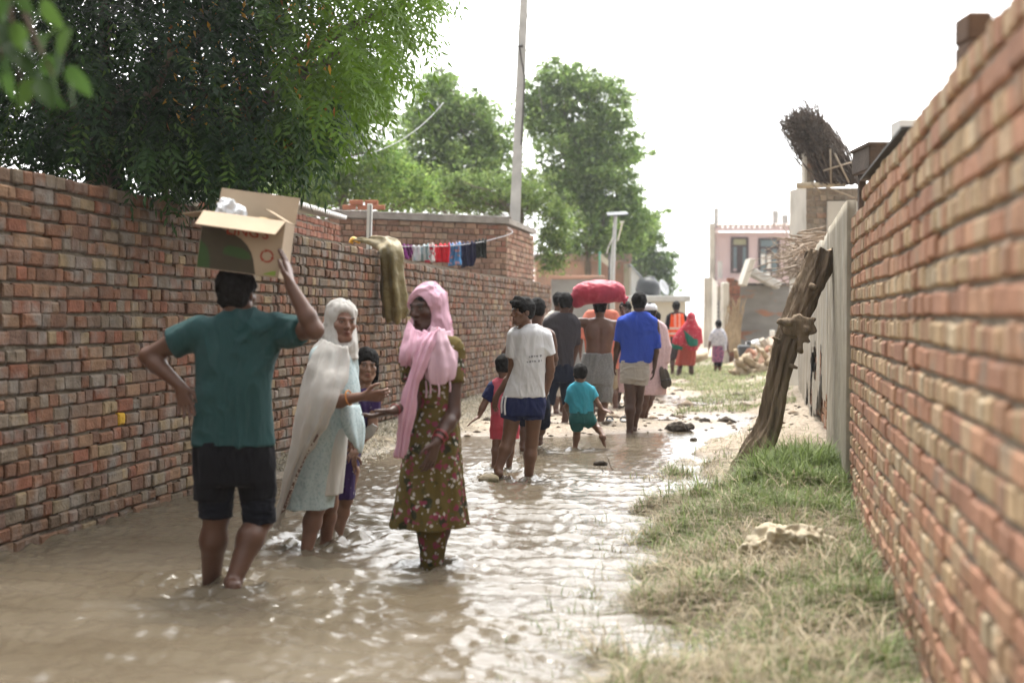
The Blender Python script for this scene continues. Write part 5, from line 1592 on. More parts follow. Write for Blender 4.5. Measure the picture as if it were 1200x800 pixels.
def floral():
    m, n, l, b = node_mat('olive_floral')
    tc = n.new('ShaderNodeTexCoord'); base = (.115, .088, .028, 1)
    last = None
    rgb = n.new('ShaderNodeRGB'); rgb.outputs[0].default_value = base; last = rgb.outputs[0]
    for sc, th, col, off in ((12, .36, (.040, .042, .024, 1), 0.0), (15, .30, (.22, .045, .075, 1), 3.1), (21, .27, (.24, .06, .09, 1), 13.1), (19, .24, (.45, .42, .38, 1), 7.7), (27, .22, (.42, .39, .36, 1), 11.3), (30, .2, (.09, .10, .05, 1), 5.2)):
        mp = n.new('ShaderNodeMapping'); mp.inputs['Location'].default_value = (off, off * .7, off * 1.3); l.new(tc.outputs['Object'], mp.inputs[0])
        nz = n.new('ShaderNodeTexNoise'); nz.inputs['Scale'].default_value = 22; l.new(mp.outputs[0], nz.inputs['Vector'])
        ad = n.new('ShaderNodeMix'); ad.data_type = 'RGBA'; ad.inputs[0].default_value = .045; l.new(mp.outputs[0], ad.inputs[6]); l.new(nz.outputs['Color'], ad.inputs[7])
        vo = n.new('ShaderNodeTexVoronoi'); vo.inputs['Scale'].default_value = sc; l.new(ad.outputs[2], vo.inputs['Vector'])
        lt = n.new('ShaderNodeMapRange'); lt.inputs['From Min'].default_value = th; lt.inputs['From Max'].default_value = th * .82; l.new(vo.outputs['Distance'], lt.inputs['Value'])
        mx = n.new('ShaderNodeMix'); mx.data_type = 'RGBA'; l.new(lt.outputs[0], mx.inputs[0]); l.new(last, mx.inputs[6]); mx.inputs[7].default_value = col
        last = mx.outputs[2]
    l.new(last, b.inputs['Base Color']); b.inputs['Roughness'].default_value = .9; b.inputs['Specular IOR Level'].default_value = .15
    crease(m)
    return m
C_floral = floral()

SK1, SK2, SK3, SK4, SK5 = (.118, .060, .040), (.215, .112, .074), (.235, .130, .085), (.078, .040, .029), (.165, .085, .053)
LANE = V(.17, .98, 0)

def gown(S, c, fwd, up, mat, name='head_scarf', face=(.066, .072, .098), fo=(0, .118, -.018), drop=.30, wid=.16, back=.04, vox=None, neckw=.12, t=.022, wr=(.005, 13, (1, 1, .6))):
    """A scarf over the head: hood, nape and throat."""
    c = S.J(c); hs = S.hs; A = frame(fwd, up); rt, fw, u = A
    def q(x, y, z): return c + (rt * x + fw * y + u * z) * hs
    F = Field(c - V(.30, .30, drop + .05), c + V(.3, .3, .2), vox or S.vox)
    F.ell(q(0, -.016, .038), V(.078 + t, .098 + t, .086 + t) * hs, A, 0)
    F.ell(q(0, -.035, -.06), V(.088 + t * .6, .090, .12) * hs, A, .03)
    F.ell(q(0, .0, -.125), V(.088, .095, .07) * hs, A, .03)
    d = c - V(0, 0, drop)
    F.rc(q(0, -.03, -.1), d + V(*(fw * -back)), .095 * hs, wid, .05, cutb=True)
    F.ell(q(*fo), V(*face) * hs, A, .012, 's')
    v, f = F.net(); v = relax(v, f, 1, .4); v = wrinkle(v, f, wr[0], wr[1], S.D * 2, wr[2])
    return mesh(name, v, f, mat, S.root)

# ------------------------------------------------------------------ man with the carton
h = Human('man in teal t-shirt and black shorts carrying a carton on his head', 7.45, (258, 690), SK1, s=1.07, hs=1.10, vox=.006)
h.head((278, 345), (.30, .95, -.05), (0, .05, 1), neck=(281, 376))
h.torso([(374, 245, 318, .10), (386, 230, 332, .115), (430, 230, 321, .13), (480, 231, 318, .13), (540, 230, 318, .13), (560, 240, 308, .10)], .022, shoulders=((232, 387), (330, 385)))
h.arm((230, 389, 0), (173, 417, .06), (211, 452, -.04), dict(d=V(.30, -.1, -1), n=V(-.3, -1, 0), t=V(1, -.2, .2), curl=.35, spread=1.6, s=1.0), 1.06)
h.arm((332, 387, 0), (369, 387, -.20), (340, 334, -.20), dict(d=V(-.18, .25, .9), n=V(-1, .1, 0), t=V(-.2, -1, .1), curl=.25, s=1.05), 1.06)
h.leg((254, 535), (254, 600, .0), (247, 690, .13), V(.05, 1, -.1), 1.16)
h.leg((296, 535), (305, 606, .02), (273, 682, -.16), V(-.15, .75, -.75), 1.14)
h.body()
h.cloth('t_shirt', C_teal, [(362, 264, 299, .07), (366, 258, 304, .085), (373, 242, 322, .11), (384, 228, 334, .125), (400, 227, 329, .135), (430, 229, 322, .142), (460, 230, 319, .14), (490, 229, 318, .142), (521, 227, 320, .148)],
        [((236, 389), (203, 402, .02), .082, .074), ((326, 387), (354, 388, -.12), .082, .074)], wr=(.009, 5.5, (1, .6, .7)))
h.cloth('shorts', C_black, [(516, 229, 319, .138), (545, 229, 319, .145), (560, 231, 318, .14), (566, 236, 314, .13)], [((252, 535), (250, 585), .102, .098), ((297, 535), (302, 584), .102, .094)], wr=(.006, 7, (1, 1, .5)))
h.cloth('leggings', C_blackrib, None, [((253, 570), (253, 606), .088, .085), ((301, 570), (304, 613), .086, .083)], wr=(.003, 22, (.5, .5, 2)))

# ------------------------------------------------------------------ old woman in white scarf
h = Human('old woman in pale aqua tunic and long white head scarf reaching out a hand', 8.65, (370, 642), SK2, s=.98, hs=1.06, vox=.0052)
E_f, E_u = V(.48, -.87, -.06), V(.04, 0, 1)
h.head((400, 378), E_f, E_u, neck=(396, 412), fine=True, hair=None)
tun = [(404, 386, 410, .075), (412, 376, 412, .105), (426, 367, 414, .135), (450, 366, 420, .145), (472, 367, 420, .15), (500, 361, 406, .155), (530, 352, 400, .165), (560, 343, 396, .175), (594, 336, 390, .18)]
h.torso([(410, 380, 410, .09), (430, 372, 412, .12), (470, 372, 416, .13), (520, 364, 400, .13), (550, 366, 392, .11)], .02, shoulders=((378, 418, -.1), (405, 420, .08)))
h.arm((377, 420, -.13), (386, 472, -.22), (426, 464, -.30), dict(d=V(1, -.05, .02), n=V(.1, .8, -.6), t=V(.1, -.35, 1), curl=.75, spread=.5, s=.98))
h.arm((405, 421, .12), (410, 470, .18), (412, 497, .14), dict(d=V(0, -.2, -1), n=V(0, 1, 0), t=V(-1, 0, 0), curl=.5))
h.leg((374, 550, -.05), (371, 592, -.05), (358, 650, -.1), V(.3, -.95, -.05), 1.0)
h.leg((386, 550, .08), (386, 590, .15), (382, 638, .22), V(.3, -.95, -.05), .95)
h.body()
o = h.cloth('tunic', C_palegrn, tun, [((378, 420, -.1), (386, 466, -.2), .075, .068), ((404, 421, .1), (409, 462, .16), .07, .064)], folds=(5, 0, .03, 1.0), wr=(.006, 6, (1, 1, .4)))
h.cloth('trousers', C_offwhite, [(500, 372, 410, .12), (540, 366, 406, .13), (577, 366, 402, .125)], wr=(.006, 6, (1, 1, .3)), folds=(4, 0, .06, 2))
drape('tunic_flap', C_palegrn, [[P(a, b, 8.65 + c) for a, b, c in row] for row in [[(398, 470, -.19), (410, 474, -.17), (421, 474, -.05)], [(399, 492, -.20), (413, 494, -.19), (426, 497, -.06)], [(403, 506, -.20), (417, 513, -.19), (425, 518, -.06)], [(410, 517, -.19), (418, 527, -.18), (422, 531, -.07)]]], h.root, fold=(.01, 1.5, 0))
gown(h, (400, 378), E_f, E_u, C_offwhite, face=(.066, .072, .118), fo=(.010, .112, -.030), drop=.225, wid=.115, back=.03, t=.012, wr=(.0065, 15, (1, 1, .42)))
G = [[(377, 396, .02), (380, 398, -.10), (388, 402, -.17), (399, 406, -.20), (408, 406, -.17)],
     [(368, 412, .04), (368, 416, -.16), (379, 421, -.24), (396, 424, -.25), (411, 422, -.19)],
     [(358, 445, .06), (358, 450, -.20), (370, 456, -.315), (390, 452, -.335), (408, 444, -.22)],
     [(350, 482, .08), (351, 486, -.20), (362, 490, -.33), (380, 482, -.345), (397, 466, -.30)],
     [(341, 528, .09), (342, 530, -.16), (350, 530, -.28), (364, 518, -.31), (381, 496, -.29)],
     [(331, 575, .10), (333, 578, -.10), (338, 568, -.2), (347, 552, -.24), (360, 532, -.26)],
     [(322, 616, .10), (324, 620, -.05), (328, 612, -.12), (334, 600, -.16), (342, 576, -.2)]]
drape('scarf_fall', C_sheer, [[P(a, b, 8.65 + c) for a, b, c in row] for row in G], h.root, fold=(.020, 5, .4), wob=.012, k=8)
M_lace = cloth_mat('lace_brown', (.16, .10, .085), col2=(.6, .57, .53), c2=(60, .5, .55))
ed = np.array([P(a, b, 8.65 + c - .012) for a, b, c in [(397, 466, -.30), (389, 482, -.31), (381, 496, -.30), (371, 514, -.29), (360, 532, -.27), (351, 554, -.24), (342, 576, -.21), (334, 598, -.17)]])
drape('lace_border', M_lace, [ed, ed + V(-.012, 0, -.010), ed + V(-.026, 0, -.02)], h.root, th=.002)
mbb = MB(); wri = P(409, 466, 8.38); t0 = nrm(P(426, 464, 8.35) - P(386, 472, 8.43))
e1 = nrm(np.cross(t0, V(0, 0, 1))); e2 = np.cross(t0, e1)
mbb.tube([wri + (e1 * math.cos(a) + e2 * math.sin(a)) * .043 for a in np.linspace(0, 2 * math.pi, 20)], .0045, 6); mbb.build('bracelet', pmat('orange_thread', (.55, .22, .05)), h.root, smooth=True)

# ------------------------------------------------------------------ girl behind her
h = Human('girl in dark purple dress looking out from behind the old woman', 9.2, (398, 630), SK3, s=.80, hs=.90, vox=.0055)
h.head((429, 429), (.28, -.95, -.06), (.06, 0, 1), neck=(424, 460), fine=True, hair='short')
h.torso([(462, 412, 436, .08), (480, 408, 432, .09), (520, 400, 424, .09), (550, 398, 418, .08)], .014, shoulders=((411, 467), (435, 467)))
h.arm((435, 468, 0), (437, 500, -.03), (421, 521, -.1), dict(d=V(-.3, -.4, -.5), n=V(0, 0, -1), t=V(-1, 0, 0), curl=.6, s=1))
h.arm((410, 468, 0), (409, 503, -.03), (411, 530, -.08), dict(d=V(.1, -.1, -1), n=V(0, 1, 0), t=V(1, 0, 0), curl=.5, s=1.05))
h.leg((410, 552), (405, 585, 0), (395, 632, .0), V(.3, -.95, 0), 1.0)
h.leg((402, 552, .1), (398, 585, .12), (389, 634, .16), V(.3, -.95, 0), 1.0)
h.body()
h.cloth('dress', C_purple, [(455, 419, 432, .055), (461, 411, 437, .085), (480, 407, 434, .10), (510, 402, 428, .10), (540, 397, 421, .105), (583, 393, 415, .115)], [((411, 468), (409, 487), .052, .05), ((435, 468), (437, 487), .052, .05)], folds=(6, 0, .06, .5), wr=(.004, 9, (1, 1, .4)))
c = P(429, 429, 9.2); A = frame((.28, -.95, -.06), (.06, 0, 1))
qq = lambda x, y, z: c + (A[0] * x + A[1] * y + A[2] * z) * .9
F2 = Field(c - .3, c + .25, .006)
F2.ell(qq(0, -.05, -.02), V(.082, .07, .10), A, 0)
for sg in (-1, 1): F2.rc(qq(sg * .070, -.005, .045), qq(sg * .074, -.04, -.10), .020, .026, .03)
F2.rc(qq(0, -.09, -.05), qq(.0, -.10, -.22), .05, .03, .04)
v, f = F2.net(); v = v + vnormals(v, f) * (.004 * fbm(v * 30, 3))[:, None]; mesh('tied_back_hair', v, f, M_hair, h.root)

# ------------------------------------------------------------------ woman in pink scarf
D4 = 8.02
h = Human('woman in pink scarf and olive flowered tunic standing in the water', D4, (505, 662), SK4, s=1.0, hs=1.07, vox=.0052)
W_f, W_u = V(-.60, -.78, -.16), V(-.06, -.04, 1)
h.head((500, 362), W_f, W_u, neck=(507, 398), fine=True, hair='low')
kam = [(386, 493, 517, .075), (396, 482, 532, .11), (410, 475, 538, .135), (440, 477, 535, .14), (468, 481, 533, .14), (500, 478, 537, .15), (530, 473, 540, .165), (560, 468, 543, .18), (590, 463, 546, .195), (616, 459, 549, .205)]
h.torso([(398, 484, 530, .10), (412, 478, 534, .12), (470, 484, 530, .125), (530, 484, 532, .14), (565, 490, 526, .11)], .02, shoulders=((483, 408, -.05), (529, 408, .03)))
h.arm((530, 410, .0), (531, 486, -.10), (511, 519, -.265), dict(d=V(-.32, -.25, -1), n=V(-.6, .7, 0), t=V(-.7, -.7, 0), curl=.45, s=1.0), 1.05)
h.arm((482, 410, -.05), (486, 470, -.12), (461, 481, -.30), dict(d=V(-1, -.15, -.30), n=V(-.3, .1, .95), t=V(-.2, -1, .15), curl=.45, s=.98))
h.leg((500, 560, 0), (503, 605, 0), (507, 664, 0), V(-.6, -.8, 0), 1.0)
h.leg((516, 560, .1), (514, 605, .16), (513, 655, .22), V(-.6, -.8, 0), 1.0)
h.body()
h.cloth('tunic', C_floral, kam, [((528, 410, .0), (530, 449, -.045), .070, .066), ((484, 410, -.04), (485, 445, -.08), .07, .066)], folds=(7, 0, .085, .3), wr=(.007, 6, (1, 1, .35)))
h.cloth('trousers', C_floral, [(585, 484, 526, .11), (620, 489, 523, .10), (650, 492, 522, .09), (682, 497, 522, .08)], wr=(.006, 8, (1, 1, .7)))
gown(h, (500, 362), W_f, W_u, C_pinkscarf, face=(.067, .085, .108), fo=(-.012, .105, -.034), drop=.225, wid=.13, back=.05, t=.016, wr=(.008, 13, (1, 1, .42)))
pp4 = lambda rows_: [[P(a, b, D4 + c) for a, b, c in row] for row in rows_]
drape('scarf_end', C_pinkscarf, pp4([[(497, 386, -.16), (503, 389, -.19), (510, 388, -.19), (515, 384, -.16)], [(487, 405, -.20), (493, 408, -.24), (501, 408, -.24), (507, 405, -.2)], [(478, 435, -.23), (484, 437, -.27), (490, 438, -.27), (496, 436, -.22)], [(471, 470, -.24), (476, 472, -.28), (482, 472, -.28), (487, 470, -.23)], [(466, 505, -.24), (470, 507, -.27), (475, 506, -.27), (480, 504, -.23)], [(462, 534, -.24), (466, 537, -.26), (470, 536, -.26), (473, 531, -.23)]]), h.root, fold=(.016, 4, 0), wob=.014, k=9)
drape('scarf_fold', C_pinkscarf, pp4([[(478, 374, -.08), (482, 380, -.14), (488, 386, -.17), (497, 390, -.18)], [(472, 392, -.10), (478, 397, -.19), (485, 402, -.22), (495, 404, -.21)], [(468, 412, -.10), (473, 417, -.21), (480, 419, -.24), (488, 416, -.22)], [(468, 425, -.08), (473, 429, -.18), (477, 430, -.2), (481, 428, -.19)]]), h.root, fold=(.014, 3, 1), wob=.012, k=8)
C_palescarf = cloth_mat('pale_pink_scarf', (.66, .46, .54), transl=.18, col2=(.60, .10, .16), c2=(30, .70, .72))
drape('scarf_shoulder', C_palescarf, pp4([[(506, 384, -.15), (512, 384, -.16), (519, 386, -.12), (525, 389, -.04)], [(501, 398, -.185), (511, 398, -.20), (523, 400, -.17), (532, 404, -.06)], [(499, 415, -.20), (511, 416, -.215), (526, 416, -.19), (537, 418, -.09)], [(498, 432, -.20), (510, 435, -.22), (526, 434, -.20), (537, 430, -.11)], [(499, 444, -.20), (511, 451, -.22), (525, 448, -.205), (533, 437, -.14)]]), h.root, fold=(.013, 3.2, 2), wob=.012, k=9)
for a, b, c, ln in ((499, 446, -.19, 20), (504, 449, -.22, 12), (514, 450, -.235, 13), (527, 447, -.215, 12), (536, 435, -.06, 14), (484, 452, -.25, 26)):
    mbb = MB(); mbb.tube(catmull([P(a, b, D4 + c), P(a + .8, b + ln * .5, D4 + c - .005), P(a + .4, b + ln, D4 + c)]), np.linspace(.0045, .006, 13), 6); mbb.build('tassel', C_palescarf, h.root, smooth=True)
M_bangle = pmat('red_bangle', (.30, .05, .06), rough=.3, spec=.5)
def bangle(a0, b0, t, rad):
    t0 = nrm(b0 - a0); e1 = nrm(np.cross(t0, V(0, 0, 1))); e2 = np.cross(t0, e1); w = a0 + (b0 - a0) * t
    mbb = MB(); mbb.tube([w + (e1 * math.cos(a) + e2 * math.sin(a)) * rad for a in np.linspace(0, 2 * math.pi, 20)], .003, 6); mbb.build('bangle', M_bangle, h.root, smooth=True)
for t in (.70, .74, .86, .90): bangle(P(531, 486, D4 - .10), P(511, 519, D4 - .265), t, .040 - .004 * (t > .8))
bangle(P(486, 470, D4 - .12), P(461, 481, D4 - .30), .93, .032)
mbb = MB(); A = frame(W_f, W_u); nc = P(500, 362, D4) + (A[0] * .014 + A[1] * .104 + A[2] * -.026) * 1.07
v, f = sweep([nc - V(.003, 0, 0), nc + V(.003, 0, 0)], .0045, 8); mbb.add(v, f); mbb.build('nose_stud', pmat('gold', (.8, .55, .15), rough=.25, metal=1, bump=0), h.root, smooth=True)

# ------------------------------------------------------------------ boy in white
def shirtprint(v):
    c = np.tile(np.array((.66, .66, .68)), (len(v), 1)); D = 12.4
    for row, (ya, xa, xb) in enumerate(((417.5, 620, 636), (423.5, 617.5, 635))):
        z0 = py2z(ya, D); sl = (v[:, 0] - px2x(xa, D)) * .08
        on = (np.abs(v[:, 2] - z0 - sl) < .007) & (v[:, 0] > px2x(xa, D)) & (v[:, 0] < px2x(xb, D)) & (v[:, 1] < D)
        k = np.floor((v[:, 0] - px2x(xa, D)) / .0085).astype(int)
        gap = np.array([1, 0, 1, 1, 0, 1, 0, 1, 1, 0, 0, 1, 1, 0, 1, 0, 1, 1, 0, 1, 1, 0])
        c[on & (gap[np.clip(k, 0, 21)] == 1)] = (.20, .20, .22)
    return c
h = Human('boy in white t-shirt and navy shorts looking back over his left shoulder', 12.4, (602, 558), SK5, s=.97, hs=1.0, vox=.0062)
h.head((612, 366), (-.86, -.50, .02), (0, 0, 1), neck=(619, 386), fine=True, hair='fringe')
h.torso([(386, 606, 636, .09), (398, 604, 638, .11), (440, 602, 634, .11), (476, 594, 634, .11), (482, 602, 628, .09)], .012, shoulders=((604, 393), (638, 394)))
h.arm((603, 395, 0), (600, 440, .0), (583, 462, .06), dict(d=V(-.25, .2, -1), n=V(.6, .6, 0), t=V(-.5, .8, 0), curl=.5))
h.arm((640, 396, 0), (645, 433, .02), (640, 459, .12), dict(d=V(-.2, .4, -1), n=V(-.6, .6, 0), t=V(.2, .8, 0), curl=.5))
h.leg((602, 478), (596, 515, -.02), (584, 549, -.06), V(-.15, .95, -.15), 1.03)
h.leg((626, 478), (623, 518, .05), (619, 563, .05), V(.1, 1, 0), 1.03)
h.body()
h.cloth('t_shirt', C_whitep, [(380, 614, 630, .062), (384, 608, 636, .085), (390, 602, 641, .11), (402, 601, 641, .118), (425, 601, 640, .125), (445, 596, 639, .125), (465, 589, 639, .13)],
        [((605, 394), (602, 419, .01), .068, .066), ((638, 395), (643, 416, .01), .066, .063)], wr=(.006, 7, (1, 1, .4)), colfn=shirtprint)
h.cloth('shorts', C_navy, [(461, 590, 638, .125), (474, 588, 638, .13), (486, 589, 637, .125)], [((602, 474), (599, 491), .096, .092), ((625, 474), (625, 491), .094, .090)], wr=(.006, 8, (1, 1, .5)))
for k, (a, b) in enumerate((((589.5, 464), (588.2, 484)), ((593.0, 464), (592.0, 486)))):
    l = P(*a, 12.4 - .045 - .055 * k); q = P(*b, 12.4 - .05 - .055 * k)
    drape('stripe', C_stripe, [[l + V(-.008, 0, 0), l + V(.008, -.006, 0)], [(l + q) / 2 + V(-.016, 0, 0), (l + q) / 2 + V(0, -.006, 0)], [q + V(-.008, 0, 0), q + V(.008, -.006, 0)]], h.root, th=.003)

# ------------------------------------------------------------------ small child in coral pink
h = Human('small child in coral pink shirt with one bare arm held out', 13.2, (588, 546), SK5, s=.66, hs=.84, vox=.0065)
h.head((590, 429), (.10, .97, -.1), (0, 0, 1), neck=(590, 446))
h.torso([(449, 580, 600, .065), (456, 578, 602, .075), (480, 578, 603, .08), (496, 580, 602, .075)], .01, shoulders=((579, 454), (601, 454)))
h.arm((577, 455), (567, 474, -.02), (561, 488, -.05), dict(d=V(-.75, -.2, -.55), n=V(.3, .3, -1), t=V(.2, -.9, .2), curl=.15, spread=2.0, s=1.2), 1.15)
h.arm((603, 455), (607, 474, .1), (603, 488, .14), dict(d=V(0, .4, -1), n=V(-1, 0, 0), t=V(0, 1, 0), curl=.4))
h.leg((584, 494), (582, 518), (579, 546), V(0, 1, 0), 1.05)
h.leg((599, 494), (599, 518), (596, 550), V(.1, 1, 0), 1.05)
h.body()
h.cloth('shirt', C_pinkshirt, [(442, 584, 597, .05), (447, 577, 603, .075), (458, 575, 605, .085), (486, 576, 606, .095)], wr=(.005, 9, (1, 1, .5)))
h.cloth('sleeves', C_navy, None, [((579, 454), (570, 468, -.01), .056, .052), ((602, 454), (607, 468, .05), .056, .052)], wr=(.004, 12, (1, 1, 1)))
h.cloth('shorts', C_pinkshort, [(483, 577, 606, .092), (500, 577, 606, .092)], [((584, 492), (583, 514), .072, .066), ((599, 492), (600, 514), .072, .066)], wr=(.005, 9, (1, 1, .5)))

# ------------------------------------------------------------------ man in sleeveless vest behind him
h = Human('man in sleeveless white vest half hidden behind the boy in white', 14.9, (622, 524), SK1, s=.97, vox=.009)
h.head((630, 363), (.15, .98, -.05), (0, 0, 1), neck=(628, 384))
h.torso([(386, 612, 642, .09), (396, 609, 644, .11), (430, 611, 642, .11), (470, 611, 642, .11), (484, 616, 638, .1)], .008, shoulders=((611, 390), (642, 391)))
h.arm((608, 392), (592, 414, .05), (604, 424, .28), dict(d=V(.4, 1, .1), n=V(1, 0, -.5), t=V(0, .3, 1), curl=.6))
h.arm((645, 393), (650, 420, .08), (645, 438, .25), dict(d=V(-.1, 1, -.3), n=V(-1, 0, -.5), t=V(0, .3, 1), curl=.6))
h.leg((618, 475), (616, 498, .05), (613, 520, -.02), V(.1, 1, 0), 1.0)
h.leg((634, 475), (634, 498, .15), (632, 513, .3), V(.1, 1, 0), 1.0)
h.body()
h.cloth('vest', C_white, [(393, 615, 640, .10), (404, 611, 642, .118), (430, 610, 643, .122), (462, 610, 643, .125)], [((617, 398), (619, 387), .026, .022), ((638, 398), (637, 387), .026, .022)], wr=(.005, 8, (1, 1, .5)))
h.cloth('shorts', C_dnavy, [(458, 610, 643, .125), (478, 610, 643, .125)], [((619, 475), (617, 498, .03), .092, .085), ((634, 475), (635, 498, .12), .092, .085)], wr=(.005, 8, (1, 1, .5)))

# ------------------------------------------------------------------ man in dark grey
h = Human('man in dark grey t-shirt and dark knee length shorts walking away', 18.1, (648, 500), SK1, s=1.03, vox=.010)
h.head((662, 355), (-.25, .95, -.1), (0, 0, 1), neck=(659, 371))
h.torso([(374, 644, 676, .1), (384, 642, 676, .12), (410, 644, 670, .12), (440, 645, 668, .12)], .014, shoulders=((643, 378), (674, 379)))
h.arm((641, 379), (637, 402, .1), (641, 420, .2), dict(d=V(0, .3, -1), n=V(1, 0, 0), t=V(0, 1, 0), curl=.5))
h.arm((674, 381), (675, 405, .05), (672, 424, .02), dict(d=V(-.1, .2, -1), n=V(-1, 0, 0), t=V(0, 1, 0), curl=.5))
h.leg((649, 436), (642, 470, -.05), (637, 499, -.1), V(.1, 1, 0), 1.05)
h.leg((664, 436), (667, 470, .1), (661, 498, .0), V(.1, .9, -.2), 1.05)
h.body()
h.cloth('t_shirt', C_charcoal, [(366, 651, 668, .075), (370, 644, 674, .10), (377, 638, 678, .12), (392, 638, 677, .13), (412, 639, 672, .13), (429, 640, 672, .14)], [((643, 379), (638, 396, .06), .072, .068), ((673, 380), (675, 404, .04), .070, .064)], wr=(.006, 7, (1, 1, .5)))
h.cloth('shorts', C_dnavy, [(426, 641, 672, .138), (447, 641, 672, .138)], [((649, 438), (642, 473, -.05), .10, .078), ((664, 438), (667, 475, .1), .10, .08)], wr=(.006, 7, (1, 1, .5)))

# ------------------------------------------------------------------ man with pale shorts beyond him
h = Human('barefoot man in pale clothes hidden behind the man in dark grey', 20.4, (654, 485), SK1, s=1.0, vox=.012)
h.head((655, 353), (.1, 1, -.05), (0, 0, 1), neck=(653, 368))
h.torso([(370, 642, 664, .1), (384, 642, 664, .12), (420, 643, 663, .12), (436, 645, 661, .1)], .012, shoulders=((643, 374), (664, 374)))
h.arm((642, 375), (640, 395, .1), (643, 410, .25), dict(d=V(0, 1, -.3), n=V(1, 0, 0), t=V(0, 0, 1), curl=.5))
h.arm((665, 375), (667, 395, .1), (664, 410, .25), dict(d=V(0, 1, -.3), n=V(-1, 0, 0), t=V(0, 0, 1), curl=.5))
h.leg((649, 432), (650, 462, .0), (652, 484, -.15), V(0, .35, -.95), 1.0)
h.leg((659, 432), (660, 460, .1), (659, 479, .2), V(.1, 1, 0), 1.0)
h.body()
h.cloth('shirt', C_pale, [(364, 647, 661, .07), (369, 641, 666, .11), (384, 641, 666, .13), (428, 642, 665, .135)], [((643, 375), (640, 394, .08), .07, .065), ((664, 375), (667, 394, .08), .07, .065)])
h.cloth('shorts', C_pale, [(426, 642, 665, .133), (440, 643, 664, .13)], [((649, 438), (651, 464), .095, .075), ((659, 438), (660, 462, .08), .095, .08)], wr=(.006, 9, (1, 1, .5)))

# ------------------------------------------------------------------ shirtless man with the sack
SB = (.150, .075, .046)
h = Human('bare backed man in grey shorts carrying a red sack on his head', 18.3, (697, 498), SB, s=1.0, vox=.009)
h.head((703, 360), (.0, 1, -.05), (0, 0, 1), neck=(703, 375))
h.torso([(374, 693, 713, .075), (379, 685, 721, .10), (388, 684, 722, .118), (402, 687, 718, .112), (416, 686, 716, .108), (432, 684, 716, .115), (446, 690, 710, .09)], .0, p=2.4, shoulders=((687, 378), (719, 380)))
def backline(F):
    for y0, y1 in ((386, 402), (402, 414)): F.rc(P(703, y0, 18.3 - .128), P(702.5, y1, 18.3 - .122), .018, .016, .022, mode='s')
    for sx, xx in ((-1, 694), (1, 712)): F.ell(P(xx, 388, 18.3 - .085), V(.075, .035, .085), None, .04)
h.extra(backline)
h.arm((685, 378), (664, 377, .02), (672, 352, .0), dict(d=V(.15, .2, 1), n=V(.9, .3, 0), t=V(0, -1, 0), curl=.7), 1.08)
h.arm((721, 381), (733, 398, -.02), (732, 372, .02), dict(d=V(-.1, .1, 1), n=V(-.9, .3, 0), t=V(0, -1, 0), curl=.6), 1.08)
h.leg((691, 440), (692, 474, .0), (691, 497, -.03), V(-.1, 1, 0), 1.05)
h.leg((708, 440), (707, 474, .0), (703, 499, -.1), V(.1, 1, 0), 1.05)
h.body()
h.cloth('shorts', C_grey, [(414, 684, 717, .122), (430, 681, 718, .132), (450, 682, 718, .13)], [((691, 438), (689.5, 469), .115, .105), ((708, 438), (707.5, 471), .115, .105)], wr=(.008, 6, (1, 1, .35)))

# ------------------------------------------------------------------ toddler in teal
h = Human('barefoot toddler in bright teal shirt running after the adults', 15.1, (680, 524), SK5, s=.62, hs=.84, vox=.0075)
h.head((680, 438), (.05, 1, -.1), (.03, 0, 1), neck=(681, 453))
h.torso([(455, 671, 691, .06), (464, 670, 692, .075), (485, 672, 692, .08), (494, 674, 690, .07)], .008, shoulders=((671, 459), (691, 458)))
h.arm((670, 460), (664, 476, .06), (668, 488, .18), dict(d=V(.2, .8, -.4), n=V(1, 0, 0), t=V(0, .3, 1), curl=.4), 1.1)
h.arm((693, 459), (700, 472, -.02), (706, 480, -.05), dict(d=V(1, -.1, -.25), n=V(0, .3, -1), t=V(.1, .9, .3), curl=.25, spread=1.5, s=1.2), 1.15)
h.leg((676, 492), (676, 508, .10), (674, 524, .06), V(-.1, 1, 0), 1.1)
h.leg((688, 491), (698, 499, .06), (708, 512, -.1), V(.45, -.2, -.85), 1.05)
h.body()
h.cloth('t_shirt', C_tealk, [(447, 675, 687, .045), (452, 668, 693, .072), (464, 666, 695, .088), (484, 667, 695, .097)], [((671, 459), (666, 472, .03), .056, .05), ((691, 458), (697, 467, .0), .056, .05)], wr=(.005, 9, (1, 1, .5)))
h.cloth('shorts', C_tealg, [(481, 668, 695, .094), (496, 668, 695, .094)], [((676, 491), (676, 502, .05), .074, .068), ((688, 490), (694, 497, .03), .074, .066)], wr=(.005, 9, (1, 1, .5)))

# ------------------------------------------------------------------ man in salmon shirt
h = Human('man in salmon shirt walking just ahead of the bare backed man', 21.2, (714, 480), SK1, s=1.02, vox=.012)
h.head((706, 352), (.1, 1, -.05), (0, 0, 1), neck=(705, 366))
h.torso([(370, 690, 720, .1), (384, 686, 722, .12), (430, 692, 722, .12), (446, 696, 718, .1)], .014, shoulders=((689, 374), (720, 374)))
h.arm((687, 375), (680, 395, .0), (680, 412, .05), dict(d=V(0, .3, -1), n=V(1, 0, 0), t=V(0, 1, 0), curl=.5))
h.arm((722, 375), (727, 396, .05), (723, 412, .15), dict(d=V(-.1, .3, -1), n=V(-1, 0, 0), t=V(0, 1, 0), curl=.5))
h.leg((700, 436), (700, 458, .05), (699, 477, .1), V(.2, 1, 0), 1.0)
h.leg((716, 436), (720, 456, .0), (722, 476, -.12), V(.9, .5, 0), 1.0)
h.body()
h.cloth('shirt', C_salmon, [(363, 690, 720, .09), (367, 685, 725, .12), (380, 683, 726, .135), (410, 686, 725, .14), (432, 688, 725, .145)], [((689, 374), (680, 396), .08, .068), ((720, 374), (727, 394, .04), .08, .068)])
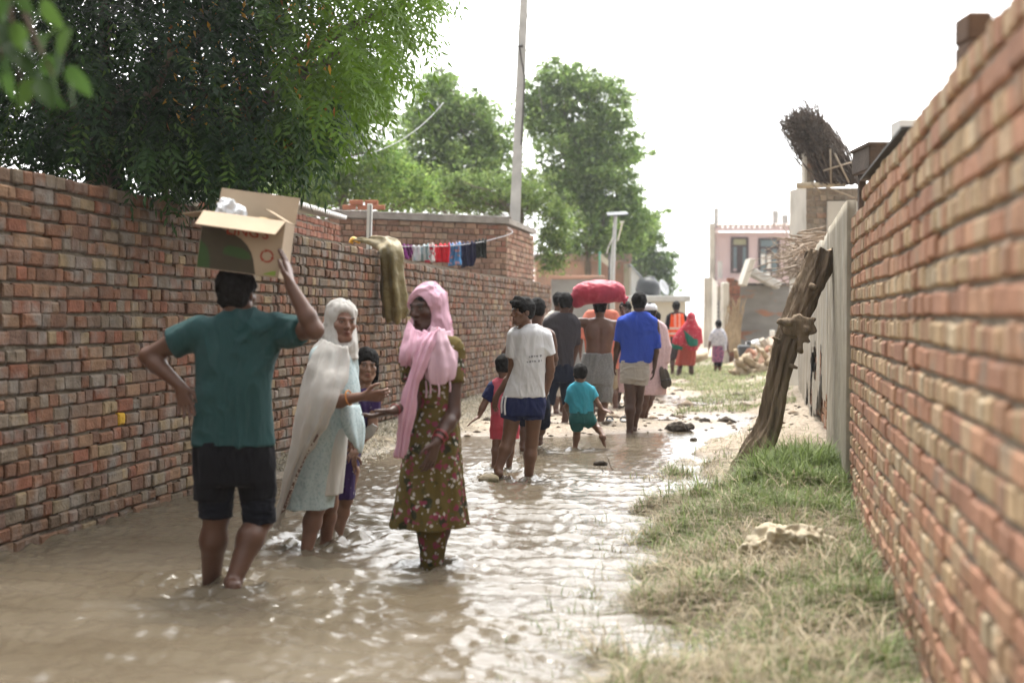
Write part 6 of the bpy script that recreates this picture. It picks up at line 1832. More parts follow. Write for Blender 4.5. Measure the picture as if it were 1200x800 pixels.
h.cloth('trousers', pmat('khaki', (.33, .27, .18)), [(428, 690, 723, .135), (440, 690, 723, .13)], [((700, 438), (700, 458, .04), .09, .075), ((716, 438), (719, 458), .09, .07)])

# ------------------------------------------------------------------ man in blue
h = Human('man in royal blue long sleeved shirt and pale grey shorts walking away', 17.1, (740, 506), SK4, s=1.0, vox=.009)
h.head((749, 355), (.1, 1, -.05), (0, 0, 1), neck=(748, 372))
h.torso([(373, 732, 764, .10), (384, 730, 766, .115), (410, 730, 762, .115), (436, 731, 758, .12), (444, 735, 754, .1)], .014, shoulders=((730, 378), (765, 378)))
h.arm((728, 379), (724, 403, .03), (721, 424, .08), dict(d=V(-.1, .2, -1), n=V(1, 0, 0), t=V(0, 1, 0), curl=.5))
h.arm((767, 379), (769, 405, .0), (767, 430, .05), dict(d=V(-.1, .2, -1), n=V(-1, 0, 0), t=V(0, 1, 0), curl=.5))
h.leg((738, 438), (739, 468, -.02), (738, 505, -.05), V(.15, 1, 0), 1.08)
h.leg((750, 438), (748, 468, .10), (743, 499, .2), V(.1, 1, -.1), 1.08)
h.body()
h.cloth('shirt', C_blue, [(365, 741, 757, .07), (369, 733, 763, .095), (376, 726, 768, .118), (392, 725, 768, .125), (410, 727, 766, .128), (425, 726, 763, .132)], [((730, 378), (725, 400, .03), .068, .062), ((765, 378), (769, 408, .0), .066, .06)], wr=(.006, 7, (1, 1, .5)))
h.cloth('shorts', C_lgrey, [(422, 727, 761, .13), (438, 727, 760, .132), (445, 728, 759, .125)], [((737, 438), (736.5, 449), .098, .096), ((751, 438), (750, 451), .098, .096)], wr=(.005, 10, (.6, .6, 1.6)))

# ------------------------------------------------------------------ man looking back
h = Human('man in pink kurta turning his face back towards the camera', 21.4, (722, 478), SK4, s=1.0, vox=.011)
h.head((733, 363), (-.15, -.98, -.05), (0, 0, 1), neck=(733, 377), fine=True)
h.torso([(380, 722, 746, .1), (392, 719, 748, .12), (430, 719, 744, .12)], .014, shoulders=((722, 383), (745, 383)))
h.arm((720, 384), (717, 404), (720, 420, -.1), dict(d=V(0, -.3, -1), n=V(0, 1, 0), t=V(1, 0, 0), curl=.5))
h.arm((746, 384), (749, 404), (746, 420, -.1), dict(d=V(0, -.3, -1), n=V(0, 1, 0), t=V(-1, 0, 0), curl=.5))
h.leg((724, 435), (724, 460), (722, 477), V(.2, 1, 0), 1.0)
h.leg((737, 435), (736, 460), (734, 477, .2), V(.2, 1, 0), 1.0)
h.body()
h.cloth('kurta', C_palepink, [(374, 726, 741, .075), (379, 719, 748, .11), (392, 717, 750, .13), (430, 717, 747, .14), (459, 714, 745, .16)], [((722, 384), (717, 406), .07, .06), ((745, 384), (749, 406), .07, .06)], folds=(6, 0, .05, 0))

# ------------------------------------------------------------------ man in cap
h = Human('man in white cap and pale pink kurta holding dark sandals', 18.9, (752, 494), SK1, s=1.0, vox=.010)
h.head((762, 366), (.25, .95, -.05), (0, 0, 1), neck=(761, 380))
h.torso([(382, 750, 776, .1), (394, 749, 778, .12), (440, 748, 778, .13)], .016, shoulders=((751, 386), (776, 386)))
h.arm((749, 387), (746, 410, .05), (749, 428, .15), dict(d=V(0, .3, -1), n=V(1, 0, 0), t=V(0, 1, 0), curl=.5))
h.arm((776, 387), (781, 408, .0), (779, 426, -.05), dict(d=V(.1, .1, -1), n=V(-1, 0, 0), t=V(0, 1, 0), curl=.9))
h.leg((756, 440), (756, 465), (751, 492, -.02), V(.2, 1, 0), 1.05)
h.leg((768, 440), (762, 465, .2), (756, 484, .35), V(.1, 1, -.2), 1.05)
h.body()
h.cloth('kurta', C_palepink, [(374, 754, 771, .08), (380, 748, 778, .115), (394, 746, 781, .13), (430, 745, 782, .15), (462, 742, 780, .165)], [((751, 386), (746, 410, .04), .072, .06), ((775, 386), (781, 408), .072, .06), ((781, 407), (780, 425, -.04), .06, .052)], folds=(6, 0, .05, 0))
cc = P(762, 366, 18.9); A = frame((.25, .95, -.05), (0, 0, 1)); F2 = Field(cc - .25, cc + .25, .009)
F2.ell(cc + A[2] * .045 - A[1] * .012, V(.100, .118, .088), A, 0); F2.halfspace(cc + A[2] * .028, -A[2]); v, f = F2.net(); oc = mesh('cap', v, f, C_white, h.root)
F2 = Field(cc - .3, cc + .3, .009); F2.ell(cc + A[2] * .040 + A[1] * .12, V(.085, .085, .016), A, 0); v, f = F2.net(); mesh('cap_peak', v, f, C_white, h.root)

# ------------------------------------------------------------------ orange clothes
h = Human('person in orange top walking ahead of the man in the cap', 25, (770, 464), SK1, s=.93, vox=.013)
h.head((769, 373), (.1, 1, 0), (0, 0, 1), neck=(770, 384))
h.torso([(388, 762, 778, .1), (400, 761, 779, .12), (430, 761, 779, .13)], .014, shoulders=((762, 389), (779, 389)))
h.arm((761, 390), (759, 408), (761, 422, .1), dict(d=V(0, .3, -1), n=V(1, 0, 0), t=V(0, 1, 0), curl=.5))
h.arm((780, 390), (782, 406), (779, 418, .1), dict(d=V(0, .3, -1), n=V(-1, 0, 0), t=V(0, 1, 0), curl=.5))
h.leg((765, 428), (765, 446), (765, 462), V(.2, 1, 0)); h.leg((775, 428), (775, 446), (774, 461, .2), V(.2, 1, 0))
h.body()
h.cloth('top', C_orange, [(381, 766, 775, .07), (385, 760, 780, .11), (400, 759, 782, .13), (428, 759, 780, .14)], [((762, 389), (759, 406), .07, .06), ((779, 389), (782, 402), .07, .06)])
h.cloth('trousers', C_palepink, [(425, 760, 780, .13), (436, 760, 780, .13)], [((765, 434), (765, 456), .09, .07), ((775, 434), (774, 456, .15), .09, .07)])

# ------------------------------------------------------------------ man in orange safety vest
D = 33
h = Human('man in orange safety vest with pale reflective bands', D, (793, 440), SK4, s=1.02, vox=.013)
h.head((792.5, 359.5), (.1, 1, 0), (0, 0, 1), neck=(793, 368))
h.torso([(369, 785, 802, .1), (378, 784, 802, .12), (400, 785, 801, .12)], .014, shoulders=((785, 372), (801, 372)))
h.arm((783, 373), (781, 386), (780, 400, .02), dict(d=V(0, .2, -1), n=V(1, 0, 0), t=V(0, 1, 0), curl=.5))
h.arm((803, 373), (805, 386), (803, 400, .1), dict(d=V(0, .2, -1), n=V(-1, 0, 0), t=V(0, 1, 0), curl=.5))
h.leg((789, 404), (788, 421), (788, 437), V(.1, 1, 0)); h.leg((797, 404), (797, 421), (797, 437, .2), V(.1, 1, 0))
h.body()
h.cloth('t_shirt', C_black, [(365.5, 789, 797, .07), (368, 784, 802, .11), (378, 784, 802, .13), (394, 784.5, 801.5, .135)], [((785, 372), (781, 385), .075, .065), ((801, 372), (805, 385), .075, .065)])
def vestcol(v):
    c = np.tile(np.array((.85, .11, .025)), (len(v), 1))
    zz = v[:, 2]; x = v[:, 0]; xc = px2x(793, D)
    for y in (384.5, 390.5): c[np.abs(zz - py2z(y, D)) < .025] = (.72, .62, .55)
    for s in (-1, 1): c[(np.abs(x - xc - s * .05) < .022) & (zz > py2z(384, D))] = (.85, .42, .32)
    return c
h.cloth('safety_vest', C_vest, [(366.5, 788, 799, .09), (369, 784.5, 802, .125), (380, 783.5, 803, .145), (394, 784, 802, .15)], colfn=vestcol, vox=.010)
h.cloth('shorts', C_charcoal, [(392, 785, 801, .135), (405, 785, 801, .135)], [((789, 404), (788, 421), .09, .085), ((797, 404), (797, 421), .09, .085)])

# ------------------------------------------------------------------ woman with red shawl
D = 32
h = Human('woman in red and green shawl and rust skirt seen from behind', D, (802, 444), SK4, s=.96, vox=.013)
h.head((810, 373), (.1, 1, 0), (0, 0, 1), neck=(809, 382), hair=None)
h.torso([(384, 800, 818, .1), (394, 799, 818, .12), (410, 799, 815, .12)], .014, shoulders=((801, 386), (818, 386)))
h.arm((800, 387), (795, 400, -.02), (798, 392, .2), dict(d=V(.3, .8, .3), n=V(1, 0, 0), t=V(0, .3, 1), curl=.6))
h.arm((819, 387), (820, 401), (815, 410, .2), dict(d=V(0, .8, -.3), n=V(-1, 0, 0), t=V(0, .3, 1), curl=.6))
h.leg((801, 415), (797, 430), (794, 443, -.1), V(.2, 1, 0)); h.leg((809, 415), (810, 430), (811, 443, .05), V(.3, 1, 0))
h.body()
h.cloth('skirt', C_rust, [(398, 798, 816, .13), (412, 795, 816, .15), (428, 791, 814, .17)], folds=(7, 0, .08, 0))
h.cloth('shawl', C_red, [(374, 806, 815, .09), (380, 801, 818, .13), (388, 797, 820, .15), (402, 797, 820, .165), (410, 801, 818, .16)], [((801, 387), (795, 401, -.05), .08, .075), ((818, 387), (820, 403), .08, .075)])
gown(h, (810, 373), (.1, 1, 0), (0, 0, 1), C_red, drop=.25, wid=.13, vox=.013)
d0 = lambda rws: [[P(a, b, D + c) for a, b, c in row] for row in rws]
drape('shawl_end', C_green, d0([[(801, 386, -.19), (808, 392, -.22), (814, 397, -.21)], [(803, 396, -.2), (809, 401, -.23), (818, 398, -.16)], [(806, 404, -.2), (811, 406, -.22), (818, 405, -.15)]]), h.root, fold=(.015, 2, 0))
drape('shawl_side', C_red, d0([[(797, 384, -.1), (800, 388, -.18), (803, 392, -.19)], [(789, 394, -.1), (795, 397, -.2), (801, 402, -.2)], [(787, 402, -.1), (793, 404, -.18), (800, 406, -.18)]]), h.root, fold=(.02, 2, 0))
drape('shawl_border', C_green, d0([[(787, 402, -.11), (793, 404, -.19), (800, 406, -.19)], [(785.5, 406, -.11), (792, 409, -.18), (800, 410, -.18)]]), h.root, fold=(.015, 2, 0))

# ------------------------------------------------------------------ girl with shawl
D = 34.6
h = Human('girl in grey white shawl and mauve skirt walking up the track', D, (842, 438), SK1, s=.76, hs=.88, vox=.011)
h.head((842, 380.5), (.0, 1, 0), (0, 0, 1), neck=(842, 388))
h.torso([(390, 836, 848, .08), (396, 835, 849, .09), (412, 836, 847, .09)], .010, shoulders=((836, 391), (848, 391)))
h.arm((835, 392), (832, 401), (830.5, 409), dict(d=V(0, .2, -1), n=V(1, 0, 0), t=V(0, 1, 0), curl=.5), 1.1)
h.arm((849, 392), (852, 402), (853.5, 411), dict(d=V(.1, .2, -1), n=V(-1, 0, 0), t=V(0, 1, 0), curl=.5), 1.1)
h.leg((839, 415), (839, 426), (838, 435), V(-.2, 1, 0)); h.leg((844.5, 415), (843.5, 426), (843, 436, .1), V(.2, 1, 0))
h.body()
h.cloth('skirt', C_purp, [(402, 835.5, 848, .11), (412, 834.5, 848.5, .13), (424, 834.5, 847, .135)], folds=(6, 0, .06, 0))
h.cloth('leggings', C_black, None, [((839.5, 420), (839, 429), .055, .05), ((844, 420), (843.5, 429), .055, .05)])
h.cloth('shawl', C_shawl, [(384.5, 838, 846, .075), (389, 834, 850, .115), (396, 833, 851.5, .13), (405, 833.5, 850, .135)], [((848, 396, -.03), (849, 411, -.06), .07, .05), ((836, 391), (832, 400), .06, .055)])
# ------------------------------------------------------------------ carton on the man's head
def card_mat():
    return pmat('cardboard', (.40, .315, .225), rough=.9, var=.12, scale=5, bump=.12, bscale=90, dist=.002, spec=.15)
M_card = card_mat()
D = 7.30
BL, BR, TL, TR = P(230, 313, D), P(327, 326, D), P(237.5, 246, D), P(331, 258, D)
ex = nrm(BR - BL); ez = nrm((TL + TR - BL - BR)); ez = nrm(ez - ex * ez.dot(ex)); ey = np.cross(ez, ex); ey = ey if ey[1] > 0 else -ey
w_ = np.linalg.norm(BR - BL) * .99; h_ = .288; d_ = .31; tk = .006
o0 = BL
def bp(x, y, z): return o0 + ex * x + ey * y + ez * z
bxr = thing('cardboard_box', bp(w_ / 2, d_ / 2, 0), 'open cardboard carton with red lettering balanced on a man\'s head', 'box')
AX = np.array([ex, ey, ez])
mb = MB()
mb.box(bp(w_ / 2, tk / 2, h_ / 2), (w_, tk, h_), AX)
mb.box(bp(w_ / 2, d_ - tk / 2, h_ / 2), (w_, tk, h_), AX)
mb.box(bp(tk / 2, d_ / 2, h_ / 2), (tk, d_ - 2 * tk - .001, h_), AX)
mb.box(bp(w_ - tk / 2, d_ / 2, h_ / 2), (tk, d_ - 2 * tk - .001, h_), AX)
mb.box(bp(w_ / 2, d_ / 2, tk / 2), (w_ - 2 * tk - .002, d_ - 2 * tk - .002, tk), AX)
mb.build('carton', M_card, bxr)
def flap(hinge0, hinge1, dirv, ln, taper=.01):
    dirv = nrm(dirv); e = nrm(hinge1 - hinge0); n = nrm(np.cross(e, dirv))
    pts = [hinge0, hinge1, hinge1 + dirv * ln - e * taper, hinge0 + dirv * ln + e * taper]
    v = np.array([p + n * s * tk / 2 for s in (-1, 1) for p in pts])
    f = [[3, 2, 1, 0], [4, 5, 6, 7]] + [[i, (i + 1) % 4, 4 + (i + 1) % 4, 4 + i] for i in range(4)]
    return mesh('flap', v, f, M_card, bxr, smooth=False)
flap(bp(0, -.003, h_ + .003), bp(w_, -.003, h_ + .003), ey * -.86 + ez * -.50 + ex * -.08, .155)
flap(bp(0, d_, h_ + .003), bp(w_, d_, h_ + .003), ey * .25 + ez * .96 + ex * .02, .155, .0)
flap(bp(w_, .01, h_ + .003), bp(w_, d_ - .01, h_ + .003), ez * .42 - ex * .95, .13, .01)
flap(bp(0, d_ - .01, h_ + .003), bp(0, .01, h_ + .003), ex * -.97 - ez * .22, .12, .02)
# carton front: dark field with a curved right edge; printed green band, recycling mark, red letters
M_field = pmat('carton_dark', (.062, .052, .034), rough=.9, var=.12, scale=9, bump=.1)
M_pr2 = pmat('print_green', (.045, .085, .030), rough=.9, var=.1, scale=9, bump=.1)
M_pr3 = pmat('print_red', (.30, .055, .035), rough=.9, var=.1, scale=9, bump=.1)
M_pr4 = pmat('print_lime', (.22, .32, .06), rough=.9, var=.1, scale=9, bump=.1)
def front_poly(name, pts, m, lift):
    v = np.array([bp(x * w_, -lift, z * h_) for x, z in pts]); c = v.mean(0)
    n = len(v); v = np.concatenate([v, [c]])
    return mesh(name, v, [[i, (i + 1) % n, n] for i in range(n)], m, bxr, smooth=False)
front_poly('dark_field', [(.004, .01), (.72, .01), (.70, .10), (.675, .25), (.64, .38), (.58, .50), (.50, .60), (.40, .67), (.30, .72), (.15, .78), (.004, .80)], M_field, .0008)
front_poly('print_band', [(.005, .02), (.16, .02), (.14, .22), (.10, .38), (.005, .5)], M_pr2, .0014)
front_poly('print_band', [(.30, .30), (.55, .25), (.645, .27), (.61, .37), (.52, .44), (.36, .46), (.30, .40)], M_pr2, .0014)
front_poly('print_band', [(.80, .03), (.96, .03), (.96, .12), (.90, .10), (.84, .06)], M_pr4, .0008)
def ring_sector(cx, cz, r0, r1, a0, a1):
    t = np.linspace(a0, a1, 10); return [(cx + r1 * math.cos(a) * .72, cz + r1 * math.sin(a)) for a in t], [(cx + r0 * math.cos(a) * .72, cz + r0 * math.sin(a)) for a in t]
mb = MB()
for k in range(3):
    a, b = ring_sector(.83, .36, .085, .115, k * 2.094 + .2, k * 2.094 + 1.8)
    v = [bp(x * w_, -.001, z * h_) for x, z in a + b]
    mb.add(np.array(v), [[i, i + 1, 10 + i + 1, 10 + i] for i in range(9)])
    e = k * 2.094 + 1.8; pts = [(.83 + .065 * .72 * math.cos(e), .36 + .065 * math.sin(e)), (.83 + .135 * .72 * math.cos(e), .36 + .135 * math.sin(e)), (.83 + .1 * .72 * math.cos(e + .5), .36 + .1 * math.sin(e + .5))]
    mb.add(np.array([bp(x * w_, -.001, z * h_) for x, z in pts]), [[0, 1, 2]])
mb.build('recycling_mark', M_pr3, bxr)
def text_on(name, body, size, org, xa, ya, m, parent, ext=.0004):
    cu = bpy.data.curves.new(name, 'FONT'); cu.body = body; cu.size = size; cu.extrude = ext; cu.offset = size * .012
    tmp = bpy.data.objects.new('tmp_text', cu); SC.collection.objects.link(tmp)
    dg = bpy.context.evaluated_depsgraph_get(); me = bpy.data.meshes.new_from_object(tmp.evaluated_get(dg))
    v = np.array([p.co[:] for p in me.vertices]); f = [list(p.vertices) for p in me.polygons]
    bpy.data.objects.remove(tmp, do_unlink=True); bpy.data.curves.remove(cu); bpy.data.meshes.remove(me)
    if len(v) == 0: return
    za = np.cross(xa, ya)
    w = org + v[:, :1] * xa + v[:, 1:2] * ya + v[:, 2:] * za
    return mesh(name, w, f, m, parent, smooth=False)
text_on('lettering', "LING'S", .068, bp(.30 * w_, -.0022, .66 * h_), ex * 1.12, ez, M_pr3, bxr)
# things inside the carton
pb = thing('plastic_bag', bp(.12, .16, h_), 'crumpled clear plastic bag poking out of the carton', 'bag')
F2 = Field(bp(.10, .17, h_ - .02) - .13, bp(.10, .17, h_ + .05) + .13, .006); F2.ell(bp(.10, .17, h_ + .01), V(.075, .08, .075), None, 0); F2.ell(bp(.07, .19, h_ + .05), V(.05, .05, .05), None, .02); v, f = F2.net(); v = v + vnormals(v, f) * (.022 * fbm(v * 22, 3))[:, None]
mesh('film', v, f, pmat('clear_film', (.62, .64, .66), rough=.25, var=.1, spec=.6, bump=.6, bscale=30, dist=.01), pb)
mb = MB(); mb.tube([bp(.27, .10, h_ - .005), bp(.36, .13, h_ + .0)], .019, 14); tag(mb.build('cardboard_tube', pmat('pale_tube', (.62, .46, .24), bump=.1), smooth=True), 'short pale cardboard tube lying in the top of the carton', 'tube')

# folded paper held by the girl
v = np.array([P(a, b, 9.2 + c) for a, b, c in [(423, 505, -.17), (436, 496, -.20), (442, 500, -.17), (437, 510, -.16), (424, 517, -.15)]]); v = np.concatenate([v, v + V(.003, .01, 0)])
tag(mesh('folded_paper', v, [[0, 1, 2, 3, 4], [9, 8, 7, 6, 5]] + [[i, (i + 1) % 5, 5 + (i + 1) % 5, 5 + i] for i in range(5)], pmat('grey_paper', (.42, .43, .43)), smooth=False), 'folded grey paper held by the girl behind the old woman', 'paper')

# red sack on the bare backed man's head
D = 18.25
sk = thing('red_sack', P(702, 356, D), 'full red plastic sack carried on the bare backed man\'s head', 'sack')
c = P(701.5, 342, D); F2 = Field(c - V(.45, .35, .3), c + V(.45, .35, .3), .011)
F2.ell(c, V(.33, .19, .155), None, 0); F2.ell(c + V(-.20, 0, -.03), V(.13, .14, .13), None, .05); F2.ell(c + V(.2, 0, .0), V(.13, .13, .12), None, .05)
F2.ell(P(677, 352, D), V(.085, .09, .10), None, .05); F2.rc(c + V(.27, 0, -.08), c + V(.345, -.02, -.10), .06, .03, .03)
v, f = F2.net(); v = wrinkle(v, f, .005, 8, 3, (1, 1, 1.4))
mesh('body', v, f, pmat('red_plastic', (.42, .035, .065), rough=.5, var=.15, scale=9, bump=.35, bscale=30, dist=.01, spec=.35, col2=(.20, .018, .05), c2scale=4, c2lo=.5, c2hi=.85), sk)
mb = MB(); r = np.random.default_rng(2)
for k in range(7): e = P(671, 349, D) + V(r.normal(-.035, .02), r.normal(0, .04), r.normal(.0, .05)); mb.tube(catmull([P(676, 349, D), (P(676, 349, D) + e) / 2 + V(0, 0, .01), e]), np.linspace(.02, .006, 13), 6)
for k in range(4): e = P(735, 351, D) + V(r.normal(0, .02), r.normal(0, .03), r.normal(0, .03)); mb.tube([P(730, 351, D), e], [.03, .012], 6)
mb.build('gathered_ends', pmat('red_plastic_ends', (.50, .03, .06), rough=.4, spec=.5), sk, smooth=True)

# sandals in the hand of the man in the cap
sd = thing('sandals', P(778, 432, 18.8), 'pair of dark brown sandals hanging from the capped man\'s hand', 'sandals')
for k, (a, b, c2, d2, dy) in enumerate(((775, 430, 780, 455, 0), (779, 432, 784, 453, .05))):
    a_, b_ = P(a, b, 18.75 + dy), P(c2, d2, 18.75 + dy); ax = nrm(b_ - a_); n = nrm(V(.5, -.85, .1)); s = nrm(np.cross(ax, n)); F2 = Field(np.minimum(a_, b_) - .09, np.maximum(a_, b_) + .09, .008)
    F2.ell((a_ + b_) / 2, (np.linalg.norm(b_ - a_) / 2 + .01, .055, .016), np.array([ax, s, np.cross(ax, s)]), 0); F2.ell(b_ - ax * .06, (.055, .058, .018), np.array([ax, s, np.cross(ax, s)]), .02)
    v, f = F2.net(); o = mesh('sole', v, f, pmat('brown_leather', (.055, .042, .028), rough=.6), sd)
    mb = MB(); m_ = (a_ * .4 + b_ * .6); mb.tube(catmull([m_ - s * .055, m_ - np.cross(ax, s) * .05, m_ + s * .055]), .010, 6); mb.build('strap', M_dark, sd, smooth=True)

# pair of slippers left on the mud
for k, (a, b, lab) in enumerate(((714.5, 500, 'pale slipper left on wet mud behind the toddler'), (731, 500.5, 'pale slipper left on the mud by the blue shirted man\'s foot'))):
    c = P(a, b, 18.15); z0 = float(ground_z(c[0], c[1])) + .012
    s_ = thing('slipper', (c[0], c[1], z0 - .01), lab, 'slipper', 'slippers left on the mud')
    F2 = Field(V(c[0], c[1], z0) - .2, V(c[0], c[1], z0) + .2, .007); F2.ell(V(c[0], c[1], z0 + .004), V(.05, .12, .016), None, 0); v, f = F2.net(); mesh('sole', v, f, pmat('slipper_grey', (.36, .36, .36)), s_)
    mb = MB(); mb.tube(catmull([V(c[0] - .045, c[1], z0 + .01), V(c[0] - .02, c[1] + .02, z0 + .045), V(c[0] + .02, c[1] + .02, z0 + .045), V(c[0] + .045, c[1], z0 + .01)]), .012, 6); mb.build('strap', M_tank, s_, smooth=True)

# mud heap, stones
def lump(name, c, r_, m, label, cat_, seed, amp=.25, h=.012, flat=None, sc=9):
    c = np.asarray(c, float); r_ = np.asarray(r_, float); F2 = Field(c - r_ * 1.6, c + r_ * 1.6, h); rr_ = np.random.default_rng(seed)
    F2.ell(c, r_, None, 0)
    for _ in range(6): F2.ell(c + rr_.normal(0, .4, 3) * r_, r_ * rr_.uniform(.3, .5), None, .02)
    v, f = F2.net(); v = v + vnormals(v, f) * (amp * r_.min() * fbm(v * sc + seed, 4))[:, None]
    return tag(mesh(name, v, f, m), label, cat_)
M_dung = pmat('dark_mud', (.055, .045, .034), rough=1, var=.4, scale=14, bump=1, bscale=40, dist=.02)
M_stone = pmat('stone', (.24, .20, .14), rough=.9, var=.3, scale=12, bump=.8, bscale=40, dist=.01, col2=(.12, .11, .05), c2scale=6)
c = P(798, 504, 17.4); lump('mud_heap', (c[0], c[1], .035), (.155, .13, .07), M_dung, 'dark lump of mud at the edge of the puddle', 'mud', 4, .45, .009, sc=16)
c = P(573, 564, 12.05); lump('stone', (c[0], c[1], .02), (.095, .08, .055), M_stone, 'mossy half sunk stone under the boy\'s left foot', 'stone', 5, .2, .008)
for k, (a, b, rr_, lab) in enumerate(((813, 516, .03, 'small black clod lying in the puddle right of the mud lump'), (704, 545, .05, 'dark scrap of debris floating behind the toddler'), (826, 496, .05, 'brown clod right of the mud lump beside the track'))):
    D = 2334 / (b - 371.); c = P(a, b, D); lump('clod', (c[0], c[1], max(0, float(ground_z(c[0], c[1]))) + .01), (rr_ * 1.4, rr_, rr_ * .6), M_dung, lab, 'clod', 10 + k, .3, .006, sc=20)
mb = MB()
c = P(716, 552, 12.95); mb.tube(catmull([c + V(.03, 0, 0), c + V(-.0, 0, .04), c + V(-.03, .02, .13)]), np.linspace(.006, .003, 13), 5)
mb.tube(catmull([P(706, 555, 12.7) + V(.05, 0, -.01), P(706, 555, 12.7) + V(0, 0, .03), P(706, 555, 12.7) + V(-.03, 0, .07)]), np.linspace(.006, .003, 13), 5)
tag(mb.build('floating_twig', M_bark, smooth=True), 'thin dark twig sticking out of the water behind the toddler', 'twig')

# leaning log
D = 11.6
M_log = pmat('weathered_wood', (.20, .15, .105), rough=.95, var=.45, scale=9, bump=1, bscale=22, dist=.05, stretch=(1, 1, .16), spec=.15, col2=(.25, .195, .14), c2scale=5, c2lo=.5, c2hi=.66)
M_cut = pmat('cut_wood', (.36, .27, .18), rough=.95, var=.3, scale=8, bump=.6, bscale=25, dist=.02)
lg = thing('leaning_log', P(872, 552, D), 'grey brown crooked tree trunk leaning against the right wall', 'log')
path = catmull([P(858, 584, 11.62), P(871, 556, 11.6), P(886, 530, 11.58), P(902, 497, 11.6), P(911, 455, 11.6), P(921, 410, 11.6), P(939, 362, 11.62), P(953, 325, 11.66), P(962, 296, 11.7)], 20)
m = len(path); rad = np.interp(np.linspace(0, 1, m), [0, .16, .32, .5, .62, .8, 1], [.118, .098, .088, .086, .094, .088, .10])
NS = 72
v, f = sweep(path, rad, NS, True)
cen = np.repeat(path, NS, 0); rel = v - cen; th = np.tile(np.arange(NS) * 2 * math.pi / NS, m); tt = np.repeat(np.linspace(0, 1, m), NS)
disp = .020 * fbm(np.stack([np.cos(th) * 1.3, np.sin(th) * 1.3, tt * 5], -1), 4) + .022 * vnoise(np.stack([np.cos(th) * 4, np.sin(th) * 4, tt * 4], -1)) 
disp -= .03 * np.exp(-((th - 3.5 - .8 * np.sin(tt * 4)) / .18) ** 2)
disp += .020 * (1 - 2.2 * np.abs(vnoise(np.stack([np.cos(th) * 5 + tt, np.sin(th) * 5, tt * 5], -1)))) + .010 * vnoise(np.stack([np.cos(th) * 11, np.sin(th) * 11, tt * 26], -1))
v = v + rel / np.linalg.norm(rel, axis=1)[:, None] * disp[:, None]
last = slice((m - 1) * NS, m * NS)
ct = nrm(path[-1] - path[-3])
v[last] += ct * (.05 * np.cos(th[last] * 1 + 1.9) + .02 * np.sin(th[last] * 5))[:, None]
mesh('trunk', v, f[:-1], M_log, lg)
cap = v[last]; cc = cap.mean(0) - ct * .03; ring = cap * .5 + cc * .5 + ct * (.02 * np.sin(np.arange(NS)))[:, None]
vv = np.concatenate([cap + ct * .001, ring, [cc]])
mesh('broken_end', vv, [[i, (i + 1) % NS, NS + (i + 1) % NS, NS + i] for i in range(NS)] + [[NS + i, NS + (i + 1) % NS, 2 * NS] for i in range(NS)], M_cut, lg)
F2 = Field(P(915, 420, D) - .35, P(955, 360, D) + .35, .011)
kn = P(929, 384, 11.5)
F2.ell(kn + V(.02, 0, 0), V(.115, .10, .08), None, .03); F2.rc(P(935, 378, 11.45), P(914, 377, 11.38), .05, .028, .03); F2.rc(P(938, 378, 11.45), P(951, 386, 11.4), .055, .035, .03)
F2.rc(P(941, 388, 11.42), P(946, 400, 11.38), .035, .02, .02); F2.rc(P(938, 392, 11.42), P(939, 412, 11.38), .03, .016, .02); F2.rc(P(944, 384, 11.42), P(953, 374, 11.4), .04, .02, .02)
v, f = F2.net(); v = v + vnormals(v, f) * (.02 * fbm(v * 14, 4))[:, None]; mesh('knot', v, f, M_log, lg)
mb = MB(); mb.tube([P(926, 428, 11.45), P(934, 431, 11.4)], [.02, .012], 7); mb.tube([P(950, 335, 11.55), P(957, 337, 11.5)], [.03, .018], 7); mb.tube([P(913, 400, 11.45), P(906, 395, 11.4)], [.02, .01], 7); mb.build('branch_stub', M_log, lg, smooth=True)

# muddy sack in the grass
SD = 7.72
c = P(925, 652, SD); gz0 = float(ground_z(c[0], c[1]))
F2 = Field(c - V(.42, .35, .3), c + V(.42, .35, .3), .008)
zb = P(0, 668, SD)[2]
pts = [(870, 655, .05, .07), (888, 645, .05, .085), (905, 640, .02, .09), (922, 636, .0, .095), (940, 636, .0, .085), (944, 630, .0, .06), (962, 645, .0, .065), (975, 652, .0, .06)]
for (a0, b0, d0_, r0), (a1, b1, d1_, r1) in zip(pts[:-1], pts[1:]): F2.rc(P(a0, b0 + 3, SD + d0_), P(a1, b1 + 3, SD + d1_), r0 * 1.0, r1 * 1.0, .04)
F2.rc(P(915, 655, SD - .17), P(965, 668, SD - .2), .04, .03, .03); F2.rc(P(912, 664, SD - .2), P(940, 672, SD - .25), .045, .03, .03)
F2.ell(P(903, 660, SD - .2), V(.06, .07, .045), None, .03, 's'); F2.ell(P(950, 646, SD - .2), V(.035, .10, .075), None, .03, 's')
v, f = F2.net(); v = wrinkle(v, f, .030, 5.5, 2, (1, 1.6, 1.3)); v = wrinkle(v, f, .010, 14, 5, (1, 1, 1))
tag(mesh('muddy_sack', v, f, pmat('sackcloth_mud', (.48, .42, .31), rough=.95, var=.25, scale=6, bump=.6, bscale=40, dist=.01, col2=(.32, .23, .12), c2scale=5, c2lo=.56, c2hi=.66)), 'crumpled muddy cream sack lying in the grass by the close wall', 'sack')

